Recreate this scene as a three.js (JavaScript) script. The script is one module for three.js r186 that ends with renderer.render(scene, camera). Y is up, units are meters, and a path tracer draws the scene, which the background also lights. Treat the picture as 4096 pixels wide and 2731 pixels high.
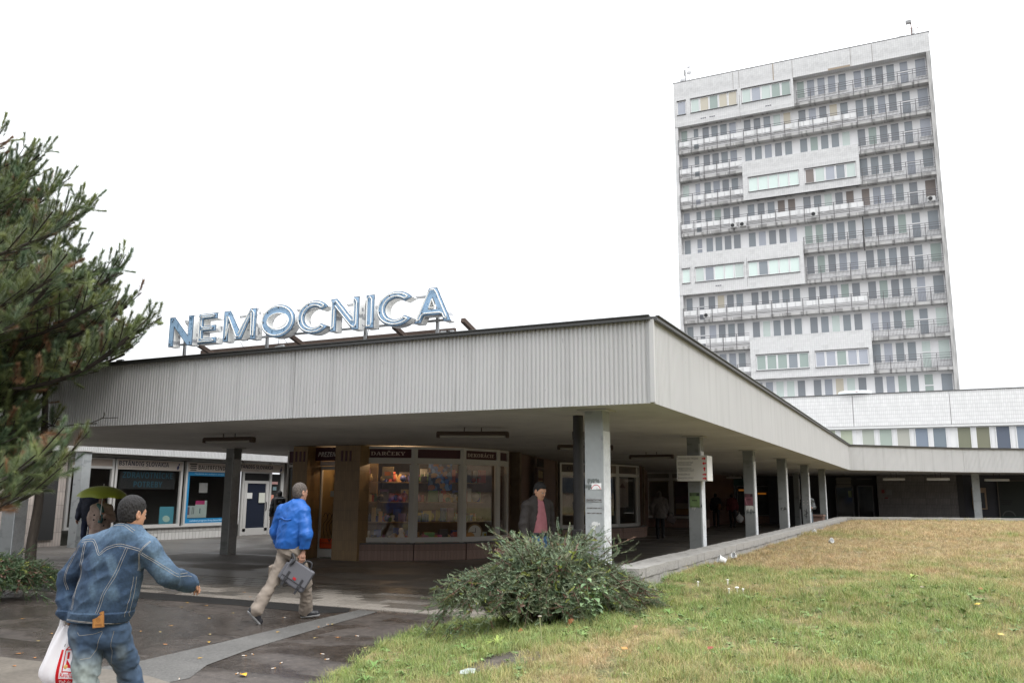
import * as THREE from 'three';
import { mergeGeometries, toCreasedNormals } from 'three/addons/utils/BufferGeometryUtils.js';
import { RoundedBoxGeometry } from 'three/addons/geometries/RoundedBoxGeometry.js';

// ---------- camera, sky, sun, exposure ----------
const scene = new THREE.Scene();
const camera = new THREE.PerspectiveCamera(43.75, 1024 / 682, 0.1, 600);
camera.position.set(0, 1.62, 0);
{
  const m = new THREE.Matrix4().set(0.90072, 0.07113, 0.42853, 0, 0.00636, 0.98423, -0.17675, 1.62, -0.43434, 0.16193, 0.88607, 0, 0, 0, 0, 1);
  camera.quaternion.setFromRotationMatrix(m);
}
const renderer = new THREE.WebGLRenderer({ antialias: true });
renderer.toneMapping = THREE.LinearToneMapping;
renderer.toneMappingExposure = 1.15;
renderer.shadowMap.enabled = true;
{ // overcast sky: brighter towards the zenith, faintly mottled
  const W = 256, H = 128, d = new Float32Array(W * H * 4);
  for (let j = 0; j < H; j++) for (let i = 0; i < W; i++) {
    const el = ((j + 0.5) / H - 0.5) * Math.PI, s = Math.sin(el), a = (i / W) * Math.PI * 2;
    const mott = 1 + 0.05 * Math.sin(a * 3 + 4 * s + 1) * Math.cos(el) + 0.035 * Math.sin(a * 7 + 9 * s);
    const L = s > 0 ? 2.7 * (1 + 2 * s) / 3 * mott : 0.35, k = (j * W + i) * 4;
    d[k] = L * 0.975; d[k + 1] = L * 1.0; d[k + 2] = L * 1.03; d[k + 3] = 1;
  }
  const t = new THREE.DataTexture(d, W, H, THREE.RGBAFormat, THREE.FloatType);
  t.mapping = THREE.EquirectangularReflectionMapping; t.magFilter = THREE.LinearFilter; t.needsUpdate = true;
  scene.background = t; scene.environment = t;
}
const sun = new THREE.DirectionalLight(new THREE.Color(1, 0.965, 0.92), 1.5);
sun.position.set(50, 56, 2); sun.target.position.set(-6, 0, -20);
sun.castShadow = true; sun.shadow.radius = 45; sun.shadow.mapSize.set(2048, 2048);
Object.assign(sun.shadow.camera, { left: -60, right: 60, top: 60, bottom: -60, near: 1, far: 220 });
scene.add(sun, sun.target);

// ---------- helpers ----------
let seedState = 12345;
function seed(n) { seedState = n | 0; }
function rnd() { seedState = (seedState + 0x6d2b79f5) | 0; let t = Math.imul(seedState ^ (seedState >>> 15), 1 | seedState); t = (t + Math.imul(t ^ (t >>> 7), 61 | t)) ^ t; return ((t ^ (t >>> 14)) >>> 0) / 4294967296; }
const rr = (a, b) => a + (b - a) * rnd();
const pick = (a) => a[Math.floor(rnd() * a.length)];
const V = (x, y, z) => new THREE.Vector3(x, y, z);
const sstep = (a, b, x) => { const t = Math.min(1, Math.max(0, (x - a) / (b - a))); return t * t * (3 - 2 * t); };
const lerp = (a, b, t) => a + (b - a) * t;
function hash2(x, y, p) { x = ((x % p) + p) % p; y = ((y % p) + p) % p; let h = Math.imul(x, 374761393) + Math.imul(y, 668265263); h = Math.imul(h ^ (h >>> 13), 1274126177); return ((h ^ (h >>> 16)) >>> 0) / 4294967296; }
function vn(x, y, p = 4096) { const xi = Math.floor(x), yi = Math.floor(y), fx = x - xi, fy = y - yi, u = fx * fx * (3 - 2 * fx), v = fy * fy * (3 - 2 * fy); return lerp(lerp(hash2(xi, yi, p), hash2(xi + 1, yi, p), u), lerp(hash2(xi, yi + 1, p), hash2(xi + 1, yi + 1, p), u), v); }
function fbm(x, y, p = 4096, n = 4) { let s = 0, a = 0.5, t = 0; for (let i = 0; i < n; i++) { s += a * vn(x, y, p); t += a; a *= 0.5; x *= 2; y *= 2; p *= 2; } return s / t; }
function n3(x, y, z) { return (vn(x + 31.7 * Math.floor(z), y) * (1 - (z - Math.floor(z))) + vn(x + 31.7 * (Math.floor(z) + 1), y) * (z - Math.floor(z))); }
const usedNames = new Map();
function numbered(n) { const k = usedNames.get(n) || 0; usedNames.set(n, k + 1); return k ? `${n}_${String(k).padStart(3, '0')}` : n; }
function thing(name, label, category, pos = [0, 0, 0], turn = 0, group) {
  const o = new THREE.Group(); o.name = numbered(name); o.position.set(...pos); o.rotation.y = turn;
  o.userData = { label, category }; if (group) o.userData.group = group; scene.add(o); return o;
}
function mesh(name, geo, mat, parent, pos, extra) {
  const m = new THREE.Mesh(geo, mat); m.castShadow = m.receiveShadow = true;
  if (pos) m.position.set(...pos);
  if (parent) { m.name = name; parent.add(m); } else { m.name = numbered(name); scene.add(m); }
  if (extra) Object.assign(m.userData, extra);
  return m;
}
function structure(name, geo, mat, pos, extra = {}) { return mesh(name, geo, mat, null, pos, { kind: 'structure', ...extra }); }
const boxCache = new Map();
function box(w, h, d, u0 = 0, v0 = 0) { // box whose uv are metres
  const key = [w, h, d, u0, v0].map((v) => v.toFixed(4)).join();
  if (boxCache.has(key)) return boxCache.get(key);
  const g = new THREE.BoxGeometry(w, h, d), uv = g.attributes.uv, s = [[d, h], [d, h], [w, d], [w, d], [w, h], [w, h]];
  for (let f = 0; f < 6; f++) for (let i = 0; i < 4; i++) { const k = f * 4 + i; uv.setXY(k, uv.getX(k) * s[f][0] + u0, uv.getY(k) * s[f][1] + v0); }
  boxCache.set(key, g); return g;
}
function rbox(w, h, d, r = 0.01, seg = 2) { return new RoundedBoxGeometry(w, h, d, seg, Math.min(r, w / 2.01, h / 2.01, d / 2.01)); }
const strip = (g) => { g = g.index ? g.toNonIndexed() : g.clone(); for (const k of Object.keys(g.attributes)) if (!['position', 'normal', 'uv'].includes(k)) g.deleteAttribute(k); if (!g.attributes.uv) g.setAttribute('uv', new THREE.Float32BufferAttribute(new Float32Array(g.attributes.position.count * 2), 2)); return g; };
function merge(list) { return mergeGeometries(list.map(strip), false); }
function multi(name, list, mat, parent, pos) { return list.map((g) => mesh(name, g, mat, parent, pos)); }
function at(g, x = 0, y = 0, z = 0, rx = 0, ry = 0, rz = 0) { const c = g.clone(); if (rx) c.rotateX(rx); if (rz) c.rotateZ(rz); if (ry) c.rotateY(ry); c.translate(x, y, z); return c; }
function bar(a, b, w, h) { // rectangular bar from a to b
  const d = V(...b).sub(V(...a)), L = d.length(), g = new THREE.BoxGeometry(w, h, L);
  g.lookAt(d.normalize()); g.translate((a[0] + b[0]) / 2, (a[1] + b[1]) / 2, (a[2] + b[2]) / 2); return g;
}
function rod(a, b, r, r2 = r, n = 8) {
  const A = V(...a), B = V(...b), d = B.clone().sub(A), L = d.length(), g = new THREE.CylinderGeometry(r2, r, L, n, 1);
  g.applyQuaternion(new THREE.Quaternion().setFromUnitVectors(V(0, 1, 0), d.normalize())); g.translate((a[0] + b[0]) / 2, (a[1] + b[1]) / 2, (a[2] + b[2]) / 2); return g;
}
function tube(pts, r, n = 40, k = 6, closed = false, tension = 0.5) { return new THREE.TubeGeometry(new THREE.CatmullRomCurve3(pts.map((p) => V(...p)), closed, 'catmullrom', tension), n, r, k, closed); }
function polyTube(pts, r, k = 5) { const cp = new THREE.CurvePath(); for (let i = 1; i < pts.length; i++) cp.add(new THREE.LineCurve3(V(...pts[i - 1]), V(...pts[i]))); return new THREE.TubeGeometry(cp, pts.length * 3, r, k, false); }
// flat polygon on the ground (list of [x, z]) at height y, uv in metres
function flat(poly, y = 0) {
  const s = new THREE.Shape(poly.map(([x, z]) => new THREE.Vector2(x, -z))), g = new THREE.ShapeGeometry(s); g.rotateX(-Math.PI / 2); g.translate(0, y, 0);
  const p = g.attributes.position, uv = g.attributes.uv; for (let i = 0; i < p.count; i++) uv.setXY(i, p.getX(i), p.getZ(i)); return g;
}
// ---------- textures ----------
const toS = (c) => Math.round(255 * Math.min(1, Math.max(0, c <= 0.0031308 ? c * 12.92 : 1.055 * Math.pow(c, 1 / 2.4) - 0.055)));
function tex(w, h, f, rep = 1, srgb = true) { // f(u, v in 0..1) gives linear [r, g, b]
  const d = new Uint8Array(w * h * 4);
  for (let j = 0; j < h; j++) for (let i = 0; i < w; i++) { const c = f(i / w, j / h), k = (j * w + i) * 4; for (let q = 0; q < 3; q++) d[k + q] = srgb ? toS(c[q]) : Math.round(255 * Math.min(1, Math.max(0, c[q]))); d[k + 3] = 255; }
  const t = new THREE.DataTexture(d, w, h); t.wrapS = t.wrapT = THREE.RepeatWrapping; t.magFilter = THREE.LinearFilter; t.minFilter = THREE.LinearMipmapLinearFilter;
  if (srgb) t.colorSpace = THREE.SRGBColorSpace; t.repeat.set(1 / rep, 1 / rep); t.needsUpdate = true; return t;
}
const gray = (w, h, f, rep) => tex(w, h, (u, v) => { const g = f(u, v); return [g, g, g]; }, rep, false);
function canvasTex(w, h, draw) {
  const c = document.createElement('canvas'); c.width = w; c.height = h; const x = c.getContext('2d'); draw(x, w, h);
  const t = new THREE.CanvasTexture(c); t.colorSpace = THREE.SRGBColorSpace; t.magFilter = THREE.LinearFilter; return t;
}
const std = (r, g, b, rough = 0.8, extra = {}) => { const m = new THREE.MeshStandardMaterial({ roughness: rough, ...extra }); m.color.setRGB(r, g, b); return m; };
function printMat(w, h, draw, rough = 0.6) { return new THREE.MeshStandardMaterial({ map: canvasTex(w, h, draw), roughness: rough }); }
const plane = (w, h) => new THREE.PlaneGeometry(w, h);
// general surface texture: base colour with layered noise
const mott = (base, amp, f1 = 8, f2 = 48, tint = [1, 1, 1]) => (u, v) => { const n = (fbm(u * f1, v * f1, f1) - 0.5) * 1.2 + (fbm(u * f2, v * f2, f2, 3) - 0.5) * 0.7; return base.map((b, i) => Math.max(0.002, b * (1 + amp * n * tint[i]))); };

const M = {};
M.fascia = new THREE.MeshStandardMaterial({ roughness: 0.62, map: tex(512, 256, (u, v) => { const st = fbm(u * 40, v * 2, 40, 3), n = fbm(u * 6, v * 6, 6), dot = vn(u * 180, v * 90, 180) > 0.992 ? 0.5 : 1, seam = (u * 4) % 1 < 0.006 ? 0.85 : 1, g = 0.495 * (1 + 0.1 * (n - 0.5) - 0.11 * sstep(0.48, 0.85, st)) * dot * seam; return [g, g * 0.995, g * 0.99]; }, 4) });
M.soffit = new THREE.MeshStandardMaterial({ roughness: 0.9, map: tex(512, 512, (u, v) => { const n = fbm(u * 6, v * 6, 6), m = fbm(u * 40, v * 40, 40, 3), crack = Math.min(Math.abs((u * 4) % 1 - 0.5), Math.abs((v * 4) % 1 - 0.5)) < 0.004 ? 0.82 : 1; const g = 0.54 * (1 + 0.35 * (n - 0.5) + 0.18 * (m - 0.5)) * crack; return [g, g * 0.965, g * 0.91]; }, 8) });
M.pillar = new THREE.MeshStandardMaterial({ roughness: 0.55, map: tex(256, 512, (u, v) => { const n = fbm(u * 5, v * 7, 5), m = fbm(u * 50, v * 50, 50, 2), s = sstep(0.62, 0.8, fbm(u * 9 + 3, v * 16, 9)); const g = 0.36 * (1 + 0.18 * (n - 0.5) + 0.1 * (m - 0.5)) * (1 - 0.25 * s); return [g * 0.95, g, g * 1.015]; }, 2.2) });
M.pillarShaded = M.pillar.clone(); M.pillarShaded.color.setRGB(0.56, 0.56, 0.55);  // darker copy of the pillar grey: shade under the canopy put into the colour
M.skyLitSide = new THREE.MeshStandardMaterial({ roughness: 0.5, map: tex(128, 256, mott([0.62, 0.64, 0.66], 0.35, 5, 30), 1) });  // pale tone for pillar sides: sky light from the open side put into the colour
M.dark = std(0.028, 0.026, 0.026, 0.5);
M.rust = new THREE.MeshStandardMaterial({ roughness: 0.85, map: tex(128, 128, mott([0.075, 0.05, 0.038], 1.1, 6, 30), 0.6) });
M.galv = std(0.34, 0.345, 0.35, 0.45, { metalness: 0.5 });
M.flash = std(0.1, 0.1, 0.1, 0.45, { metalness: 0.4 });
M.concrete = new THREE.MeshStandardMaterial({ roughness: 0.9, map: tex(512, 512, (u, v) => { const n = fbm(u * 5, v * 5, 5), m = fbm(u * 60, v * 60, 60, 3), p = vn(u * 120, v * 120, 120) > 0.9 ? 0.72 : 1, s = sstep(0.6, 0.78, fbm(u * 14 + 5, v * 14, 14)); const g = 0.3 * (1 + 0.35 * (n - 0.5) + 0.3 * (m - 0.5)) * p * (1 - 0.3 * s); return [g * 1.03, g * 0.985, g * 0.92]; }, 1.6) });
M.concrete.bumpMap = gray(256, 256, (u, v) => fbm(u * 40, v * 40, 40, 3), 0.8); M.concrete.bumpScale = 0.006;
M.white = std(0.78, 0.78, 0.77, 0.5);
M.frame = std(0.6, 0.585, 0.56, 0.4);
M.alu = std(0.58, 0.57, 0.55, 0.4, { metalness: 0.25 });
M.glassDark = new THREE.MeshPhysicalMaterial({ color: 0xffffff, roughness: 0.02, transmission: 1, thickness: 0, ior: 1.5 });
M.black = std(0.012, 0.012, 0.013, 0.6);
// ---------- ground, paving, walls, lawn ----------
const asphaltTex = tex(1024, 1024, (u, v) => { const n = fbm(u * 7, v * 7, 7), m = fbm(u * 90, v * 90, 90, 2), st = vn(u * 300, v * 300, 300); const md = fbm(u * 40, v * 40, 40, 3), sp = vn(u * 110 + 7, v * 110, 110), cr = Math.abs(fbm(u * 5 + 2, v * 5, 5, 4) - 0.5) < 0.006 ? 0.5 : 1; const g = 0.06 * (1 + 0.7 * (n - 0.5) + 0.4 * (m - 0.5) + 0.7 * (md - 0.5)) * (st > 0.93 ? 2.2 : 1) * (sp > 0.95 ? 1.9 : 1) * cr; return [g * 1.17, g * 0.97, g * 0.84]; }, 3.2);
const wetRough = gray(512, 512, (u, v) => { const n = fbm(u * 4, v * 6, 8), m = fbm(u * 24, v * 24, 24, 3); return 0.13 + 0.42 * sstep(0.34, 0.56, n * 0.75 + m * 0.25); }, 6.5);
const aspBump = gray(512, 512, (u, v) => fbm(u * 160, v * 160, 160, 2), 1.6);
M.asphalt = new THREE.MeshStandardMaterial({ map: asphaltTex, roughnessMap: wetRough, roughness: 1, bumpMap: aspBump, bumpScale: 0.004 });
M.asphaltNew = new THREE.MeshStandardMaterial({ map: tex(512, 512, (u, v) => { const m = fbm(u * 90, v * 90, 90, 2), n = fbm(u * 5, v * 5, 5); const g = 0.02 * (1 + 0.5 * (m - 0.5) + 0.5 * (n - 0.5)); return [g * 1.03, g, g * 0.98]; }, 2), roughness: 0.5, bumpMap: aspBump, bumpScale: 0.004 });
M.trench = new THREE.MeshStandardMaterial({ map: tex(512, 512, (u, v) => { const m = fbm(u * 110, v * 110, 110, 2), n = fbm(u * 6, v * 6, 6), st = vn(u * 260, v * 260, 260); const g = 0.115 * (1 + 0.6 * (m - 0.5) + 0.4 * (n - 0.5)) * (st > 0.93 ? 1.7 : 1); return [g * 1.03, g * 0.99, g * 0.93]; }, 2), roughness: 0.62, bumpMap: aspBump, bumpScale: 0.005 });
M.slab = new THREE.MeshStandardMaterial({ map: tex(512, 512, (u, v) => { const m = fbm(u * 80, v * 80, 80, 2), n = fbm(u * 5, v * 5, 5); const g = 0.15 * (1 + 0.4 * (m - 0.5) + 0.6 * (n - 0.5)); return [g * 1.12, g * 0.98, g * 0.82]; }, 2.2), roughness: 0.5 });
M.floor = new THREE.MeshStandardMaterial({ map: tex(1024, 1024, (u, v) => { const n = fbm(u * 6, v * 6, 6), m = fbm(u * 70, v * 70, 70, 2), big = fbm(u * 2 + 3, v * 3, 6); const g = 0.12 * (1 + 0.6 * (n - 0.5) + 0.3 * (m - 0.5)) * lerp(0.75, 1.3, big); return [g * 1.1, g * 0.98, g * 0.87]; }, 7), roughnessMap: gray(512, 512, (u, v) => 0.36 + 0.36 * sstep(0.35, 0.6, fbm(u * 5, v * 8, 40)), 9), roughness: 1, bumpMap: aspBump, bumpScale: 0.002 });

structure('ground', flat([[-160, 120], [-160, -300], [160, -300], [160, 120]], 0), M.asphalt);
structure('walkway_floor', flat([[-21, -13.0], [-3.6, -13.0], [-3.6, -10.72], [-3.42, -10.72], [-3.42, -41.9], [3.6, -44.7], [20, -47.3], [20, -60], [-45, -60], [-45, -12.6]], 0.004), M.floor);
// strips and patches in the asphalt path
structure('asphalt_patch', flat([[-16.5, -11.2], [-12.2, -10.5], [-9.0, -10.42], [-7.55, -10.38], [-7.35, -10.05], [-7.6, -9.75], [-9.2, -9.85], [-12.4, -9.72], [-16.5, -9.6]], 0.004), M.asphaltNew);
{ // repaired trench running along the path
  const pl = [[-7.35, -10.3], [-7.0, -10.25], [-6.82, -8.9], [-6.55, -7.3], [-6.3, -6.4], [-6.0, -5.9], [-6.2, -4.2], [-7.4, -4.2], [-7.22, -5.2], [-7.02, -6.3], [-7.1, -7.4], [-7.25, -9.0]];
  structure('trench_strip', flat(pl, 0.004), M.trench);
  structure('path_slab', flat([[-8.4, -5.75], [-6.9, -5.82], [-6.35, -5.78], [-5.75, -5.6], [-5.4, -3.5], [-9.2, -3.5]], 0.008), M.slab);
}
// paving stones at the edge of the canopy, some wet, some dry
{
  const pv = new THREE.Group(); pv.name = numbered('paving'); pv.userData.kind = 'structure'; scene.add(pv);
  mesh('bedding', flat([[-16.4, -13.0], [-16.4, -11.2], [-12.2, -10.5], [-3.6, -10.36], [-3.6, -13.0]], 0.003), std(0.05, 0.046, 0.04, 0.8), pv);
  seed(77);
  const mats = [[0.25, 0.7], [0.21, 0.62], [0.17, 0.55], [0.11, 0.42], [0.08, 0.34], [0.065, 0.28]].map(([g, r]) => new THREE.MeshStandardMaterial({ map: tex(128, 128, mott([g * 1.1, g * 0.98, g * 0.85], 0.7, 5, 30), 0.5), roughness: r }));
  const geo = [0, 1, 2].map((k) => { const g = rbox(0.382, 0.03, 0.234, 0.006, 1); return g; });
  let n = 0;
  for (let r = 0; r < 10; r++) for (let c = 0; c < 30; c++) {
    const z = -10.5 - r * 0.25, x = -15.6 + c * 0.4 + (r % 2) * 0.2;
    if (x > -3.7 || (x < -12 && z > -10.75 - (-12 - x) * 0.19)) continue;
    const wet = fbm(x * 1.3 + 4, z * 2.6) * 1.6 + r * 0.06 - 0.5 + rr(-0.2, 0.2), m = mats[Math.min(5, Math.max(0, Math.floor(wet * 6)))];
    const t = mesh('paving_stone', geo[n++ % 3], m, pv, [x, 0.0 + rr(-0.0015, 0.0015), z]); t.rotation.y = rr(-0.008, 0.008);
  }
}
// low concrete walls along the lawn
function wallRun(name, label, pts, w, h, joints, cat = 'wall') {
  const t = thing(name, label, cat); seed(joints * 31 + 5);
  let k = 0;
  for (let i = 1; i < pts.length; i++) {
    const a = pts[i - 1], b = pts[i], L = Math.hypot(b[0] - a[0], b[1] - a[1]), n = Math.max(1, Math.round(L / 3)), yaw = Math.atan2(-(b[1] - a[1]), b[0] - a[0]);
    for (let j = 0; j < n; j++) {
      const s = L / n, cx = a[0] + (b[0] - a[0]) * (j + 0.5) / n, cz = a[1] + (b[1] - a[1]) * (j + 0.5) / n;
      const top = new THREE.BoxGeometry(s - 0.012, 0.12, w, Math.round(s / 0.12), 1, 4), p = top.attributes.position, uv = top.attributes.uv;
      for (let q = 0; q < p.count; q++) { const X = p.getX(q) + k * 3; const edge = Math.abs(p.getZ(q)) > w / 2 - 0.01; p.setZ(q, p.getZ(q) + (edge ? (fbm(X * 4, p.getZ(q) * 9 + 7) - 0.5) * 0.05 : 0)); p.setY(q, p.getY(q) + (fbm(X * 3, p.getZ(q) * 5 + 2) - 0.5) * 0.022); uv.setXY(q, X, p.getZ(q) + p.getY(q)); }
      top.computeVertexNormals();
      const m1 = mesh('coping_slab', top, M.concrete, t, [cx, h - 0.06, cz]); m1.rotation.y = yaw;
      const m2 = mesh('base_block', box(s - 0.02, h - 0.122, w - 0.035, k * 1.3), M.concrete, t, [cx, (h - 0.122) / 2, cz]); m2.rotation.y = yaw; k++;
    }
  }
  return t;
}
wallRun('low_wall', 'long low cracked concrete wall between the lawn and the row of grey pillars', [[-3.6, -10.8], [-3.6, -41.8]], 0.42, 0.69, 3);
wallRun('low_wall', 'mossy low concrete wall at the far end of the dry lawn', [[-3.78, -42.1], [-0.4, -43.5], [2.1, -44.4]], 0.36, 0.7, 8);
wallRun('low_wall', 'paler low concrete wall end past the far canopy pillar', [[2.12, -44.42], [6, -45.8], [16, -48.6]], 0.36, 0.7, 9);

const edgeX = (z) => { const P = [[2, -2.4], [-3, -3.5], [-5, -4.25], [-6.33, -4.78], [-7.81, -5.32], [-9.0, -5.6], [-9.9, -5.55], [-10.5, -4.6], [-10.75, -3.45], [-80, -3.4]]; for (let i = 1; i < P.length; i++) if (z >= P[i][0]) { const t = (z - P[i - 1][0]) / (P[i][0] - P[i - 1][0]); return lerp(P[i - 1][1], P[i][1], Math.max(0, Math.min(1, t))); } return -3.4; };
function lawnH(x, z) {
  const d = x - edgeX(Math.max(z, -60));
  const far = sstep(-9.2, -11.2, z);
  const rise = 0.02 + lerp(0.36, 0.52, far) * sstep(-0.05, lerp(3.0, 0.3, far), d);
  return rise + 0.05 * (fbm(x * 0.35 + 9, z * 0.35) - 0.5) + 0.025 * (fbm(x * 1.7, z * 1.7) - 0.5);
}
const lawnFar = (x) => x < 3.77 ? lerp(-41.9, -44.7, (x + 3.5) / 7.27) : lerp(-44.7, -48.3, (x - 3.77) / 12);
// dryness of the grass: 0 green, 1 straw
function dryness(x, z) {
  const d = Math.hypot(x, z), n = fbm(x * 0.45 + 3, z * 0.32 + 8, 4096, 4), m = fbm(x * 1.6, z * 1.3, 4096, 3);
  let t = 0.42 + sstep(9, 17, d) * 0.6 + (n - 0.5) * 1.5 + (m - 0.5) * 1.2;
  t += 0.22 * sstep(24, 30, d) - 0.9 * sstep(1.6, 0.3, z - lawnFar(x));
  if (z > -11.5) t -= 0.55 * sstep(-2.2, -4.4, x);
  return Math.max(0, Math.min(1, t));
}
{
  const nx = 150, nz = 190, pos = [], uv = [], idx = [];
  for (let j = 0; j <= nz; j++) { const s = j / nz, z = 2 - 50.3 * Math.pow(s, 1.35);
    for (let i = 0; i <= nx; i++) { const e = edgeX(z), q = i / nx, x = e + 34 * Math.pow(q, 1.7); pos.push(x, lawnH(x, z), Math.max(z, lawnFar(x) + 0.02)); uv.push(x, z); } }
  for (let j = 0; j < nz; j++) for (let i = 0; i < nx; i++) { const a = j * (nx + 1) + i, b = a + nx + 1; idx.push(a, a + 1, b, b, a + 1, b + 1); }
  const g = new THREE.BufferGeometry(); g.setAttribute('position', new THREE.Float32BufferAttribute(pos, 3)); g.setAttribute('uv', new THREE.Float32BufferAttribute(uv, 2)); g.setIndex(idx); g.computeVertexNormals();
  const m = new THREE.MeshStandardMaterial({ roughness: 0.95, map: tex(512, 512, (u, v) => { const n = fbm(u * 8, v * 8, 8), f = fbm(u * 90, v * 90, 90, 2); const t = sstep(0.3, 0.7, n * 0.5 + f * 0.5); return [lerp(0.1, 0.26, t), lerp(0.1, 0.2, t), lerp(0.035, 0.09, t)]; }, 2.6) });
  m.bumpMap = gray(256, 256, (u, v) => fbm(u * 60, v * 60, 60, 3), 0.9); m.bumpScale = 0.02;
  structure('lawn', g, m);
}
// grass blades: instanced clumps
{
  seed(4242);
  const clump = (n, h, spread, bend, wide) => { const P = [], I = []; for (let k = 0; k < n; k++) { const a = rnd() * 6.283, r = Math.sqrt(rnd()) * spread, x = Math.cos(a) * r, z = Math.sin(a) * r, L = h * rr(0.5, 1.1), dir = rnd() * 6.283, b = bend * rr(0.2, 1.2), w = wide * rr(0.6, 1.2), px = Math.sin(dir) * w, pz = -Math.cos(dir) * w, o = P.length / 3;
      for (let s = 0; s < 3; s++) { const t = s / 2, f = b * t * t * L, y = L * t * (1 - 0.25 * b * t), ww = s === 2 ? 0.12 : 1 - 0.3 * t; P.push(x + Math.cos(dir) * f - px * ww, y, z + Math.sin(dir) * f - pz * ww, x + Math.cos(dir) * f + px * ww, y, z + Math.sin(dir) * f + pz * ww); }
      for (let s = 0; s < 2; s++) I.push(o + s * 2, o + s * 2 + 1, o + s * 2 + 2, o + s * 2 + 2, o + s * 2 + 1, o + s * 2 + 3); }
    const g = new THREE.BufferGeometry(); g.setAttribute('position', new THREE.Float32BufferAttribute(P, 3)); g.setIndex(I); g.computeVertexNormals(); return g; };
  const gm = new THREE.MeshPhysicalMaterial({ roughness: 0.75, color: 0xffffff, transmission: 0.25, thickness: 0 });
  const kinds = [clump(26, 0.085, 0.075, 0.9, 0.0022), clump(20, 0.06, 0.085, 1.3, 0.0026), clump(14, 0.13, 0.06, 0.7, 0.0024)];
  const lists = kinds.map(() => []); const m4 = new THREE.Matrix4(), q = new THREE.Quaternion(), e = new THREE.Euler(), c = new THREE.Color();
  const fwd = [-0.4285, -0.886], rt = [0.9007, -0.4343];
  const inView = (x, z) => { const d = x * fwd[0] + z * fwd[1], s = x * rt[0] + z * rt[1]; return d > 5.5 && Math.abs(s) < d * 0.66 + 0.4 ? d : 0; };
  const tryAt = (x, z, sc) => {
    if (x < edgeX(z) + rr(-0.12, 0.05) || z < lawnFar(x) + 0.03 || (x < -3.34 && z < -10.7)) return;
    const d = inView(x, z); if (!d) return;
    if (Math.hypot(x + 3.38, (z + 6.85) * 0.75) < 0.3 * rr(0.5, 1.1)) return; // bare earth patch
    const dry = dryness(x, z), f = Math.min(1, Math.max(0, dry + rr(-0.42, 0.42)));
    const k = rnd() < (dry < 0.35 && d < 12 ? 0.35 : 0.06) ? 2 : rnd() < 0.5 ? 0 : 1;
    e.set(rr(-0.25, 0.25), rnd() * 6.283, rr(-0.25, 0.25)); q.setFromEuler(e);
    if (fbm(x * 2.3 + 40, z * 2.3) > 0.64 && rnd() < 0.75) return; const s = sc * rr(0.6, 1.3) * lerp(1.05, 0.75, dry) * lerp(0.72, 1.15, fbm(x * 1.1 + 70, z * 1.1));
    m4.compose(V(x, lawnH(x, z) - 0.008, z), q, V(s, s * rr(0.8, 1.15), s));
    const v = rr(0.75, 1.25), G = [[0.24, 0.33, 0.075], [0.29, 0.36, 0.11], [0.17, 0.26, 0.065]][Math.floor(rnd() * 3)], D = [[0.58, 0.41, 0.22], [0.48, 0.33, 0.18], [0.6, 0.47, 0.28], [0.34, 0.25, 0.13]][Math.floor(rnd() * 4)], Mi = [0.4, 0.355, 0.145];
    const col = f < 0.5 ? G.map((g, i) => lerp(g, Mi[i], f * 2)) : Mi.map((g, i) => lerp(g, D[i], f * 2 - 1));
    c.setRGB(col[0] * v, col[1] * v, col[2] * v);
    lists[k].push([m4.clone(), c.clone()]);
  };
  for (let i = 0; i < 30000; i++) { const d = rr(5.6, 13), s = rr(-0.7, 0.72) * d; tryAt(fwd[0] * d + rt[0] * s, fwd[1] * d + rt[1] * s, 0.95); }
  for (let i = 0; i < 26000; i++) { const d = rr(12.5, 25), s = rr(-0.1, 0.7) * d; tryAt(fwd[0] * d + rt[0] * s, fwd[1] * d + rt[1] * s, 1.25); }
  for (let i = 0; i < 26000; i++) { const d = rr(24, 46), s = rr(0.1, 0.7) * d; tryAt(fwd[0] * d + rt[0] * s, fwd[1] * d + rt[1] * s, 2.0); }
  const names = ['green and straw coloured short grass all over the lawn', 'flattened dry grass tufts in the lawn', 'longer green grass blades along the lawn edge and under the bush'];
  lists.forEach((L, k) => { const im = new THREE.InstancedMesh(kinds[k], gm, L.length); L.forEach(([m, col], i) => { im.setMatrixAt(i, m); im.setColorAt(i, col); }); im.name = numbered('grass'); im.castShadow = im.receiveShadow = true; im.userData = { kind: 'stuff', label: names[k] }; scene.add(im); });
}
// ---------- canopies ----------
const SOFF = 2.8, FTOP = 3.94;
// corrugated sheet along a line from a to b ([x, z]), outward side to the left-hand normal given by n
function corrugated(a, b, y0, y1, pitch = 0.064, depth = 0.016) {
  const L = Math.hypot(b[0] - a[0], b[1] - a[1]), ux = (b[0] - a[0]) / L, uz = (b[1] - a[1]) / L, nx = -uz, nz = ux, prof = [];
  for (let s = 0; s < L - 1e-4; s += pitch) { const w = Math.min(pitch, L - s); for (const [t, o] of [[0, 0], [0.3, 0], [0.42, 1], [0.88, 1], [1, 0]]) if (t < 1 || s + pitch >= L) prof.push([s + t * w, o * depth]); }
  const pos = [], uv = [], idx = [];
  for (const [s, o] of prof) for (const y of [y0, y1]) { pos.push(a[0] + ux * s + nx * o, y, a[1] + uz * s + nz * o); uv.push(s, y); }
  for (let i = 0; i < prof.length - 1; i++) { const k = i * 2; idx.push(k, k + 2, k + 1, k + 1, k + 2, k + 3); }
  let g = new THREE.BufferGeometry(); g.setAttribute('position', new THREE.Float32BufferAttribute(pos, 3)); g.setAttribute('uv', new THREE.Float32BufferAttribute(uv, 2)); g.setIndex(idx); g = toCreasedNormals(g, 0.3); return g;
}
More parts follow.
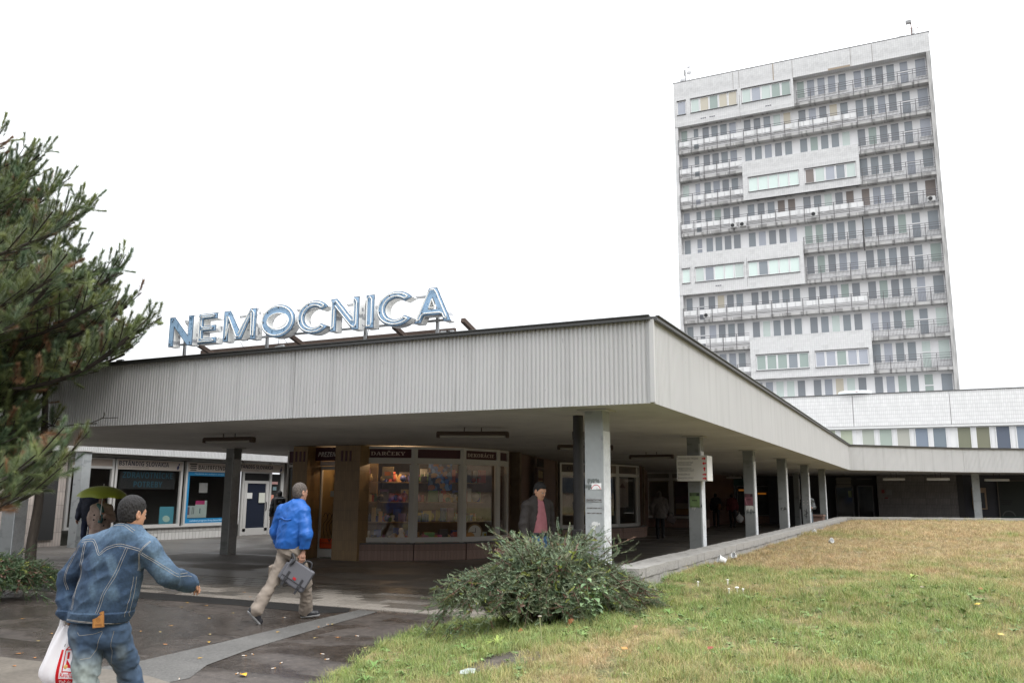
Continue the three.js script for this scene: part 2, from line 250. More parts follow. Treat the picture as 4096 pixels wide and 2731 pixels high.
const CAN = [[-3.15, -10.75], [-3.15, -42.05], [1.65, -46.6], [4.25, -48.1], [16, -49.6], [16, -62], [-19.0, -62], [-19.0, -20.2], [-20.9, -13.2], [-15.1, -10.8]];
{
  const t = thing('entrance_canopy', 'low flat canopy with pale corrugated metal fascia carrying the big rooftop letters', 'canopy');
  const runs = [[[-15.1, -10.8], [-3.15, -10.75]], [[-3.15, -10.75], [-3.15, -42.05]], [[-3.15, -42.05], [1.65, -46.6]], [[1.65, -46.6], [4.25, -48.1]], [[4.25, -48.1], [16, -49.6]], [[-20.9, -13.2], [-15.1, -10.8]]];
  for (const [a, b] of runs) { // sheets about six metres long, butted
    const L = Math.hypot(b[0] - a[0], b[1] - a[1]), n = Math.max(1, Math.round(L / 6)), dir = [(b[0] - a[0]) / L, (b[1] - a[1]) / L];
    for (let i = 0; i < n; i++) { const p = [a[0] + (b[0] - a[0]) * i / n, a[1] + (b[1] - a[1]) * i / n], q = [a[0] + (b[0] - a[0]) * (i + 1) / n - dir[0] * 0.003, a[1] + (b[1] - a[1]) * (i + 1) / n - dir[1] * 0.003]; mesh('fascia_sheet', corrugated(p, q, SOFF, FTOP - 0.03), M.fascia, t); }
    // edge flashing at the top
    const nx = -dir[1], nz = dir[0], off = 0.03;
    mesh('roof_flashing', merge([bar([a[0] + nx * off, FTOP - 0.012, a[1] + nz * off], [b[0] + nx * off, FTOP - 0.012, b[1] + nz * off], 0.1, 0.05), bar([a[0] + nx * 0.085, FTOP + 0.018, a[1] + nz * 0.085], [b[0] + nx * 0.085, FTOP + 0.018, b[1] + nz * 0.085], 0.045, 0.012)]), M.flash, t);
  }
  const cx = 0.03, inset = CAN.map(([x, z]) => [x, z]);
  mesh('corner_trim', merge([box(0.06, FTOP - SOFF - 0.04, 0.06).clone().translate(-3.145, (FTOP + SOFF) / 2 - 0.01, -10.745)]), M.fascia, t);
  mesh('corner_trim', merge([box(0.06, FTOP - SOFF - 0.04, 0.06).clone().translate(-3.14, (FTOP + SOFF) / 2 - 0.01, -42.05)]), M.fascia, t);
  mesh('soffit', flat(inset, SOFF + 0.006), M.soffit, t);
  mesh('roof_deck', flat(inset, FTOP - 0.04), std(0.12, 0.12, 0.12, 0.9), t);
  mesh('inner_edge', merge([bar([-19.0, 3.3, -20.2], [-19, 3.3, -62], 0.08, 0.98), bar([-19.0, 3.3, -20.2], [-20.9, 3.3, -13.2], 0.08, 0.98)]), M.dark, t);
  seed(5); const rv = []; // loose bits of roofing felt curling over the edge
  for (let i = 0; i < 5; i++) rv.push(at(box(rr(0.08, 0.2), 0.04, 0.05), rr(-14, -4), FTOP + 0.035, -10.72, 0, 0, rr(-0.2, 0.2)));
  multi('roofing_scrap', rv, M.galv, t);
}
{
  const t = thing('shop_canopy', 'second canopy edge of bright corrugated metal above the orthopaedic shop front', 'canopy');
  mesh('fascia_sheet', corrugated([-23.2, -16.4], [-22.1, -40], SOFF, FTOP), M.fascia, t);
  mesh('fascia_sheet', corrugated([-24.2, -8.5], [-23.2, -16.41], SOFF, FTOP), M.fascia, t);
  mesh('soffit', flat([[-22.1, -40], [-23.2, -16.4], [-24.2, -8.5], [-30, -8.5], [-30, -40]], SOFF + 0.004), M.soffit, t);
  mesh('roof_deck', flat([[-22.1, -40], [-23.2, -16.4], [-24.2, -8.5], [-30, -8.5], [-30, -40]], FTOP - 0.02), std(0.12, 0.12, 0.12, 0.9), t);
}
// ---------- pillars ----------
const posterTex = {
  green: (x, w, h) => { x.fillStyle = '#5f7549'; x.fillRect(0, 0, w, h); x.fillStyle = '#1c2418'; x.fillRect(4, 6, w - 8, h * 0.2); x.fillStyle = '#6f8a56'; for (let i = 0; i < 5; i++) x.fillRect(14 + i * 9, 14 + (i % 3) * 16, w * 0.6 - i * 12, 5); x.fillStyle = '#20281a'; x.fillRect(w * 0.24, h * 0.5, w * 0.52, h * 0.07); x.fillRect(8, h * 0.93, w * 0.8, 7); x.fillStyle = '#55693f'; x.fillRect(w * 0.2, h * 0.63, w * 0.6, 3); x.fillRect(w * 0.2, h * 0.7, w * 0.6, 3); },
  pink: (x, w, h) => { x.fillStyle = '#6d424b'; x.fillRect(0, 0, w, h); x.fillStyle = '#3a2228'; x.fillRect(0, 0, w, h * 0.26); x.fillStyle = '#7a4f58'; for (let i = 0; i < 6; i++) x.fillRect(8 + i * 6, 8 + (i % 4) * 11, w * 0.7 - i * 9, 4); x.fillStyle = '#33181e'; x.fillRect(w * 0.25, h * 0.46, w * 0.5, h * 0.06); x.strokeStyle = '#c48f98'; x.lineWidth = 4; x.beginPath(); x.moveTo(10, h * 0.4); x.quadraticCurveTo(w * 0.2, h * 0.75, w * 0.3, h * 0.95); x.stroke(); },
};
function paper(w, h, d = 0.004) { const g = new THREE.BoxGeometry(w, h, d, 6, 8, 1), p = g.attributes.position; for (let i = 0; i < p.count; i++) p.setZ(i, p.getZ(i) + 0.003 * Math.sin(p.getX(i) * 40 + p.getY(i) * 23)); g.computeVertexNormals(); return g; }
function torn(w, h, n, k, d = 0.003) { seed(k); const s = new THREE.Shape(), top = [], N = n; s.moveTo(-w / 2, h / 2); for (let i = 0; i <= N; i++) s.lineTo(-w / 2 + w * i / N, h / 2 - rr(0, h * 0.25)); for (let i = N; i >= 0; i--) s.lineTo(-w / 2 + w * i / N + rr(-0.01, 0.01), -h / 2 + rr(0, h * 0.75)); return new THREE.ExtrudeGeometry(s, { depth: d, bevelEnabled: false }); }
function pillar(x, z, label, opt = {}) {
  const t = thing('pillar', label, 'pillar', [x, 0, z], 0, opt.group), w = opt.w || 0.27, d = opt.d || 0.3;
  const g = rbox(w, SOFF, d, 0.008, 2); { const p = g.attributes.position, uv = g.attributes.uv, nn = g.attributes.normal; for (let i = 0; i < p.count; i++) uv.setXY(i, (Math.abs(nn.getX(i)) > 0.6 ? p.getZ(i) + 1 : p.getX(i)) + (opt.u || 0), p.getY(i)); }
  mesh('shaft', g, opt.dark ? M.pillarShaded : M.pillar, t, [0, SOFF / 2, 0]);
  mesh('cap_plate', box(w + 0.16, 0.018, d + 0.14), M.soffit, t, [0, SOFF - 0.008, 0]);
  mesh('corner_angle', merge([box(0.03, 2.6, 0.006).clone().translate(w / 2 - 0.012, 1.35, d / 2 + 0.001), box(0.006, 2.6, 0.03).clone().translate(w / 2 + 0.001, 1.35, d / 2 - 0.012)]), M.pillar, t); if (opt.dark || opt.edge) mesh('sky_lit_side', box(0.008, 2.5, d - 0.02, opt.u || 0), M.skyLitSide, t, [w / 2 + 0.003, 1.25, 0]);  // pale strip on the right face paints in the light of the open sky
  return t;
}
const PZ = [-11.42, -17.35, -23.05, -28.45, -34.25, -40.1];
const P0 = pillar(-4.17, PZ[0], 'nearest grey pillar, rising out of the spiky bush with a torn red and white sticker', { u: 0.3, edge: 1 });
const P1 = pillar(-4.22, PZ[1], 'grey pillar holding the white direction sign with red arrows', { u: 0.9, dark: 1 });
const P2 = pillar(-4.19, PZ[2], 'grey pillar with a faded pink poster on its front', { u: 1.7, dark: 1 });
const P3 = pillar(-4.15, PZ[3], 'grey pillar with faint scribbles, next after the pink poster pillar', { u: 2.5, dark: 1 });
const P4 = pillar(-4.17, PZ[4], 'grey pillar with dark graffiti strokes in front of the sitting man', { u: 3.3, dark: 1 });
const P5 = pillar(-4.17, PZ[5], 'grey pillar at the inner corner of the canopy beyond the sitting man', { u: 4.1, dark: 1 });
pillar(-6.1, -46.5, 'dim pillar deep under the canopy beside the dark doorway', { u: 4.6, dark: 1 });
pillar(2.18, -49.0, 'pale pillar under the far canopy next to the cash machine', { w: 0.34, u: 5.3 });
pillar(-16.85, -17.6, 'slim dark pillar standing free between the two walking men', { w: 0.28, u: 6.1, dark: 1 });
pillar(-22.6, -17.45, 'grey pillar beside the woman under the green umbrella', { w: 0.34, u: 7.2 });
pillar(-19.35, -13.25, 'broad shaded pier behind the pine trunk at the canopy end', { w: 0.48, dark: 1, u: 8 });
// rain pipe behind the nearest pillar
{ const t = thing('rain_pipe', 'black rain pipe running up behind the nearest grey pillar', 'downpipe', [-4.725, 0, -12.1]);
  mesh('pipe', new THREE.CylinderGeometry(0.08, 0.08, 2.8, 18), M.dark, t, [0, 1.4, 0]);
  for (const y of [0.25, 1.45, 2.5]) mesh('collar', new THREE.CylinderGeometry(0.094, 0.09, 0.12, 18), M.dark, t, [0, y, 0]);
  mesh('cleanout', rbox(0.15, 0.34, 0.12, 0.02), M.dark, t, [0, 0.95, 0.04]); }
// stickers, tape and torn paper on the pillars: parts of the pillars
{
  const f = 0.155;
  mesh('sticker', paper(0.155, 0.085), printMat(256, 140, (x, w, h) => { x.fillStyle = '#f0f0f0'; x.fillRect(0, 0, w, h); x.strokeStyle = '#c41f2a'; x.lineWidth = 14; x.beginPath(); x.arc(w * 0.5, h * 1.05, w * 0.42, Math.PI * 1.05, Math.PI * 1.98); x.stroke(); x.strokeStyle = '#222'; x.lineWidth = 4; x.beginPath(); x.arc(w * 0.6, h * 0.95, 15, 0, 6.3); x.stroke(); x.beginPath(); x.arc(w * 0.8, h * 1.0, 11, 0, 6.3); x.stroke(); }), P0, [0.03, 1.735, f]);
  mesh('torn_paint', torn(0.17, 0.09, 14, 3), std(0.15, 0.165, 0.16, 0.8), P0, [-0.01, 1.8, f - 0.003]);
  mesh('torn_paint', torn(0.09, 0.08, 9, 8), std(0.15, 0.165, 0.16, 0.8), P0, [-0.08, 1.725, f + 0.001]);
  for (const [x, y, w, h, k] of [[0.02, 1.2, 0.12, 0.12, 4], [-0.03, 1.17, 0.07, 0.07, 6], [0.03, 1.06, 0.1, 0.04, 12]]) mesh('paper_scrap', torn(w, h, 9, k), std(0.66, 0.66, 0.65, 0.8), P0, [x, y, f - 0.003]);
  for (const [y, h] of [[1.55, 0.02], [1.525, 0.012], [1.44, 0.012], [1.37, 0.016], [0.955, 0.018]]) mesh('tape_mark', torn(0.22, h, 16, y * 1000), std(0.13, 0.11, 0.105, 0.7), P0, [0, y, f - 0.003]);
  mesh('poster', paper(0.2, 0.29), printMat(140, 200, posterTex.green), P1, [-0.005, 1.53, f]);
  mesh('paper_scrap', torn(0.25, 0.16, 12, 31), std(0.34, 0.34, 0.33, 0.85), P1, [0.01, 1.38, f - 0.004]);
  mesh('poster', paper(0.21, 0.3), printMat(140, 200, posterTex.pink), P2, [-0.02, 1.52, f]);
  mesh('paper_scrap', torn(0.19, 0.2, 10, 17), std(0.5, 0.5, 0.47, 0.85), P2, [0.0, 1.29, f - 0.003]);
  mesh('torn_paint', torn(0.2, 0.1, 12, 23), std(0.09, 0.1, 0.1, 0.8), P2, [0.02, 1.18, f - 0.004]);
  mesh('graffiti', merge([tube([[-0.08, 1.22, f], [-0.02, 1.27, f], [-0.06, 1.18, f]], 0.006, 12, 4), tube([[0.02, 1.18, f], [0.05, 1.28, f], [0.1, 1.2, f], [0.04, 1.22, f]], 0.006, 14, 4)]), M.black, P3);
  mesh('graffiti', merge([tube([[-0.07, 1.1, f], [0.06, 1.0, f], [-0.08, 0.92, f], [0.05, 0.86, f]], 0.007, 20, 4), tube([[0.02, 1.15, f], [-0.01, 0.8, f]], 0.007, 8, 4)]), M.black, P4);
  for (let i = 0; i < 4; i++) mesh('paper_scrap', torn(0.05, 0.03, 6, 50 + i), std(0.45, 0.38, 0.38, 0.85), P4, [(i % 2) * 0.14 - 0.07, 1.43 - Math.floor(i / 2) * 0.12, f - 0.003]);
}
// direction sign
{
  const t = thing('direction_sign', 'white box sign with hospital directions and red arrows hung on a pillar', 'sign', [-4.22, 2.15, -17.04]);
  mesh('box', rbox(0.62, 0.5, 0.44, 0.012), M.white, t, [0.03, 0, -0.09]);
  mesh('panel', plane(0.6, 0.48), printMat(900, 720, (x, w, h) => {
    x.fillStyle = '#c9c6bf'; x.fillRect(0, 0, w, h); x.fillStyle = '#1c1c24'; x.font = '72px sans-serif';
    const rows = [['CENTRÁLNY PRÍJEM', 100], ['NEMOCNIČNÁ', 218], ['POLIKLINIKA', 282], ['NEMOCNICA', 388], ['LÔŽKOVÁ ČASŤ', 452], ['PAVILÓN D', 566], ['RIADITEĽSTVO', 676]];
    for (const [s, y] of rows) x.fillText(s, 22, y, 690);
    x.fillStyle = '#c0141f'; const arrow = (cx, cy, a) => { x.save(); x.translate(cx, cy); x.rotate(a); x.scale(1.15, 1.15); x.beginPath(); x.moveTo(-52, -16); x.lineTo(2, -16); x.lineTo(2, -46); x.lineTo(56, 0); x.lineTo(2, 46); x.lineTo(2, 16); x.lineTo(-52, 16); x.fill(); x.restore(); };
    arrow(w - 86, 78, 0); arrow(w - 76, 222, Math.PI); arrow(w - 76, 386, -Math.PI / 2); arrow(w - 76, 545, 0); arrow(w - 76, 660, 0);
  }), t, [0.03, 0, 0.1325]);
  const bolts = []; for (const x of [-0.26, 0.32]) for (const y of [-0.23, 0.23]) bolts.push(at(new THREE.SphereGeometry(0.008, 8, 6), x, y, 0.133)); multi('screw', bolts, M.rust, t);
}
// ---------- fluorescent fittings under the canopies ----------
function fitting(x, y, z, L, yaw, label, bright) {
  const t = thing('fluorescent_fitting', label, 'light fitting', [x, y, z], yaw);
  mesh('housing', rbox(L, 0.07, 0.14, 0.02), bright ? M.frame : M.rust, t, [0, 0.09, 0]);
  mesh('diffuser', rbox(L * 0.92, 0.055, 0.11, 0.025), bright ? std(0.74, 0.74, 0.72, 0.4) : std(0.3, 0.28, 0.25, 0.4), t, [0, 0.035, 0]);
  for (const s of [-1, 1]) mesh('end_cap', rbox(0.06, 0.1, 0.15, 0.015), bright ? M.frame : M.rust, t, [s * L * 0.48, 0.06, 0]);
  for (const s of [-1, 1]) mesh('hanger', rod([s * L * 0.12, 0.12, 0], [s * L * 0.12, SOFF - y, 0], 0.01), M.rust, t);
  return t;
}
fitting(-7.3, 2.6, -13.5, 1.3, 0.38, 'rusty tube light on the ceiling right before the round shop front', 0);
fitting(-12.75, 2.6, -13.15, 1.2, 0.1, 'brown rusted tube light above the two walking men', 0);
fitting(-6.9, 2.6, -18.1, 1.25, 0.5, 'tube light half hidden behind the nearest pillar', 0);
fitting(-6.85, 2.6, -23.1, 1.25, 0.0, 'dark tube light between the shoe shop and the direction sign', 0);
fitting(-10.4, 2.6, -51.0, 1.3, 0.0, 'white tube light glimmering deep in the passage', 1);
fitting(-1.5, 2.42, -47.4, 1.0, 0.0, 'white tube light above the small red notices on the far wall', 1);
fitting(0.5, 2.42, -47.6, 1.0, 0.0, 'white tube light over the middle of the far tiled wall', 1);
fitting(3.2, 2.42, -50.2, 1.1, 0.0, 'white tube light above the cash machine poster wall', 1);
// ---------- rooftop letters ----------
{
  const t = thing('rooftop_sign', 'big pale blue neon letters spelling NEMOCNICA on a steel frame over the canopy', 'sign', [0, 4.28, -11.3]);
  const H = 0.56, W = 0.12, D = 0.16;
  const poly = { // letters as outlines in a 1 x 1 box scaled later: [outline, holes]
    N: (w) => [[0, 0], [0, H], [W * 1.05, H], [w - W, W * 1.55], [w - W, H], [w, H], [w, 0], [w - W * 1.05, 0], [W, H - W * 1.55], [W, 0]],
    E: (w) => [[0, 0], [0, H], [w, H], [w, H - W * 0.9], [W, H - W * 0.9], [W, H / 2 + W * 0.45], [w * 0.94, H / 2 + W * 0.45], [w * 0.94, H / 2 - W * 0.45], [W, H / 2 - W * 0.45], [W, W * 0.9], [w, W * 0.9], [w, 0]],
    M: (w) => [[0, 0], [0, H], [W * 1.25, H], [w / 2, H * 0.34], [w - W * 1.25, H], [w, H], [w, 0], [w - W, 0], [w - W, H - W * 1.1], [w / 2 + W * 0.5, 0.02], [w / 2 - W * 0.5, 0.02], [W, H - W * 1.1], [W, 0]],
    I: (w) => [[0, 0], [0, H], [w, H], [w, 0]],
    A: (w) => [[0, 0], [w / 2 - W * 0.62, H], [w / 2 + W * 0.62, H], [w, 0], [w - W * 1.05, 0], [w - W * 1.5, H * 0.2], [W * 1.5, H * 0.2], [W * 1.05, 0]],
    C: (w) => { const o = [], R = H / 2 + 0.012, r = R - W, sx = w / (H + 0.024) * 1.06; for (let i = 0; i <= 30; i++) { const a = 0.62 + (6.283 - 1.24) * i / 30; o.push([Math.cos(a) * R * sx + w / 2, Math.sin(a) * R + H / 2]); } for (let i = 30; i >= 0; i--) { const a = 0.72 + (6.283 - 1.44) * i / 30; o.push([Math.cos(a) * r * sx * 0.97 + w / 2, Math.sin(a) * r + H / 2]); } return o; },
    O: (w) => { const o = []; for (let i = 0; i < 40; i++) { const a = 6.283 * i / 40; o.push([Math.cos(a) * w / 2 + w / 2, Math.sin(a) * (H / 2 + 0.012) + H / 2]); } return o; },
  };
  const inset = (pts, d) => { const n = pts.length, out = []; let area = 0; for (let i = 0; i < n; i++) { const a = pts[i], b = pts[(i + 1) % n]; area += a[0] * b[1] - b[0] * a[1]; } const sg = area > 0 ? 1 : -1;
    for (let i = 0; i < n; i++) { const p = pts[(i + n - 1) % n], c = pts[i], q = pts[(i + 1) % n]; let e1 = [c[0] - p[0], c[1] - p[1]], e2 = [q[0] - c[0], q[1] - c[1]]; const l1 = Math.hypot(...e1), l2 = Math.hypot(...e2); e1 = e1.map((v) => v / l1); e2 = e2.map((v) => v / l2); const n1 = [-e1[1] * sg, e1[0] * sg], n2 = [-e2[1] * sg, e2[0] * sg]; let bx = n1[0] + n2[0], by = n1[1] + n2[1]; const bl = Math.hypot(bx, by) || 1; bx /= bl; by /= bl; const k = Math.min(2.2, 1 / Math.max(0.3, bx * n1[0] + by * n1[1])); out.push([c[0] + bx * d * k, c[1] + by * d * k]); } return out; };
  const shapeOf = (pts, hole) => { const s = new THREE.Shape(pts.map((p) => new THREE.Vector2(...p))); for (const h of hole || []) s.holes.push(new THREE.Path(h.map((p) => new THREE.Vector2(...p)))); return s; };
  const cas = new THREE.MeshStandardMaterial({ roughness: 0.75, map: tex(256, 256, (u, v) => { const n = fbm(u * 7, v * 7, 7, 4), p = sstep(0.56, 0.6, n); return [lerp(0.86, 0.36, p), lerp(0.86, 0.37, p), lerp(0.85, 0.39, p)]; }, 0.5) });
  const rim = std(0.12, 0.17, 0.24, 0.6), faceM = new THREE.MeshStandardMaterial({ roughness: 0.6, map: tex(256, 256, (u, v) => { const n = fbm(u * 6, v * 6, 6), s = sstep(0.62, 0.72, fbm(u * 14, v * 9, 14)); return [lerp(0.33, 0.14, s) * (0.85 + 0.3 * n), lerp(0.5, 0.26, s) * (0.85 + 0.3 * n), lerp(0.7, 0.4, s) * (0.85 + 0.3 * n)]; }, 0.6) }), neon = std(0.86, 0.86, 0.83, 0.25), bolt = std(0.03, 0.03, 0.04, 0.6);
  const L = [['N', -12.6, 0.6], ['E', -11.86, 0.45], ['M', -11.25, 0.76], ['O', -10.37, 0.75], ['C', -9.55, 0.68], ['N', -8.86, 0.58], ['I', -8.14, 0.16], ['C', -7.9, 0.7], ['A', -7.2, 0.68]];
  seed(90);
  L.forEach(([ch, x, w], k) => {
    const pts = poly[ch](w); let holes = [];
    if (ch === 'O') holes = [poly.O(w).map(([a, b]) => [(a - w / 2) * (1 - 2 * W / w) + w / 2, (b - H / 2) * (1 - 2 * W / H) + H / 2]).reverse()];
    if (ch === 'A') holes = [[[w / 2, H * 0.8], [w / 2 - W * 0.92, H * 0.35], [w / 2 + W * 0.92, H * 0.35]]];
    const g = new THREE.ExtrudeGeometry(shapeOf(pts, holes), { depth: D, bevelEnabled: false }); { const p = g.attributes.position, uv = g.attributes.uv; for (let i = 0; i < p.count; i++) uv.setXY(i, p.getX(i) + p.getZ(i) * 1.1 + k, p.getY(i) + k * 0.37); }
    const body = mesh('letter', g, cas, t, [x, 0, -D]);
    const R = new THREE.ExtrudeGeometry(shapeOf(pts, holes), { depth: 0.012, bevelEnabled: false }); mesh('rim', R, rim, body, [0, 0, D]);
    const ip = inset(pts, 0.014), ih = holes.map((h) => inset(h, 0.014)); const F = new THREE.ExtrudeGeometry(shapeOf(ip, ih), { depth: 0.006, bevelEnabled: false }); { const p = F.attributes.position, uv = F.attributes.uv; for (let i = 0; i < p.count; i++) uv.setXY(i, p.getX(i) + k * 1.7, p.getY(i) + k * 0.5); }
    mesh('letter_face', F, faceM, body, [0, 0, D + 0.008]);
    const bs = []; for (let i = 0; i < pts.length; i += Math.max(2, Math.round(pts.length / 8))) { const q = inset(pts, 0.05)[i]; bs.push(at(new THREE.SphereGeometry(0.012, 7, 5), q[0], q[1], D + 0.022)); } mesh('insulators', merge(bs), bolt, body, null, { kind: 'stuff' });
    if (k > 0) { const loops = [inset(pts, ch === 'I' ? 0.035 : 0.036), ...holes.map((h) => inset(h, 0.034))]; const tb = []; for (const lp of loops) { const q = lp.map((p) => [p[0], p[1], D + 0.04]); const cut = ch === 'M' ? q.slice(3).concat([[q[1][0] + 0.16, q[1][1] - 0.22, D + 0.08]]) : q.concat([q[0]]); tb.push(polyTube(cut, 0.0115)); } multi('neon_tube', tb, neon, body); }
  });
  const rl = (n, y, z, a, b, w, m) => mesh(n, bar([a, y, z], [b, y - 0.0, z], w, w), m, t);
  rl('frame_rail', H * 0.86, -D - 0.03, -12.4, -6.78, 0.035, M.galv); rl('frame_rail', H * 0.12, -D - 0.03, -12.5, -6.75, 0.035, M.galv);
  for (const x of [-12.42, -10.42, -8.3, -6.9]) mesh('post', bar([x, -0.4, -D - 0.06], [x, H * 0.95, -D - 0.06], 0.045, 0.045), M.galv, t);
  for (const x of [-12.1, -9.9, -7.75, -6.45]) mesh('brace', bar([x, 0.05, -D - 0.08], [x + 0.02, -0.36, -1.5], 0.07, 0.07), M.rust, t);
  mesh('beam', merge([bar([-12.95, 0.1, -1.15], [-7.1, 0.1, -1.15], 0.06, 0.07)]), M.rust, t);
  const cb = []; for (const [x, s] of [[-11.0, 1], [-10.1, -1], [-10.0, 1], [-8.2, -1]]) cb.push(tube([[x, 0.02, -D], [x + 0.08 * s, -0.18, -D - 0.1], [x + 0.02 * s, -0.4, -D - 0.3]], 0.006, 12, 4)); multi('loose_cable', cb, M.dark, t);
}
// glazed skylight on the canopy roof behind the letters
{
  const t = thing('roof_skylight', 'white framed glass skylight peeping over the canopy roof beside the pine', 'skylight', [-19.5, 3.9, -17.0]);
  const fr = []; for (const [a, b] of [[[0, 0, 0], [0.5, 1.1, 0]], [[0.5, 1.1, 0], [3.4, 0.85, 0]], [[1.6, 0, 0], [1.9, 0.98, 0]], [[2.6, 0, 0], [2.3, 0.95, 0]], [[0, 0.02, 0], [3.6, 0.02, 0]], [[3.4, 0.85, 0], [3.6, 0, 0]], [[0.3, 0.6, 0], [3.5, 0.45, 0]]]) { fr.push(bar(a, b, 0.05, 0.05)); fr.push(bar([a[0], a[1], -1.2], [b[0], b[1], -1.2], 0.05, 0.05)); } for (const [x, y] of [[0.5, 1.1], [3.4, 0.85], [0, 0.02], [3.6, 0.02]]) fr.push(bar([x, y, 0], [x, y, -1.2], 0.05, 0.05));
  mesh('frame', merge(fr), M.white, t);
  const s = new THREE.Shape([[0.03, 0.03], [0.5, 1.06], [3.36, 0.82], [3.55, 0.03]].map((p) => new THREE.Vector2(...p))); mesh('pane', new THREE.ExtrudeGeometry(s, { depth: 0.008, bevelEnabled: false }), new THREE.MeshPhysicalMaterial({ roughness: 0.25, transmission: 0.7, thickness: 0, color: 0xf2f5f7 }), t, [0, 0, -0.02]);
}
// ---------- tower and podium behind ----------
function tileMat(tw, th, base, groutK, n, stain) { // n x n tiles per texture
  const W = 512; return new THREE.MeshStandardMaterial({ roughness: 0.35, map: tex(W, W, (u, v) => { const a = u * n, b = v * n, fx = a - Math.floor(a), fy = b - Math.floor(b), j = hash2(Math.floor(a), Math.floor(b), n), g = (fx < 0.11 || fy < 0.09) ? groutK : 1, d = 1 - stain * sstep(0.5, 0.8, fbm(u * 4, v * 5, 4)); const c = base * g * (0.95 + 0.09 * j) * d; return [c, c * 0.995, c * 0.99]; }, 1) }); }
M.towerTile = tileMat(0.2, 0.2, 0.59, 0.8, 16, 0.14); M.towerTile.map.repeat.set(1 / 3.4, 1 / 3.6);
M.podTile = tileMat(0.115, 0.24, 0.76, 0.72, 16, 0.04); M.podTile.map.repeat.set(1 / 1.9, 1 / 3.9);
M.towerConc = new THREE.MeshStandardMaterial({ roughness: 0.9, map: tex(256, 256, (u, v) => { const n = fbm(u * 6, v * 3, 6), s = sstep(0.5, 0.75, fbm(u * 22, v * 2, 22, 3)); const g = 0.46 * (1 + 0.3 * (n - 0.5)) * (1 - 0.42 * s); return [g, g * 0.985, g * 0.965]; }, 5) });
M.towerWhite = std(0.74, 0.735, 0.74, 0.5);
M.panelWhite = new THREE.MeshStandardMaterial({ roughness: 0.6, map: tex(256, 128, (u, v) => { const n = fbm(u * 8, v * 3, 8), s = sstep(0.55, 0.8, fbm(u * 30, v * 2, 30, 3)); const g = 0.66 * (1 + 0.1 * (n - 0.5)) * (1 - 0.25 * s); return [g, g, g]; }, 4) });
M.towerRail = std(0.09, 0.085, 0.09, 0.6);
const paneMats = [[0.2, 0.215, 0.235], [0.22, 0.245, 0.265], [0.23, 0.255, 0.28], [0.29, 0.35, 0.325], [0.5, 0.57, 0.54], [0.36, 0.38, 0.43], [0.28, 0.3, 0.34]].map(([r, g, b]) => std(r, g, b, 0.12));
const paneBright = std(0.62, 0.72, 0.68, 0.2), paneShutter = std(0.21, 0.18, 0.165, 0.7), paneLit = new THREE.MeshStandardMaterial({ color: 0xb0aca0, emissive: 0xffdca0, emissiveIntensity: 0.06, roughness: 0.2 });
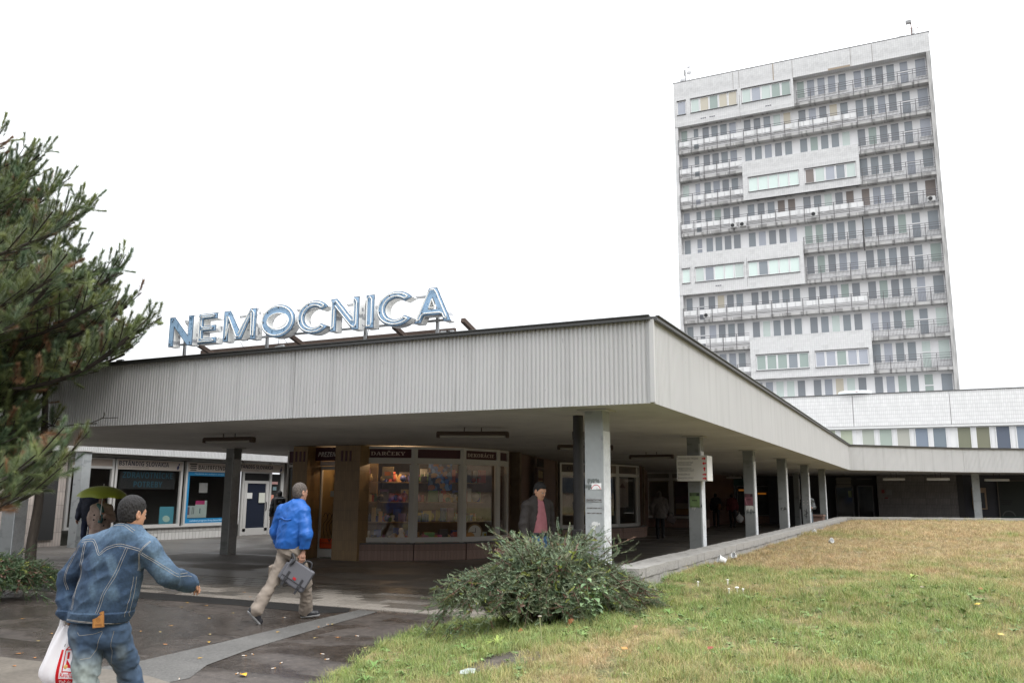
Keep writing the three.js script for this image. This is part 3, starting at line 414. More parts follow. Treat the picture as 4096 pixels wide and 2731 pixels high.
{
  const t = thing('hospital_tower', 'tall white tiled hospital tower with rows of balconies and dark windows', 'building', [0, 0, -90]);
  const L = [46.1, 42.83, 39.55, 36.3, 33.03, 29.84, 26.48, 23.22, 20.02, 16.8, 13.53, 10.3];
  const X0 = -23.1, X1 = 3.4, XL = -22.72, XR = 3.0, DEP = 0.85, SL = 0.3;
  const B2 = -15.75, B3 = -10.0, B4 = -4.15;
  seed(2024);
  mesh('body', box(X1 - X0 - 0.1, 48, 14), M.towerConc, t, [(X0 + X1) / 2, 24, -DEP - 7.06]);
  mesh('parapet', box(X1 - X0, 48.22 - L[0], DEP + 0.05), M.towerTile, t, [(X0 + X1) / 2, (48.22 + L[0]) / 2, -DEP / 2]);
  mesh('parapet_cap', box(X1 - X0 + 0.1, 0.07, 0.5), M.flash, t, [(X0 + X1) / 2, 48.25, -0.2]);
  mesh('side_pier', box(XL - X0, L[0] - 8, DEP), M.towerTile, t, [(XL + X0) / 2, (L[0] + 8) / 2 - 0.01, -DEP / 2 - 0.01]);
  mesh('side_pier', box(X1 - XR, L[0] - 8, DEP + 0.1), M.towerConc, t, [(XR + X1) / 2, (L[0] + 8) / 2, -DEP / 2 + 0.02]);
  const joints = []; for (const x of [-16.35, -15.7, -10.0, -4.1, -2.0]) joints.push(at(box(0.035, 2.0, 0.01), x, 47.1, 0.03)); multi('parapet_joint', joints, std(0.2, 0.17, 0.15, 0.9), t);
  multi('missing_tiles', [at(box(0.1, 1.9, 0.012), -12.0, 47.2, 0.03), at(box(2.2, 0.22, 0.012), -5.3, 46.22, 0.03), at(box(0.3, 0.2, 0.012), -12.35, 46.0, 0.03)], std(0.33, 0.27, 0.21, 0.9), t);
  const fgeo = new Map();
  const frameGeo = (w, h, bar2) => { const k = w + '|' + h + '|' + bar2; if (!fgeo.has(k)) { const q = [at(box(0.07, h, 0.07), -w / 2, 0, 0), at(box(0.07, h, 0.07), w / 2, 0, 0), at(box(w - 0.07, 0.07, 0.07), 0, h / 2 - 0.035, 0), at(box(w - 0.07, 0.07, 0.07), 0, -h / 2 + 0.035, 0)]; if (bar2) q.push(at(box(w - 0.07, 0.1, 0.075), 0, h * 0.08, 0.002)); fgeo.set(k, merge(q)); } return fgeo.get(k); };
  const win = (x, y0, y1, z, w, m, bar2) => { const h = y1 - y0; const f = mesh('window', frameGeo(w, h, bar2), M.towerWhite, t, [x, (y0 + y1) / 2, z]); mesh('pane', box(w - 0.06, h - 0.06, 0.02), m, f, [0, 0, -0.01]); return f; };
  const anyPane = () => { const r = rnd(); return r < 0.3 ? paneMats[0] : r < 0.5 ? paneMats[1] : r < 0.65 ? paneMats[2] : r < 0.75 ? paneMats[6] : r < 0.83 ? paneMats[3] : r < 0.93 ? paneMats[5] : paneMats[4]; };
  // recessed facade of each storey with its windows
  const WX = []; // window centres across the recessed wall
  { const w = 0.8; WX.push([-22.2, 0.75, 0], [-20.85, 0.6, 1]); for (const x of [-19.75, -18.75, -17.75, -16.75]) WX.push([x, w, 0]);
    for (let b = 0; b < 2; b++) for (let i = 0; i < 5; i++) WX.push([(b ? -9.35 : -15.15) + i * 1.06, w, 0]);
    for (let i = 0; i < 4; i++) WX.push([-3.6 + i * 1.06, w, 0]); WX.push([0.85, 0.8, 1], [2.4, 1.0, 0]); }
  const boxes = { 0: [XL - 0.38, B3], 3: [B2, B4 + 0.2], 6: [XL - 0.38, B3 + 0.1], 9: [B2, B4 + 0.2] };
  for (let k = 0; k < 11; k++) {
    const ceil = L[k], flo = L[k + 1] + SL, z = -DEP, bx = boxes[k];
    mesh('storey_wall', box(XR - XL, ceil - L[k + 1], 0.1, 0, k), M.towerWhite, t, [(XL + XR) / 2, (ceil + L[k + 1]) / 2, z - 0.06]);
    for (const [x, w, dr] of WX) {
      if (bx && x > bx[0] && x < bx[1]) continue;
      let m = anyPane(); if (k === 4 && [-12, -10.9].some((q) => Math.abs(x - q) < 0.3)) m = paneShutter; if (k === 4 && (Math.abs(x + 5.1) < 0.3 || Math.abs(x + 3.6) < 0.2 || x > 2)) m = paneShutter; if ((k === 1 && (Math.abs(x + 6.17) < 0.1 || Math.abs(x + 10.9) < 0.2)) || (k === 7 && Math.abs(x + 18.75) < 0.1) || (k === 10 && Math.abs(x + 7.2) < 0.1)) m = paneLit;
      const y0 = dr ? flo + 0.04 : flo + 0.78, y1 = ceil - 0.18; win(x, y0, y1, z + 0.02, w, m, dr);
    }
    // balcony slab and railing
    const spans = []; // [x0, x1, type]
    const mid = { 1: [XL, B4 + 0.25], 4: [XL, B4 + 0.35], 7: [XL, B4 + 0.1] }[k];
    if (k === 0) spans.push([B3 + 0.25, XR, 'bars']);
    else if (mid) spans.push([mid[0], mid[1], 'band'], [mid[1], XR, 'bars']);
    else if (k === 2 || k === 8) spans.push([XL, B2, 'band'], [B4 + 0.35, XR, 'bars'], [B2, B4 + 0.35, 'parapet']);
    else if (k === 3 || k === 9) spans.push([XL, B2, 'band'], [B4 + 0.35, XR, 'bars']);
    else if (k === 5) spans.push([XL - 0.2, B3 + 0.15, 'parapet'], [B3 + 0.15, XR, 'bars']);
    else if (k === 6) spans.push([B3 + 0.25, XR, 'bars']);
    else spans.push([XL, XR, 'parapet']);
    mesh('balcony_slab', box(XR - XL, SL, DEP + 0.02, k), M.towerConc, t, [(XL + XR) / 2, L[k + 1] + SL / 2, -DEP / 2]);
    for (const [a, b, ty] of spans) {
      const q = [], y = L[k + 1] + SL, w = b - a, c = (a + b) / 2;
      if (ty === 'parapet') { q.push(at(box(w, 0.045, 0.045), c, y + 0.62, 0.0)); for (let x = a + 0.1; x < b; x += 1.55) q.push(at(box(0.045, 0.62, 0.045), x, y + 0.31, 0)); mesh('railing', merge(q), M.towerRail, t); continue; }
      for (const h of ty === 'bars' ? [0.92, 1.15, 1.36, 0.06] : [1.15, 1.36, 0.16, 0.3]) q.push(at(box(w, 0.04, 0.04), c, y + h, 0.03));
      for (let x = a + 0.04; x <= b + 0.01; x += w / Math.max(1, Math.round(w / 1.5)) - 0.0001) q.push(at(box(0.055, 1.75, 0.055), x, y + 0.5, 0.06));
      if (ty === 'bars') for (let x = a + 0.12; x < b; x += 0.125) q.push(at(box(0.028, 0.86, 0.02), x, y + 0.49, 0.03));
      mesh('railing', merge(q), M.towerRail, t);
      if (ty === 'band') mesh('balcony_panel', box(w - 0.06, 0.52, 0.05, k * 1.3), M.panelWhite, t, [c, y + 0.82, 0.0]);
    }
  }
  // tiled boxes with flush windows
  const tiledBox = (x0, x1, y0, y1, wy0, wy1, groups, z = 0.045) => {
    const q = []; // wall pieces around the openings so that windows sit in real holes
    let last = x0; const piece = (a, b, c, d) => { if (b - a > 0.02 && d - c > 0.02) q.push(at(box(b - a, d - c, 0.4, a, c), (a + b) / 2, (c + d) / 2, z - 0.2)); };
    for (const g of groups) { piece(last, g[0], y0, y1); piece(g[0], g[1], y0, wy0); piece(g[0], g[1], wy1, y1); last = g[1]; }
    piece(last, x1, y0, y1); mesh('tiled_panel', merge(q), M.towerTile, t);
    for (const g of groups) {
      const n = g[2].length, tot = g[1] - g[0]; mesh('window_surround', merge([at(box(tot, 0.06, 0.1), (g[0] + g[1]) / 2, wy1 - 0.01, z + 0.01), at(box(tot, 0.05, 0.14), (g[0] + g[1]) / 2, wy0 + 0.01, z + 0.03)]), M.flash, t);
      mesh('window_backing', box(tot, wy1 - wy0, 0.05), M.towerWhite, t, [(g[0] + g[1]) / 2, (wy0 + wy1) / 2, z - 0.16]);
      g[2].forEach((m, i) => { const w = tot / n; win(g[0] + w * (i + 0.5), wy0 + 0.05, wy1 - 0.06, z - 0.1, w - (i === 1 || i === 2 ? 0.1 : 0.14), m, 0); });
    }
  };
  const P = paneMats, Bq = paneBright;
  tiledBox(X0, B3, L[1] - 0.02, L[0], 44.2, 45.95, [[-22.75, -21.7, [P[5]]], [-21.2, -15.95, [P[4], paneLit, P[3], paneLit, paneLit]], [-15.5, -10.25, [P[4], P[5], P[4], P[3], P[3]]]]);
  tiledBox(B2, B4 + 0.2, L[4], L[3] + 1.15, 33.9, 35.6, [[-15.2, -9.9, [Bq, Bq, Bq, Bq, Bq]], [-9.35, -4.3, [paneShutter, P[4], P[5], P[2], P[4]]]]);
  tiledBox(X0, B3 + 0.1, L[7], L[6] + 1.3, 24.5, 26.2, [[-22.75, -21.8, [Bq]], [-21.3, -16, [P[4], P[6], Bq, Bq, P[4]]], [-15.6, -10.3, [Bq, P[2], Bq, Bq, Bq]]]);
  tiledBox(B2, B4 + 0.2, L[10], L[9] + 1.15, 14.4, 16.1, [[-15.2, -9.9, [P[3], P[3], P[3], P[2], P[3]]], [-9.35, -4.3, [P[5], P[5], P[3], P[5], P[5]]]]);
  const seams = []; for (const y of [43.9, 25.3]) seams.push(at(box(0.03, 3.2, 0.01), -15.72, y - 0.2, 0.04)); multi('panel_joint', seams, std(0.25, 0.22, 0.2, 0.9), t);
  const vents = []; for (const [x, y] of [[-20, 43.35], [-19, 43.35], [-12.9, 43.4], [-19.0, 23.9]]) for (let i = 0; i < 3; i++) vents.push(at(box(0.17, 0.12, 0.02), x + i * 0.22, y, 0.045)); multi('vent_grille', vents, std(0.13, 0.13, 0.15, 0.7), t);
  mesh('rain_pipe', rod([-4.0, 29.6, 0.12], [-4.0, 26.0, 0.12], 0.06), M.dark, t);
  seed(99); const stains = []; mesh('rust_stain', merge([at(box(0.7, 0.25, 0.006), -6.4, 36.85, 0.026)]), std(0.5, 0.36, 0.22, 0.9), t);
}
// air conditioners on the balconies
{
  const ac = (x, y, label) => { const t = thing('air_conditioner', label, 'air conditioner', [x, y, -89.75]); mesh('housing', rbox(0.85, 0.6, 0.3, 0.03), std(0.5, 0.5, 0.49, 0.5), t, [0, 0.3, 0]); t.scale.setScalar(0.8); mesh('fan_grille', new THREE.CylinderGeometry(0.25, 0.25, 0.03, 20).rotateX(Math.PI / 2), M.black, t, [-0.1, 0.3, 0.16]); mesh('bracket', merge([at(box(0.04, 0.04, 0.45), -0.3, 0, -0.1), at(box(0.04, 0.04, 0.45), 0.3, 0, -0.1)]), M.towerRail, t); return t; };
  ac(2.35, 30.25, 'air conditioner on the end balcony below the closed brown shutter');
  ac(-8.6, 30.2, 'lone air conditioner on the middle of the long white balcony');
  ac(-16.9, 30.1, 'outer one of two air conditioners side by side on the white balcony');
  ac(-15.9, 30.1, 'inner one of two air conditioners side by side on the white balcony');
  ac(-20.1, 20.45, 'air conditioner on a lower balcony near the tower edge');
}
// antennas on the tower roof
{
  const dish = (x, y, z, r) => at(new THREE.SphereGeometry(r, 14, 8, 0, 6.283, 0, 1.0).scale(1, 0.5, 1).rotateX(1.3), x, y, z);
  const a = thing('roof_antenna', 'cluster of white dish antennas on the lower roof corner of the tower', 'antenna', [-21.9, 48.25, -90.6]);
  mesh('mast', merge([rod([0.1, 0, 0], [0.1, 1.75, 0], 0.05), rod([-0.4, 1.2, 0], [0.6, 1.35, 0], 0.03), rod([0.55, 0.2, 0], [0.55, 1.6, 0], 0.03)]), M.towerRail, a); multi('dish', [dish(0.6, 1.15, 0.1, 0.4), dish(-0.2, 0.4, 0.1, 0.38), dish(0.55, 1.85, 0.1, 0.25)], std(0.45, 0.45, 0.46, 0.5), a);
  mesh('radio_unit', rbox(0.2, 0.7, 0.15, 0.03), std(0.35, 0.35, 0.35, 0.6), a, [0.02, 1.3, 0.1]);
  const b = thing('roof_antenna', 'railed mast with camera and dish on the high roof corner of the tower', 'antenna', [1.9, 48.25, -90.6]);
  mesh('mast', merge([rod([-0.05, 0, 0], [-0.05, 1.7, 0], 0.06), rod([-0.75, 0, 0], [-0.75, 1.4, 0], 0.03), rod([0.55, 0, 0], [0.55, 1.3, 0], 0.03), rod([-0.75, 1.1, 0], [0.55, 1.0, 0], 0.03)]), std(0.2, 0.12, 0.1, 0.7), b);
  mesh('camera_head', rbox(0.55, 0.35, 0.4, 0.06), std(0.3, 0.3, 0.3, 0.6), b, [-0.28, 1.72, 0.1]); mesh('radio_unit', rbox(0.22, 0.75, 0.2, 0.03), std(0.7, 0.7, 0.7, 0.5), b, [0.12, 0.65, 0.1]); mesh('dish', dish(-1.0, 0.3, 0.1, 0.38), std(0.66, 0.66, 0.67, 0.5), b);
}
// podium: white tiled wing in front of the tower
{
  const t = thing('podium_wing', 'low white tiled hospital wing with a band of windows in front of the tower', 'building', [0, 0, -60]);
  const XA = -24, XB = 22;
  const pieces = [-24, -15.4, -9.72, -4.06, 1.64, 7.3, 13, 22]; for (let i = 1; i < pieces.length; i++) mesh('tiled_panel', box(pieces[i] - pieces[i - 1] - 0.03, 2.09, 0.3, pieces[i]), M.podTile, t, [(pieces[i] + pieces[i - 1]) / 2, 7.165, -0.15]);
  mesh('roof', box(XB - XA, 0.1, 28), std(0.3, 0.3, 0.3, 0.9), t, [(XA + XB) / 2, 8.1, -14.4]); mesh('coping', box(XB - XA, 0.05, 0.4), M.flash, t, [(XA + XB) / 2, 8.235, -0.15]);
  mesh('window_wall', box(XB - XA, 2.5, 0.2), M.white, t, [(XA + XB) / 2, 4.87, -0.36]);
  mesh('window_head', box(XB - XA, 0.15, 0.22), M.white, t, [(XA + XB) / 2, 6.045, -0.14]);
  mesh('lower_wall', box(XB - XA, 3.6, 0.3), M.soffit, t, [(XA + XB) / 2, 1.8, -0.4]);
  const tints = [[0.44, 0.48, 0.36], [0.45, 0.49, 0.38], [0.45, 0.48, 0.42], [0.4, 0.46, 0.41], [0.45, 0.45, 0.4], [0.24, 0.28, 0.34], [0.22, 0.26, 0.29], [0.22, 0.225, 0.165], [0.22, 0.22, 0.16], [0.13, 0.15, 0.19], [0.25, 0.29, 0.35], [0.2, 0.24, 0.26]];
  const cs = [-6.6, -5.62, -4.57, -3.25, -2.2, -1.16, -0.1, 0.92, 2.3, 3.33, 4.41, 5.5, 6.5, 7.9, 8.9, 9.9, 10.9, 12];
  const fg = merge([at(box(0.05, 1.6, 0.06), -0.38, 0, 0), at(box(0.05, 1.6, 0.06), 0.38, 0, 0), at(box(0.71, 0.05, 0.06), 0, 0.775, 0), at(box(0.71, 0.05, 0.06), 0, -0.775, 0)]);
  cs.forEach((x, i) => { const c = tints[Math.min(11, Math.max(0, i - 1))], f = mesh('window', fg, M.white, t, [x, 5.16, -0.235]); mesh('pane', box(0.71, 1.5, 0.02), std(c[0], c[1], c[2], 0.1), f, [0, 0, -0.006]); });
  const mul = []; for (let i = 0; i < cs.length; i++) mul.push(at(box(0.2, 1.75, 0.05), cs[i] + 0.52, 5.09, -0.235)); multi('mullion', mul, std(0.72, 0.72, 0.72, 0.5), t);
}
// silvery wrapped load on the podium roof
{
  const t = thing('wrapped_load', 'silvery tarpaulin covered hump on the podium roof below the tower', 'tarpaulin', [-3.9, 8.26, -60.3]);
  const g = new THREE.SphereGeometry(1, 28, 12, 0, 6.283, 0, 1.5708), p = g.attributes.position; seed(3);
  for (let i = 0; i < p.count; i++) { const x = p.getX(i), y = p.getY(i), z = p.getZ(i); p.setXYZ(i, Math.sign(x) * Math.pow(Math.abs(x), 0.6) * 1.05, Math.pow(Math.max(0, y), 0.45) * 0.24 + 0.02 * fbm(x * 5, z * 5), z * 0.5); } g.computeVertexNormals();
  mesh('cover', g, std(0.66, 0.69, 0.7, 0.35), t); mesh('tag', box(0.12, 0.04, 0.01), std(0.5, 0.05, 0.05, 0.6), t, [0.15, 0.14, 0.5]);
}
// ---------- shops under the canopy ----------
const wallTile = (c, n, gk) => new THREE.MeshStandardMaterial({ roughness: 0.45, map: tex(512, 512, (u, v) => { const a = u * n * 2.2, b = v * n * 0.5, fx = a - Math.floor(a), fy = b - Math.floor(b), j = hash2(Math.floor(a), Math.floor(b), 512), g = (fx < 0.13 || fy < 0.035) ? gk : 1, d = 0.85 + 0.3 * fbm(u * 5, v * 5, 5); return c.map((q) => q * g * (0.9 + 0.2 * j) * d); }, 1.2) });
M.tanTile = wallTile([0.26, 0.165, 0.075], 10, 0.7); M.brownTile = wallTile([0.19, 0.115, 0.09], 10, 0.6); M.greyTile = wallTile([0.17, 0.155, 0.15], 7, 0.55); M.cream = wallTile([0.5, 0.44, 0.4], 6, 0.6);
M.maroon = std(0.075, 0.017, 0.027, 0.5);
M.inner = new THREE.MeshStandardMaterial({ roughness: 0.9, map: tex(128, 128, mott([0.16, 0.12, 0.085], 0.5, 4, 20), 2) });
const facetFrame = (P, Q) => ({ c: [(P[0] + Q[0]) / 2, (P[1] + Q[1]) / 2], L: Math.hypot(Q[0] - P[0], Q[1] - P[1]), yaw: Math.atan2(-(Q[1] - P[1]), Q[0] - P[0]) });
// a facet of a shop bay: frame with glass below and a sign panel above
function facet(shop, P, Q, sill, glassTop, signLo, top, signMat, frameM = M.frame) {
  const f = facetFrame(P, Q), L = f.L, u = 0.075;
  const fr = [at(box(u, top - sill, 0.1), -L / 2 + u / 2, (top + sill) / 2, 0), at(box(u, top - sill, 0.1), L / 2 - u / 2, (top + sill) / 2, 0)];
  const bars = [[sill, sill + 0.12], [glassTop, signLo], [top - 0.06, top]];
  for (const [a, b] of bars) fr.push(at(box(L - 2 * u, b - a, 0.095), 0, (a + b) / 2, 0));
  const g = [at(box(0.035, glassTop - sill - 0.16, 0.05), -L / 2 + u + 0.02, (glassTop + sill) / 2 + 0.05, 0.015), at(box(0.035, glassTop - sill - 0.16, 0.05), L / 2 - u - 0.02, (glassTop + sill) / 2 + 0.05, 0.015)];
  const w = mesh('window', merge([...fr, ...g]), frameM, shop, [f.c[0], 0, f.c[1]]); w.rotation.y = f.yaw;
  mesh('pane', box(L - 2 * u, glassTop - sill - 0.12, 0.008), M.glassDark, w, [0, (glassTop + sill + 0.12) / 2, -0.02]);
  const sp = mesh('sign_panel', box(L - 2 * u, top - 0.06 - signLo, 0.03), signMat.back || signMat, w, [0, (top - 0.06 + signLo) / 2, 0.0]);
  if (signMat.text) mesh('lettering', plane(L - 2 * u - 0.02, top - 0.08 - signLo), signMat.text, w, [0, (top - 0.06 + signLo) / 2, 0.018]);
  return w;
}
const signText = (s, font, fg, bg, W = 800, H = 220, dx = 0) => printMat(W, H, (x, w, h) => { x.fillStyle = bg; x.fillRect(0, 0, w, h); x.fillStyle = fg; x.font = font; x.textAlign = 'center'; x.textBaseline = 'middle'; x.fillText(s, w / 2 + dx, h / 2 + 6); });
// base of a bay built of upright tiles
function bayBase(shop, pts, h, tileW, matList, outward = 0.0) {
  mesh('sill_ledge', merge(pts.slice(1).map((q, i) => bar([pts[i][0], h + 0.012, pts[i][1]], [q[0], h + 0.012, q[1]], 0.14, 0.025))), M.flash, shop);
  mesh('plinth', merge(pts.slice(1).map((q, i) => { const p = pts[i], f = facetFrame(p, q); return at(box(f.L, h, 0.12), f.c[0], h / 2, f.c[1], 0, f.yaw); })), M.brownTile, shop);
  const rows = [[0.012, h * 0.62], [h * 0.63, h - 0.005]]; let k = 0;
  for (let i = 1; i < pts.length; i++) { const f = facetFrame(pts[i - 1], pts[i]), n = Math.round(f.L / tileW), s = f.L / n; for (const [a, b] of rows) { const g = box(s - 0.009, b - a - 0.008, 0.014); for (let j = 0; j < n; j++) { const o = -f.L / 2 + s * (j + 0.5), m = mesh('tile', g, matList[(k++ * 7 + j * 3) % matList.length], shop, [f.c[0] + Math.cos(f.yaw) * o + Math.sin(f.yaw) * 0.067, (a + b) / 2, f.c[1] - Math.sin(f.yaw) * o + Math.cos(f.yaw) * 0.067]); m.rotation.y = f.yaw; } } }
}
const pinkTiles = [[0.3, 0.2, 0.165], [0.27, 0.175, 0.145], [0.33, 0.22, 0.18], [0.24, 0.16, 0.135]].map(([r, g, b]) => std(r, g, b, 0.4));
{
  const t = thing('gift_shop', 'round fronted gift shop with maroon signs, tan tiled piers and lit shelves', 'shop');
  const F = [[-12.75, -17.72], [-11.6, -18.38], [-10.7, -19.27], [-10.28, -20.42], [-10.36, -21.15]], B = [[-12.62, -17.56], [-11.45, -18.2], [-10.54, -19.16], [-10.18, -20.44], [-10.3, -21.25]];
  bayBase(t, B, 0.4, 0.078, pinkTiles);
  const back = { back: M.maroon };
  facet(t, F[0], F[1], 0.43, 2.36, 2.5, 2.78, { back: M.maroon, text: signText('DARČEKY', 'bold 120px serif', '#d6cabf', '#48161f', 800, 190) });
  facet(t, F[1], F[2], 0.43, 2.36, 2.5, 2.78, M.maroon);
  facet(t, F[2], F[3], 0.43, 2.36, 2.5, 2.78, { back: M.maroon, text: signText('DEKORÁCIE', 'bold 118px serif', '#d6cabf', '#48161f', 800, 190) });
  facet(t, F[3], F[4], 0.43, 2.36, 2.5, 2.78, M.maroon);
  multi('corner_post', F.slice(1, 4).map(([x, z]) => at(new THREE.CylinderGeometry(0.055, 0.055, 2.36, 10), x, 1.6, z)), M.frame, t);
  // piers and doorway
  mesh('pier', box(0.76, 2.79, 0.42), M.tanTile, t, [-12.94, 1.396, -17.62]);
  mesh('pier', box(0.46, 2.79, 0.6), M.tanTile, t, [-14.38, 1.396, -17.66]);
  for (const [cx, n] of [[-12.98, 3], [-14.38, 3]]) for (let i = 0; i < n; i++) mesh('dark_slot', box(0.055, 0.26, 0.012), M.maroon, t, [cx - 0.13 + i * 0.13, 2.53, cx < -14 ? -17.356 : -17.406]);
  const door = mesh('door', merge([at(box(0.07, 2.3, 0.06), -0.4, 1.15, 0), at(box(0.07, 2.3, 0.06), 0.4, 1.15, 0), at(box(0.73, 0.09, 0.06), 0, 2.255, 0), at(box(0.73, 0.2, 0.06), 0, 0.12, 0)]), M.frame, t, [-13.75, 0, -17.95]);
  mesh('pane', box(0.73, 2.0, 0.01), M.glassDark, door, [0, 1.215, 0]);
  mesh('kick_panel', box(0.7, 0.24, 0.02), printMat(256, 90, (x, w, h) => { x.fillStyle = '#d04a14'; x.fillRect(0, 0, w, h); x.strokeStyle = '#5c1c08'; x.lineWidth = 5; for (let i = 0; i < 5; i++) { x.beginPath(); x.arc(30 + i * 48, 45 + (i % 2) * 12, 16, 0, 5); x.stroke(); } }), door, [0, 0.36, 0.01]);
  const sc = []; for (let i = 0; i < 4; i++) sc.push(tube([[-0.2 + i * 0.12, 0.5, 0.02], [-0.26 + i * 0.1, 0.8, 0.02], [-0.12 + i * 0.11, 1.0, 0.02], [-0.2 + i * 0.13, 1.12, 0.02], [-0.26 + i * 0.12, 1.02, 0.02]], 0.008, 24, 4)); mesh('scroll_ornament', merge(sc), M.black, door);
  mesh('handle', new THREE.TorusGeometry(0.13, 0.016, 8, 20, Math.PI).rotateZ(Math.PI / 2), M.black, door, [0.34, 1.02, 0.06]);
  mesh('notice', box(0.2, 0.15, 0.006), std(0.45, 0.46, 0.42, 0.8), door, [0.02, 1.6, 0.012]);
  mesh('transom', box(0.9, 0.12, 0.08), M.frame, t, [-13.75, 2.37, -17.93]);
  mesh('door_sign', box(0.9, 0.34, 0.05), M.maroon, t, [-13.75, 2.6, -17.7]);
  mesh('lettering', plane(0.86, 0.3), signText('PREZENT', 'italic bold 120px sans-serif', '#d0cac4', '#401620', 660, 220), t, [-13.75, 2.6, -17.672]);
  // narrow side window
  mesh('side_window', merge([at(box(0.05, 2.3, 0.06), -14.86, 1.55, -17.5), at(box(0.22, 0.06, 0.06), -14.75, 2.3, -17.5), at(box(0.05, 2.3, 0.06), -14.63, 1.55, -17.5)]), M.frame, t);
  mesh('side_panel', box(0.18, 0.3, 0.03), M.maroon, t, [-14.75, 2.52, -17.5]); mesh('side_panel', box(0.18, 1.85, 0.02), std(0.05, 0.055, 0.05, 0.2), t, [-14.75, 1.33, -17.52]);
  mesh('side_panel', box(0.28, 0.4, 0.2), M.tanTile, t, [-14.75, 0.2, -17.55]);
  mesh('side_wall', box(0.15, 2.79, 9.5), M.brownTile, t, [-14.84, 1.396, -22.5]);
  // walls behind, inside and towards the shoe shop
  mesh('back_wall', box(4.6, 2.78, 0.1), M.inner, t, [-12.5, 1.39, -21.7]);
  const w1 = facetFrame([-10.42, -21.25], [-11.85, -28.3]); const g1 = box(w1.L, 2.79, 0.2); const wl = mesh('street_wall', g1, M.brownTile, t, [w1.c[0] - 0.1, 1.396, w1.c[1]]); wl.rotation.y = w1.yaw;
  mesh('shop_floor', flat([[-14.7, -17.9], [-12.7, -17.75], [-11.6, -18.4], [-10.7, -19.3], [-10.3, -20.4], [-10.4, -21.6], [-14.7, -21.6]], 0.38), std(0.16, 0.11, 0.07, 0.7), t);
  // shelves of the display
  const sh = []; for (const y of [0.9, 1.4, 1.9]) for (const [P, Q] of [[F[0], F[1]], [F[1], F[2]], [F[2], F[3]]]) { const f = facetFrame(P, Q); sh.push(at(box(f.L * 0.92, 0.025, 0.32), f.c[0] - Math.sin(f.yaw) * 0.65, y, f.c[1] - Math.cos(f.yaw) * 0.65, 0, f.yaw)); } mesh('display_shelf', merge(sh), std(0.3, 0.2, 0.1, 0.6), t);
  mesh('display_shelf', merge([0.5, 0.95, 1.35, 1.75, 2.1].map((y) => at(box(1.0, 0.03, 0.3), -13.75, y, -18.7))), std(0.33, 0.22, 0.1, 0.6), t);
  mesh('partition', merge([at(box(1.3, 2.2, 0.04), -13.7, 1.4, -18.9), at(box(0.04, 2.2, 1.1), -14.25, 1.4, -18.5)]), std(0.28, 0.19, 0.08, 0.7), t);
}
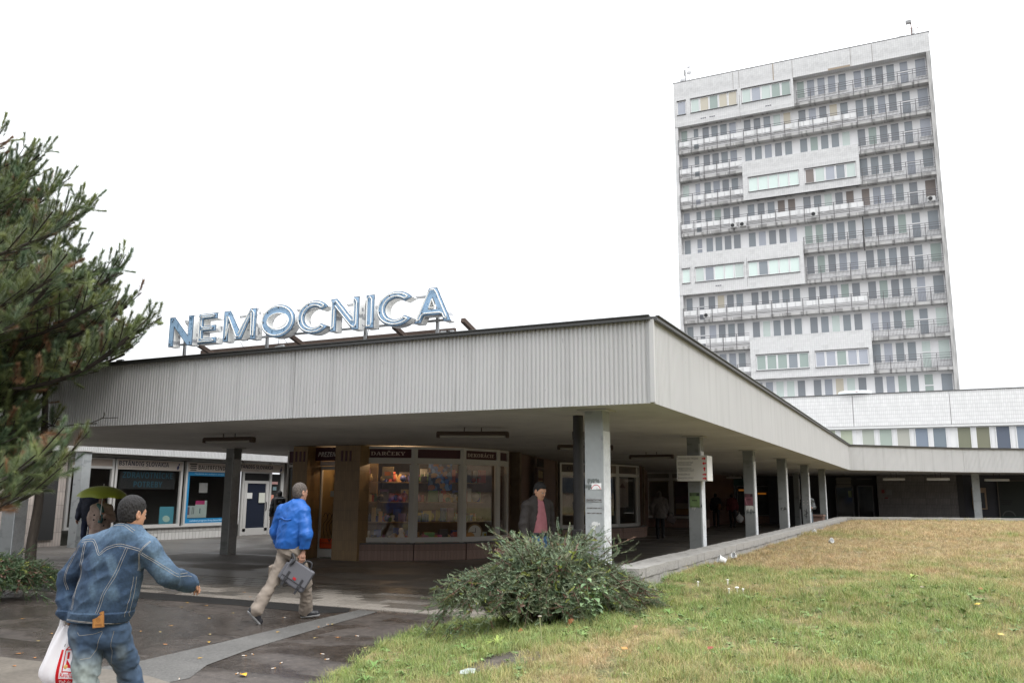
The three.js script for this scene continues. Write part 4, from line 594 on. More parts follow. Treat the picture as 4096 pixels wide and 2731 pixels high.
// goods in the gift shop: a mass of small articles plus those one can point to
{
  seed(616); const byMat = new Map();
  const cols = [[0.5, 0.3, 0.12], [0.12, 0.2, 0.08], [0.45, 0.1, 0.06], [0.5, 0.48, 0.42], [0.08, 0.1, 0.3], [0.3, 0.14, 0.22], [0.55, 0.42, 0.2], [0.06, 0.05, 0.05]].map(([r, g, b]) => std(r, g, b, 0.5));
  const vase = new THREE.LatheGeometry([[0.03, 0], [0.055, 0.03], [0.065, 0.09], [0.03, 0.16], [0.04, 0.2]].map((p) => new THREE.Vector2(...p)), 10);
  const put = (x, y, z, yaw) => { const m = pick(cols), r = rnd(); let g = r < 0.35 ? box(rr(0.08, 0.26), rr(0.1, 0.36), 0.08) : r < 0.6 ? vase : r < 0.8 ? new THREE.IcosahedronGeometry(rr(0.05, 0.13), 1) : new THREE.CylinderGeometry(0.05, 0.04, rr(0.08, 0.16), 9); g = g.clone(); g.computeBoundingBox(); g = at(g, x, y - g.boundingBox.min.y + 0.002, z, 0, yaw + rr(-0.4, 0.4)); if (!byMat.has(m)) byMat.set(m, []); byMat.get(m).push(g); };
  const F = [[-12.75, -17.72], [-11.6, -18.38], [-10.7, -19.27], [-10.28, -20.42]];
  for (const y of [0.4, 0.9125, 1.4125, 1.9125]) for (let i = 0; i < 3; i++) { const f = facetFrame(F[i], F[i + 1]); for (let k = 0; k < 24; k++) { const o = rr(-0.46, 0.46) * f.L * 0.95, d = y < 0.5 ? rr(0.2, 0.8) : rr(0.5, 0.8); put(f.c[0] + Math.cos(f.yaw) * o - Math.sin(f.yaw) * d, y, f.c[1] - Math.sin(f.yaw) * o - Math.cos(f.yaw) * d, f.yaw); } }
  for (const y of [0.515, 0.965, 1.365, 1.765, 2.115]) for (let k = 0; k < 17; k++) put(-13.75 + rr(-0.4, 0.4), y, -18.62 + rr(-0.06, 0.06), 0);
  let first = true; const holder = new THREE.Group(); holder.name = numbered('shop_display_goods'); holder.userData = { kind: 'stuff', label: 'crowded small gifts and vases on the shelves of the gift shop' }; scene.add(holder);
  for (const [m, L] of byMat) mesh('goods', merge(L), m, holder);
  const place = (name, label, cat, x, y, z, yaw) => thing(name, label, cat, [x, y, z], yaw);
  let o = place('wall_clock', 'round white clock with green leaves standing in the gift shop window', 'clock', -10.72, 0.42, -20.0, 0.9); mesh('rim', new THREE.TorusGeometry(0.2, 0.022, 8, 28), std(0.3, 0.22, 0.1, 0.4), o, [0, 0.22, 0]); mesh('dial', new THREE.CylinderGeometry(0.2, 0.2, 0.02, 28).rotateX(Math.PI / 2), std(0.7, 0.7, 0.66, 0.5), o, [0, 0.22, 0]); mesh('hands', merge([at(box(0.012, 0.12, 0.006), 0.02, 0.27, 0.014), at(box(0.09, 0.012, 0.006), -0.04, 0.22, 0.014)]), M.black, o);
  o = place('picture_frame', 'square picture with yellow flower beside the round clock', 'picture', -10.62, 0.42, -20.32, 1.1); mesh('board', box(0.2, 0.22, 0.02), std(0.5, 0.58, 0.5, 0.6), o, [0, 0.11, 0]); mesh('flower', new THREE.CylinderGeometry(0.035, 0.035, 0.01, 9).rotateX(Math.PI / 2), std(0.6, 0.45, 0.05, 0.6), o, [0.04, 0.15, 0.012]);
  o = place('gift_box', 'green gift box low in the middle gift shop window', 'box', -11.4, 0.4, -18.85, 0.7); mesh('carton', rbox(0.24, 0.22, 0.16, 0.01), std(0.16, 0.34, 0.13, 0.6), o, [0, 0.11, 0]); mesh('lid', rbox(0.26, 0.05, 0.18, 0.01), std(0.2, 0.4, 0.16, 0.6), o, [0, 0.235, 0]);
  o = place('tumbler', 'pink drinking cup next to the green gift box', 'cup', -11.18, 0.4, -19.0, 0); mesh('cup', new THREE.CylinderGeometry(0.06, 0.045, 0.2, 14), std(0.55, 0.12, 0.25, 0.4), o, [0, 0.1, 0]);
  o = place('toy_figure', 'white ornament figure at the foot of the first gift shop window', 'ornament', -11.95, 0.4, -18.4, 0.5); mesh('figure', new THREE.LatheGeometry([[0.0, 0], [0.13, 0.0], [0.1, 0.14], [0.05, 0.24], [0.065, 0.3], [0.05, 0.36], [0, 0.38]].map((p) => new THREE.Vector2(...p)), 14), std(0.65, 0.6, 0.55, 0.5), o);
  o = place('hanging_plate', 'framed orange print high in the first gift shop window', 'picture', -12.3, 1.98, -18.25, 0.5); mesh('frame', rbox(0.28, 0.3, 0.03, 0.01), std(0.36, 0.28, 0.16, 0.5), o, [0, 0.15, 0]); mesh('print', box(0.16, 0.1, 0.01), std(0.7, 0.2, 0.03, 0.6), o, [0, 0.13, 0.02]);
  o = place('wall_poster', 'blue picture poster at the top of the middle gift shop window', 'poster', -11.2, 1.7, -19.0, 0.77); mesh('sheet', paper(0.62, 0.72), printMat(200, 240, (x, w, h) => { x.fillStyle = '#26437e'; x.fillRect(0, 0, w, h); const c = ['#4a6fb8', '#a56a4a', '#6d7f9c', '#2b2f55', '#b48a60', '#7fa3d4']; for (let i = 0; i < 46; i++) { x.fillStyle = c[i % 6]; x.beginPath(); x.ellipse((i * 73) % w, (i * 47) % h, 12 + (i * 7) % 22, 10 + (i * 5) % 16, i, 0, 6.3); x.fill(); } }), o, [0, 0.36, 0]);
  // the warm lamp of the display
  const l = thing('display_lamp', 'small warm lamp tucked behind the head of the first gift shop window', 'lamp', [-12.1, 2.44, -18.5]); mesh('bulb', new THREE.SphereGeometry(0.05, 12, 8), new THREE.MeshStandardMaterial({ color: 0xffe0b0, emissive: 0xffb060, emissiveIntensity: 1.2 }), l); mesh('holder', new THREE.CylinderGeometry(0.02, 0.02, 0.3, 8), M.black, l, [0, 0.2, 0]);
  const pl = new THREE.PointLight(new THREE.Color(1, 0.66, 0.36), 1.1, 0, 2); pl.position.copy(l.position); pl.castShadow = true; scene.add(pl);
  const l2 = thing('display_lamp', 'small warm lamp behind the gift shop glass door', 'lamp', [-13.75, 2.35, -18.35]); mesh('bulb', new THREE.SphereGeometry(0.05, 12, 8), new THREE.MeshStandardMaterial({ color: 0xffe0b0, emissive: 0xffb060, emissiveIntensity: 1 }), l2); mesh('holder', new THREE.CylinderGeometry(0.02, 0.02, 0.4, 8), M.black, l2, [0, 0.25, 0]);
  const pl2 = new THREE.PointLight(new THREE.Color(1, 0.7, 0.4), 0.35, 0, 2); pl2.position.copy(l2.position); pl2.castShadow = true; scene.add(pl2);
}
// dark side door between gift shop and shoe shop
{
  const t = thing('side_door', 'dark door with a lit glass transom behind the man in the leather jacket', 'door', [-10.86, 0, -24.35], w1Yaw());
  mesh('leaf', box(0.74, 2.0, 0.05), std(0.035, 0.03, 0.03, 0.5), t, [0, 1.0, 0.06]);
  mesh('frame', merge([at(box(0.08, 2.42, 0.1), -0.42, 1.21, 0.05), at(box(0.08, 2.42, 0.1), 0.42, 1.21, 0.05), at(box(0.76, 0.06, 0.1), 0, 2.39, 0.05)]), std(0.1, 0.07, 0.065, 0.5), t);
  mesh('transom', box(0.76, 0.32, 0.03), printMat(256, 110, (x, w, h) => { x.fillStyle = '#8a7b5c'; x.fillRect(0, 0, w, h); x.strokeStyle = '#4c1a14'; x.lineWidth = 8; for (const y of [8, 55, 102]) { x.beginPath(); x.moveTo(0, y); x.lineTo(w, y); x.stroke(); } for (const q of [30, 125, 220]) { x.beginPath(); x.moveTo(q, 0); x.lineTo(q, h); x.stroke(); } }), t, [0, 2.17, 0.06]);
  mesh('handle', rbox(0.03, 0.16, 0.05, 0.01), M.galv, t, [0.3, 1.05, 0.1]);
  mesh('name_board', box(0.9, 0.26, 0.03), signText('OBUV', 'italic bold 150px serif', '#3f1013', '#1c1413', 620, 180), t, [0, 2.58, 0.08]);
}
function w1Yaw() { return facetFrame([-10.42, -21.25], [-11.85, -28.3]).yaw; }
{
  const t = thing('shoe_shop', 'shoe shop bay with pale OBUV signs and pink tiled base', 'shop');
  const F = [[-11.85, -28.45], [-10.95, -30.4], [-10.6, -31.15], [-10.35, -32.75], [-10.5, -33.5]], B = [[-11.72, -28.3], [-10.8, -30.25], [-10.42, -31.1], [-10.15, -32.85], [-10.4, -34.0]];
  bayBase(t, B, 0.4, 0.1, pinkTiles);
  const sg = std(0.24, 0.19, 0.16, 0.6);
  facet(t, F[0], F[1], 0.43, 2.3, 2.42, 2.76, { back: sg, text: signText('OBUV', '150px serif', '#26222c', '#5b4f48', 900, 200, -120) }, M.alu);
  facet(t, F[1], F[2], 0.43, 2.3, 2.42, 2.76, sg, M.alu);
  facet(t, F[2], F[3], 0.43, 2.3, 2.42, 2.76, { back: sg, text: signText('OBUV', '150px serif', '#26222c', '#5b4f48', 760, 200) }, M.alu);
  facet(t, F[3], F[4], 0.43, 2.3, 2.42, 2.76, sg, M.alu);
  mesh('back_wall', box(0.1, 2.78, 6.6), M.inner, t, [-12.6, 1.39, -31.2]); mesh('end_wall', box(2.1, 2.78, 0.1), M.inner, t, [-11.6, 1.39, -34.45]); mesh('end_wall', box(0.9, 2.78, 0.1), M.inner, t, [-12.2, 1.39, -28.0]);
  mesh('shop_floor', flat([[-12.6, -28.6], [-11.85, -28.45], [-10.9, -30.4], [-10.35, -32.75], [-10.5, -34], [-12.6, -34]], 0.38), std(0.12, 0.09, 0.06, 0.7), t);
  const w2 = facetFrame([-10.5, -34.0], [-13.1, -43.4]); const m = mesh('street_wall', box(w2.L, 2.79, 0.2), M.brownTile, t, [w2.c[0] - 0.1, 1.396, w2.c[1]]); m.rotation.y = w2.yaw;
  mesh('graffiti', tube([[-10.85, 1.9, -34.9], [-10.8, 1.6, -35.2], [-10.9, 1.75, -35.6], [-10.92, 1.4, -35.9]], 0.012, 20, 4), M.black, t);
  const hang = (name, label, cat, x, y, z, w, h, mat, yaw) => { const o = thing(name, label, cat, [x, y, z], yaw); mesh('sheet', paper(w, h), mat, o, [0, h / 2, 0]); mesh('rod', rod([-w / 2, h + 0.02, 0], [w / 2, h + 0.02, 0], 0.012), M.galv, o); };
  hang('window_banner', 'deep blue banner in the shoe shop window right of the near pillar', 'banner', -10.95, 1.45, -30.85, 0.62, 0.82, std(0.035, 0.06, 0.28, 0.6), 1.13);
  hang('window_banner', 'white lettered banner with a dark arch in the shoe shop corner window', 'banner', -10.66, 1.15, -31.95, 0.95, 1.1, printMat(256, 300, (x, w, h) => { x.fillStyle = '#8d8078'; x.fillRect(0, 0, w, h); x.fillStyle = '#5a3836'; x.beginPath(); x.moveTo(w * 0.2, 100); x.lineTo(w * 0.5, 50); x.lineTo(w * 0.8, 100); x.fill(); x.fillStyle = '#6a615c'; for (let i = 0; i < 12; i++) x.fillRect(20 + (i % 3) * 6, 120 + i * 14, w * 0.75 - (i * 37) % 60, 4); }), 1.41);
  seed(71); for (let i = 0; i < 6; i++) { const o = thing('shoe_box', ['grey shoe box, lowest of the stack in the shoe shop window', 'grey shoe box second up in the shoe shop window stack', 'grey shoe box third up in the shoe shop window stack', 'grey shoe box fourth up in the shoe shop window stack', 'grey shoe box on top of the shoe shop window stack', 'lone shoe box on the shoe shop floor by the dark corner'][i], 'box', [-10.9 + (i === 5 ? 0.1 : rr(-0.02, 0.02)), 0.38 + (i === 5 ? 0 : i * 0.125), -31.75 + (i === 5 ? -0.55 : rr(-0.03, 0.03))], 1.4); mesh('carton', rbox(0.32, 0.09, 0.2, 0.006), std(0.22, 0.25, 0.23, 0.7), o, [0, 0.045, 0]); mesh('lid', rbox(0.335, 0.035, 0.215, 0.006), std(0.26, 0.29, 0.27, 0.7), o, [0, 0.105, 0]); }
}
{
  const t = thing('far_shop', 'further shop window with orange and purple displays behind the man in the grey coat', 'shop');
  bayBase(t, [[-13.3, -43.5], [-10.9, -43.55], [-10.25, -44.5]], 0.42, 0.14, pinkTiles);
  const o1 = printMat(256, 400, (x, w, h) => { x.fillStyle = '#3a2a12'; x.fillRect(0, 0, w, h); x.fillStyle = '#4d2415'; x.fillRect(20, 20, w - 40, 150); x.fillStyle = '#6d6258'; x.fillRect(20, 190, w - 40, 90); x.fillStyle = '#72481a'; x.fillRect(20, 290, w - 40, 90); });
  const o2 = printMat(256, 400, (x, w, h) => { x.fillStyle = '#33202a'; x.fillRect(0, 0, w, h); x.fillStyle = '#4a2b3d'; x.fillRect(10, 10, w - 20, 120); x.fillStyle = '#7c7169'; x.fillRect(10, 150, w - 20, 110); x.fillStyle = '#7b5420'; x.fillRect(10, 270, w - 20, 110); });
  for (const [a, b, m] of [[-13.25, -11.95, o1], [-11.93, -10.75, o2]]) { facet(t, [a, -43.65], [b, -43.65], 0.46, 2.35, 2.5, 2.78, std(0.22, 0.2, 0.18, 0.6), M.alu); mesh('display_board', box(b - a - 0.2, 1.7, 0.04), m, t, [(a + b) / 2, 1.45, -43.95]); }
  mesh('back_wall', box(2.9, 2.78, 0.1), M.inner, t, [-12.1, 1.39, -44.4]); mesh('side_wall', box(0.12, 2.78, 8.5), M.brownTile, t, [-10.66, 1.39, -48.7]);
}
// deep end of the passage
{
  const t = thing('passage_shop', 'dim shop front with green sign band and warm lit panes at the passage end', 'shop', [0, 0, -53]);
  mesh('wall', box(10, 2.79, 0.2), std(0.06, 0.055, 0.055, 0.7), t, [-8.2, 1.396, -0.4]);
  mesh('sign_band', box(3.2, 0.36, 0.06), std(0.02, 0.06, 0.045, 0.5), t, [-11.2, 2.42, -0.2]);
  for (let i = 0; i < 4; i++) { const f = mesh('window', merge([at(box(0.05, 1.75, 0.06), -0.5, 0, 0), at(box(0.05, 1.75, 0.06), 0.5, 0, 0), at(box(0.95, 0.05, 0.06), 0, 0.85, 0), at(box(0.95, 0.05, 0.06), 0, -0.85, 0)]), std(0.16, 0.16, 0.16, 0.5), t, [-12.2 + i * 1.12, 1.33, -0.24]); mesh('pane', box(0.95, 1.65, 0.01), std(0.05, 0.055, 0.055, 0.1), f); if (i !== 3) mesh('lit_strip', box(0.8, 0.1, 0.012), new THREE.MeshStandardMaterial({ color: 0x604018, emissive: 0xffa040, emissiveIntensity: 0.12, roughness: 0.4 }), f, [0, 0.62, 0.008]); }
  mesh('base', box(4.6, 0.42, 0.16), M.brownTile, t, [-10.6, 0.21, -0.2]);
  for (let i = 0; i < 3; i++) mesh('door_post', box(0.1, 2.78, 0.12), std(0.09, 0.085, 0.085, 0.6), t, [-7.6 + i * 0.9, 1.39, -0.2]);
  mesh('notice', box(0.5, 0.1, 0.02), new THREE.MeshStandardMaterial({ color: 0x7a5a20, emissive: 0xff9a30, emissiveIntensity: 0.12 }), t, [-9.0, 1.75, -0.2]);
}
{
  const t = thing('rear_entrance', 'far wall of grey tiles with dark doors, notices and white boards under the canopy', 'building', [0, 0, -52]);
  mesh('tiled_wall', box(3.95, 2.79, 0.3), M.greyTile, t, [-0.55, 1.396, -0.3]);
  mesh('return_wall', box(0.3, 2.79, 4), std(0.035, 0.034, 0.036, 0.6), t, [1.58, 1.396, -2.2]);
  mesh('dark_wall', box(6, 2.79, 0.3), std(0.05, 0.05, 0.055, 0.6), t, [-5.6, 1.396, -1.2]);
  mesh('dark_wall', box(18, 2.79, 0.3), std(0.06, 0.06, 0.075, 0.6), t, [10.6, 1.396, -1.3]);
  for (const [x, w] of [[-3.2, 0.8], [-4.3, 0.9]]) { const d = mesh('door', merge([at(box(0.07, 2.2, 0.1), -w / 2, 1.1, 0), at(box(0.07, 2.2, 0.1), w / 2, 1.1, 0), at(box(w, 0.08, 0.1), 0, 2.2, 0), at(box(w, 0.06, 0.1), 0, 2.6, 0)]), std(0.12, 0.12, 0.125, 0.5), t, [x, 0, -0.6]); mesh('pane', box(w - 0.08, 2.15, 0.02), std(0.02, 0.022, 0.022, 0.06), d, [0, 1.1, 0]); }
  mesh('notice_board', box(0.78, 0.17, 0.04), std(0.2, 0.185, 0.16, 0.7), t, [-4.3, 2.6, -0.5]); mesh('notice_board', box(0.78, 0.17, 0.04), std(0.2, 0.185, 0.16, 0.7), t, [-4.3, 2.4, -0.5]); mesh('notice_board', box(0.78, 0.17, 0.04), std(0.19, 0.175, 0.155, 0.7), t, [-4.3, 2.2, -0.5]);
  mesh('green_notice', box(0.16, 0.36, 0.02), std(0.25, 0.3, 0.14, 0.7), t, [-4.0, 1.75, -0.48]);
  mesh('red_notice', box(0.15, 0.18, 0.012), std(0.22, 0.03, 0.03, 0.6), t, [-2.25, 1.9, -0.135]); mesh('red_notice', box(0.16, 0.07, 0.012), std(0.22, 0.03, 0.03, 0.6), t, [-2.1, 1.55, -0.135]); mesh('grey_notice', box(0.32, 0.26, 0.012), std(0.2, 0.2, 0.2, 0.7), t, [-1.95, 1.85, -0.138]);
}
{
  const t = thing('cash_machine', 'cash machine with tan surround in the dark wall right of the pale pillar', 'cash machine', [2.48, 0.98, -52.98]);
  mesh('surround', merge([at(box(0.08, 1.14, 0.12), -0.3, 0.57, 0), at(box(0.08, 1.14, 0.12), 0.3, 0.57, 0), at(box(0.52, 0.26, 0.12), 0, 1.01, 0), at(box(0.52, 0.06, 0.12), 0, 0.03, 0)]), std(0.38, 0.27, 0.19, 0.6), t);
  mesh('panel', box(0.52, 0.82, 0.06), std(0.02, 0.022, 0.035, 0.3), t, [0, 0.47, 0]); mesh('screen', box(0.26, 0.2, 0.02), std(0.05, 0.06, 0.09, 0.1), t, [0, 0.72, 0.04]); mesh('keypad', box(0.2, 0.1, 0.06), std(0.14, 0.14, 0.14, 0.5), t, [0, 0.36, 0.05]);
}
{
  const t = thing('wall_poster', 'large dark green poster with pale arch beside the cash machine', 'poster', [4.5, 0.5, -52.95]);
  mesh('sheet', box(2.2, 1.95, 0.03), printMat(440, 390, (x, w, h) => { x.fillStyle = '#262b26'; x.fillRect(0, 0, w, h); x.fillStyle = '#11120f'; for (let i = 0; i < 3; i++) x.fillRect(40, 20 + i * 40, 230 - i * 18, 16); x.strokeStyle = '#4d514b'; x.lineWidth = 26; x.beginPath(); x.arc(w * 0.4, h * 0.95, 130, Math.PI, 0); x.stroke(); x.fillStyle = '#2c3f3a'; x.fillRect(0, h * 0.88, w, h * 0.12); }), t, [0, 1.0, 0]);
  mesh('frame', merge([at(box(0.05, 2.05, 0.05), -1.12, 1.0, 0), at(box(2.2, 0.05, 0.05), 0, 2.0, 0)]), std(0.14, 0.12, 0.1, 0.6), t);
}
// orthopaedic shop on the left, facing the walkway (x = -23.6)
{
  const t = thing('orthopaedic_shop', 'orthopaedic supply shop with white tiled base, letter signs and blue framed window', 'shop', [-23.6, 0, 0]);
  const seg = (z0, z1) => [[0, z0], [0, z1]]; // facing +x: walk towards -z
  const white = [[0.58, 0.57, 0.55], [0.53, 0.52, 0.5], [0.62, 0.61, 0.59], [0.48, 0.47, 0.45]].map(([r, g, b]) => std(r, g, b, 0.35));
  mesh('base_wall', box(0.2, 0.42, 6.6), M.concrete, t, [-0.1, 0.21, -21.6]);
  let k = 0; for (let z = -18.9; z > -24.75; z -= 0.155) for (const [y, h] of [[0.13, 0.24], [0.335, 0.145]]) mesh('tile', box(0.016, h, 0.142), white[(k++ * 5) % 4], t, [0.01, y, z]);
  mesh('sill', box(0.16, 0.035, 6.0), M.alu, t, [0.02, 0.44, -21.85]);
  const win = (z0, z1, signDraw, blue) => {
    const L = z0 - z1, c = (z0 + z1) / 2;
    const f = mesh('window', merge([at(box(0.09, 2.22, 0.08), 0, 1.565, L / 2 - 0.04), at(box(0.09, 2.22, 0.08), 0, 1.565, -L / 2 + 0.04), at(box(0.085, 0.08, L - 0.16), 0, 0.5, 0), at(box(0.085, 0.08, L - 0.16), 0, 2.38, 0), at(box(0.085, 0.05, L - 0.16), 0, 2.655, 0)]), M.alu, t, [0, 0, c]);
    mesh('pane', box(0.01, 1.8, L - 0.16), M.glassDark, f, [-0.01, 1.44, 0]);
    if (signDraw) { const s = mesh('sign_panel', plane(L - 0.12, 0.31), printMat(1000, Math.round(310 / (L - 0.12)), signDraw), f, [0.05, 2.5, 0]); s.rotation.y = Math.PI / 2; } else mesh('sign_panel', box(0.02, 0.22, L - 0.16), std(0.4, 0.33, 0.28, 0.7), f, [0.02, 2.52, 0]);
    if (blue) { const b = []; for (const s of [-1, 1]) b.push(at(box(0.012, 1.8, 0.12), 0.008, 1.44, s * (L / 2 - 0.14))); b.push(at(box(0.012, 0.14, L - 0.4), 0.008, 2.27, 0), at(box(0.012, 0.16, L - 0.4), 0.008, 0.62, 0)); mesh('blue_border', merge(b), std(0.01, 0.2, 0.42, 0.5), f); const a = mesh('lettering', plane(L - 0.6, 0.11), printMat(700, 60, (x, w, h) => { x.fillStyle = '#0f6f9f'; x.fillRect(0, 0, w, h); x.fillStyle = '#cfe3ee'; x.font = '44px sans-serif'; x.textAlign = 'center'; x.fillText('„Liečebný program firmy Bauerfeind“', w / 2, 45); }), f, [0.018, 0.62, 0]); a.rotation.y = Math.PI / 2; const a2 = mesh('lettering', plane(L - 0.8, 0.09), printMat(600, 54, (x, w, h) => { x.fillStyle = '#0f6f9f'; x.fillRect(0, 0, w, h); x.fillStyle = '#a9cfe2'; x.font = '40px sans-serif'; x.textAlign = 'center'; x.fillText('„Pôsobenie bez vedľajších účinkov“', w / 2, 40); }), f, [0.018, 2.27, 0]); a2.rotation.y = Math.PI / 2; }
    return f;
  };
  const bst = (x, w, h) => { x.fillStyle = '#b9aea3'; x.fillRect(0, 0, w, h); x.fillStyle = '#23233a'; x.font = `bold ${Math.round(h * 0.66)}px sans-serif`; x.fillText('BSTÄNDIG SLOVAKIA', 10, h * 0.62, w * 0.85); x.fillStyle = '#5b534f'; x.font = `${Math.round(h * 0.2)}px sans-serif`; x.fillText('SPOLOČNOSŤ PRE ORTOPEDICKÚ TECHNIKU', 10, h * 0.9, w * 0.82); x.fillStyle = '#1f2450'; x.beginPath(); x.ellipse(w * 0.93, h * 0.66, h * 0.16, h * 0.24, 0.3, 0, 6.3); x.fill(); x.beginPath(); x.ellipse(w * 0.945, h * 0.3, h * 0.09, h * 0.13, 0, 0, 6.3); x.fill(); };
  win(-17.75, -19.35, null);
  win(-19.4, -22.2, bst);
  win(-22.35, -24.6, (x, w, h) => { x.fillStyle = '#b9aea3'; x.fillRect(0, 0, w, h); x.strokeStyle = '#26211f'; x.lineWidth = h * 0.12; for (let i = 0; i < 4; i++) { x.beginPath(); x.moveTo(30 + (i % 2) * 18, h * (0.16 + i * 0.22)); x.lineTo(190 - (i % 2) * 10, h * (0.16 + i * 0.22)); x.stroke(); } x.fillStyle = '#26211f'; x.font = `bold ${Math.round(h * 0.7)}px sans-serif`; x.fillText('BAUERFEIND', 215, h * 0.76, 640); x.fillStyle = '#1f6f7c'; x.fillRect(870, h * 0.35, h * 0.4, h * 0.36); }, true);
  // lettering inside the first window, teal
  const teal = mesh('window_lettering', plane(2.3, 0.62), new THREE.MeshStandardMaterial({ map: canvasTex(900, 250, (x, w, h) => { x.fillStyle = '#0c0f0f'; x.fillRect(0, 0, w, h); x.fillStyle = '#123f4c'; x.font = 'bold 110px sans-serif'; x.textAlign = 'center'; x.fillText('ZDRAVOTNÍCKE', w / 2, 105, 850); x.fillText('POTREBY', w / 2, 225, 560); }), roughness: 0.8 }), t, [-0.05, 2.02, -20.8]); teal.rotation.y = Math.PI / 2;
  // interior
  mesh('back_wall', box(0.1, 2.78, 10), std(0.05, 0.05, 0.045, 0.8), t, [-1.6, 1.39, -21]);
  mesh('shop_floor', box(1.5, 0.42, 8), std(0.06, 0.06, 0.05, 0.8), t, [-0.95, 0.21, -21.6]);
  // door part
  const dr = mesh('door', merge([at(box(0.1, 2.8, 0.12), 0, 1.4, -24.72), at(box(0.1, 2.8, 0.1), 0, 1.4, -25.2), at(box(0.1, 2.8, 0.1), 0, 1.4, -26.72), at(box(0.1, 2.8, 0.16), 0, 1.4, -27.4), at(box(0.09, 0.12, 1.4), 0, 2.42, -25.95), at(box(0.09, 0.1, 1.4), 0, 2.02, -25.95), at(box(0.08, 0.25, 1.4), 0, 0.14, -25.95), at(box(0.08, 1.9, 0.16), 0, 1.1, -25.36), at(box(0.08, 1.9, 0.16), 0, 1.1, -26.56)]), M.alu, t);
  mesh('pane', box(0.01, 1.75, 1.1), std(0.02, 0.025, 0.04, 0.05), dr, [0, 1.15, -25.95]); mesh('pane', box(0.01, 0.3, 1.4), std(0.03, 0.03, 0.03, 0.08), dr, [0, 2.22, -25.95]); mesh('pane', box(0.01, 2.1, 0.6), std(0.04, 0.04, 0.04, 0.1), dr, [0, 1.3, -27.05]);
  const s3 = mesh('sign_panel', plane(2.75, 0.31), printMat(1000, 113, bst), t, [0.09, 2.56, -26.05]); s3.rotation.y = Math.PI / 2;
  for (const [z, y, w, h, c] of [[-25.55, 1.5, 0.3, 0.22, [0.6, 0.6, 0.58]], [-26.25, 1.42, 0.34, 0.38, [0.55, 0.56, 0.5]], [-26.95, 2.0, 0.34, 0.1, [0.6, 0.35, 0.33]], [-26.95, 1.78, 0.2, 0.14, [0.16, 0.24, 0.27]], [-26.84, 1.4, 0.14, 0.26, [0.6, 0.25, 0.18]], [-27.1, 1.2, 0.3, 0.4, [0.42, 0.5, 0.52]], [-26.95, 0.95, 0.2, 0.12, [0.1, 0.35, 0.38]]]) mesh('notice', box(0.012, h, w), std(...c, 0.7), dr, [0.05, y, z]);
  mesh('handle', tube([[0.06, 0.95, -26.5], [0.12, 1.0, -26.45], [0.12, 1.2, -26.45], [0.06, 1.25, -26.5]], 0.02, 12, 6), M.black, dr);
  // left tiled wall
  mesh('tiled_wall', box(0.2, 2.79, 7), M.cream, t, [-0.1, 1.396, -14.2]);
  mesh('dark_doorway', box(0.06, 2.2, 0.6), std(0.03, 0.03, 0.03, 0.6), t, [0.03, 1.3, -17.1]);
  mesh('end_wall', box(0.2, 2.79, 14), std(0.1, 0.09, 0.08, 0.8), t, [-0.1, 1.396, -34.5]);
  const gr = []; gr.push(tube([[0.03, 0.33, -19.55], [0.03, 0.4, -19.75], [0.03, 0.3, -19.9], [0.03, 0.2, -19.7], [0.03, 0.12, -19.5]], 0.014, 24, 4), tube([[0.03, 0.12, -20.15], [0.03, 0.36, -20.05], [0.03, 0.38, -20.3], [0.03, 0.15, -20.25], [0.03, 0.1, -20.0]], 0.014, 24, 4), tube([[0.03, 0.1, -20.6], [0.03, 0.4, -20.5], [0.03, 0.38, -20.85], [0.03, 0.2, -20.7], [0.03, 0.08, -21.0], [0.03, 0.12, -21.3]], 0.014, 28, 4)); mesh('graffiti', merge(gr), M.black, t);
  const leaf = (name, label, z, y, w, h, draw) => { const o = thing(name, label, 'poster', [-23.72, y, z], Math.PI / 2); mesh('sheet', paper(w, h), typeof draw === 'function' ? printMat(160, 200, draw) : draw, o, [0, h / 2, 0]); };
  leaf('window_poster', 'pale turquoise poster low in the first orthopaedic shop window', -21.75, 0.5, 0.62, 0.62, (x, w, h) => { x.fillStyle = '#3f7d8b'; x.fillRect(0, 0, w, h); x.fillStyle = '#8fa79b'; x.beginPath(); x.ellipse(w / 2, h * 0.66, 42, 34, 0.4, 0, 6.3); x.fill(); });
  leaf('window_poster', 'white and pink product poster in the blue framed window', -23.3, 0.72, 0.55, 0.6, (x, w, h) => { x.fillStyle = '#8c9a94'; x.fillRect(0, 0, w, h); x.fillStyle = '#8e2857'; x.fillRect(0, 0, w * 0.8, 46); x.fillStyle = '#40555a'; x.fillRect(60, 90, 14, 60); });
  leaf('window_poster', 'white product poster left of the pink one in the blue framed window', -22.85, 0.72, 0.5, 0.42, (x, w, h) => { x.fillStyle = '#8c9894'; x.fillRect(0, 0, w, h); x.fillStyle = '#5a4a54'; x.fillRect(14, 20, 40, 130); x.fillStyle = '#33443f'; x.fillRect(90, 20, 8, 120); x.fillRect(112, 20, 8, 120); });
  leaf('hanging_card', 'grey hanging card in the middle of the blue framed window', -23.35, 1.6, 0.4, 0.35, std(0.2, 0.2, 0.19, 0.8));
}
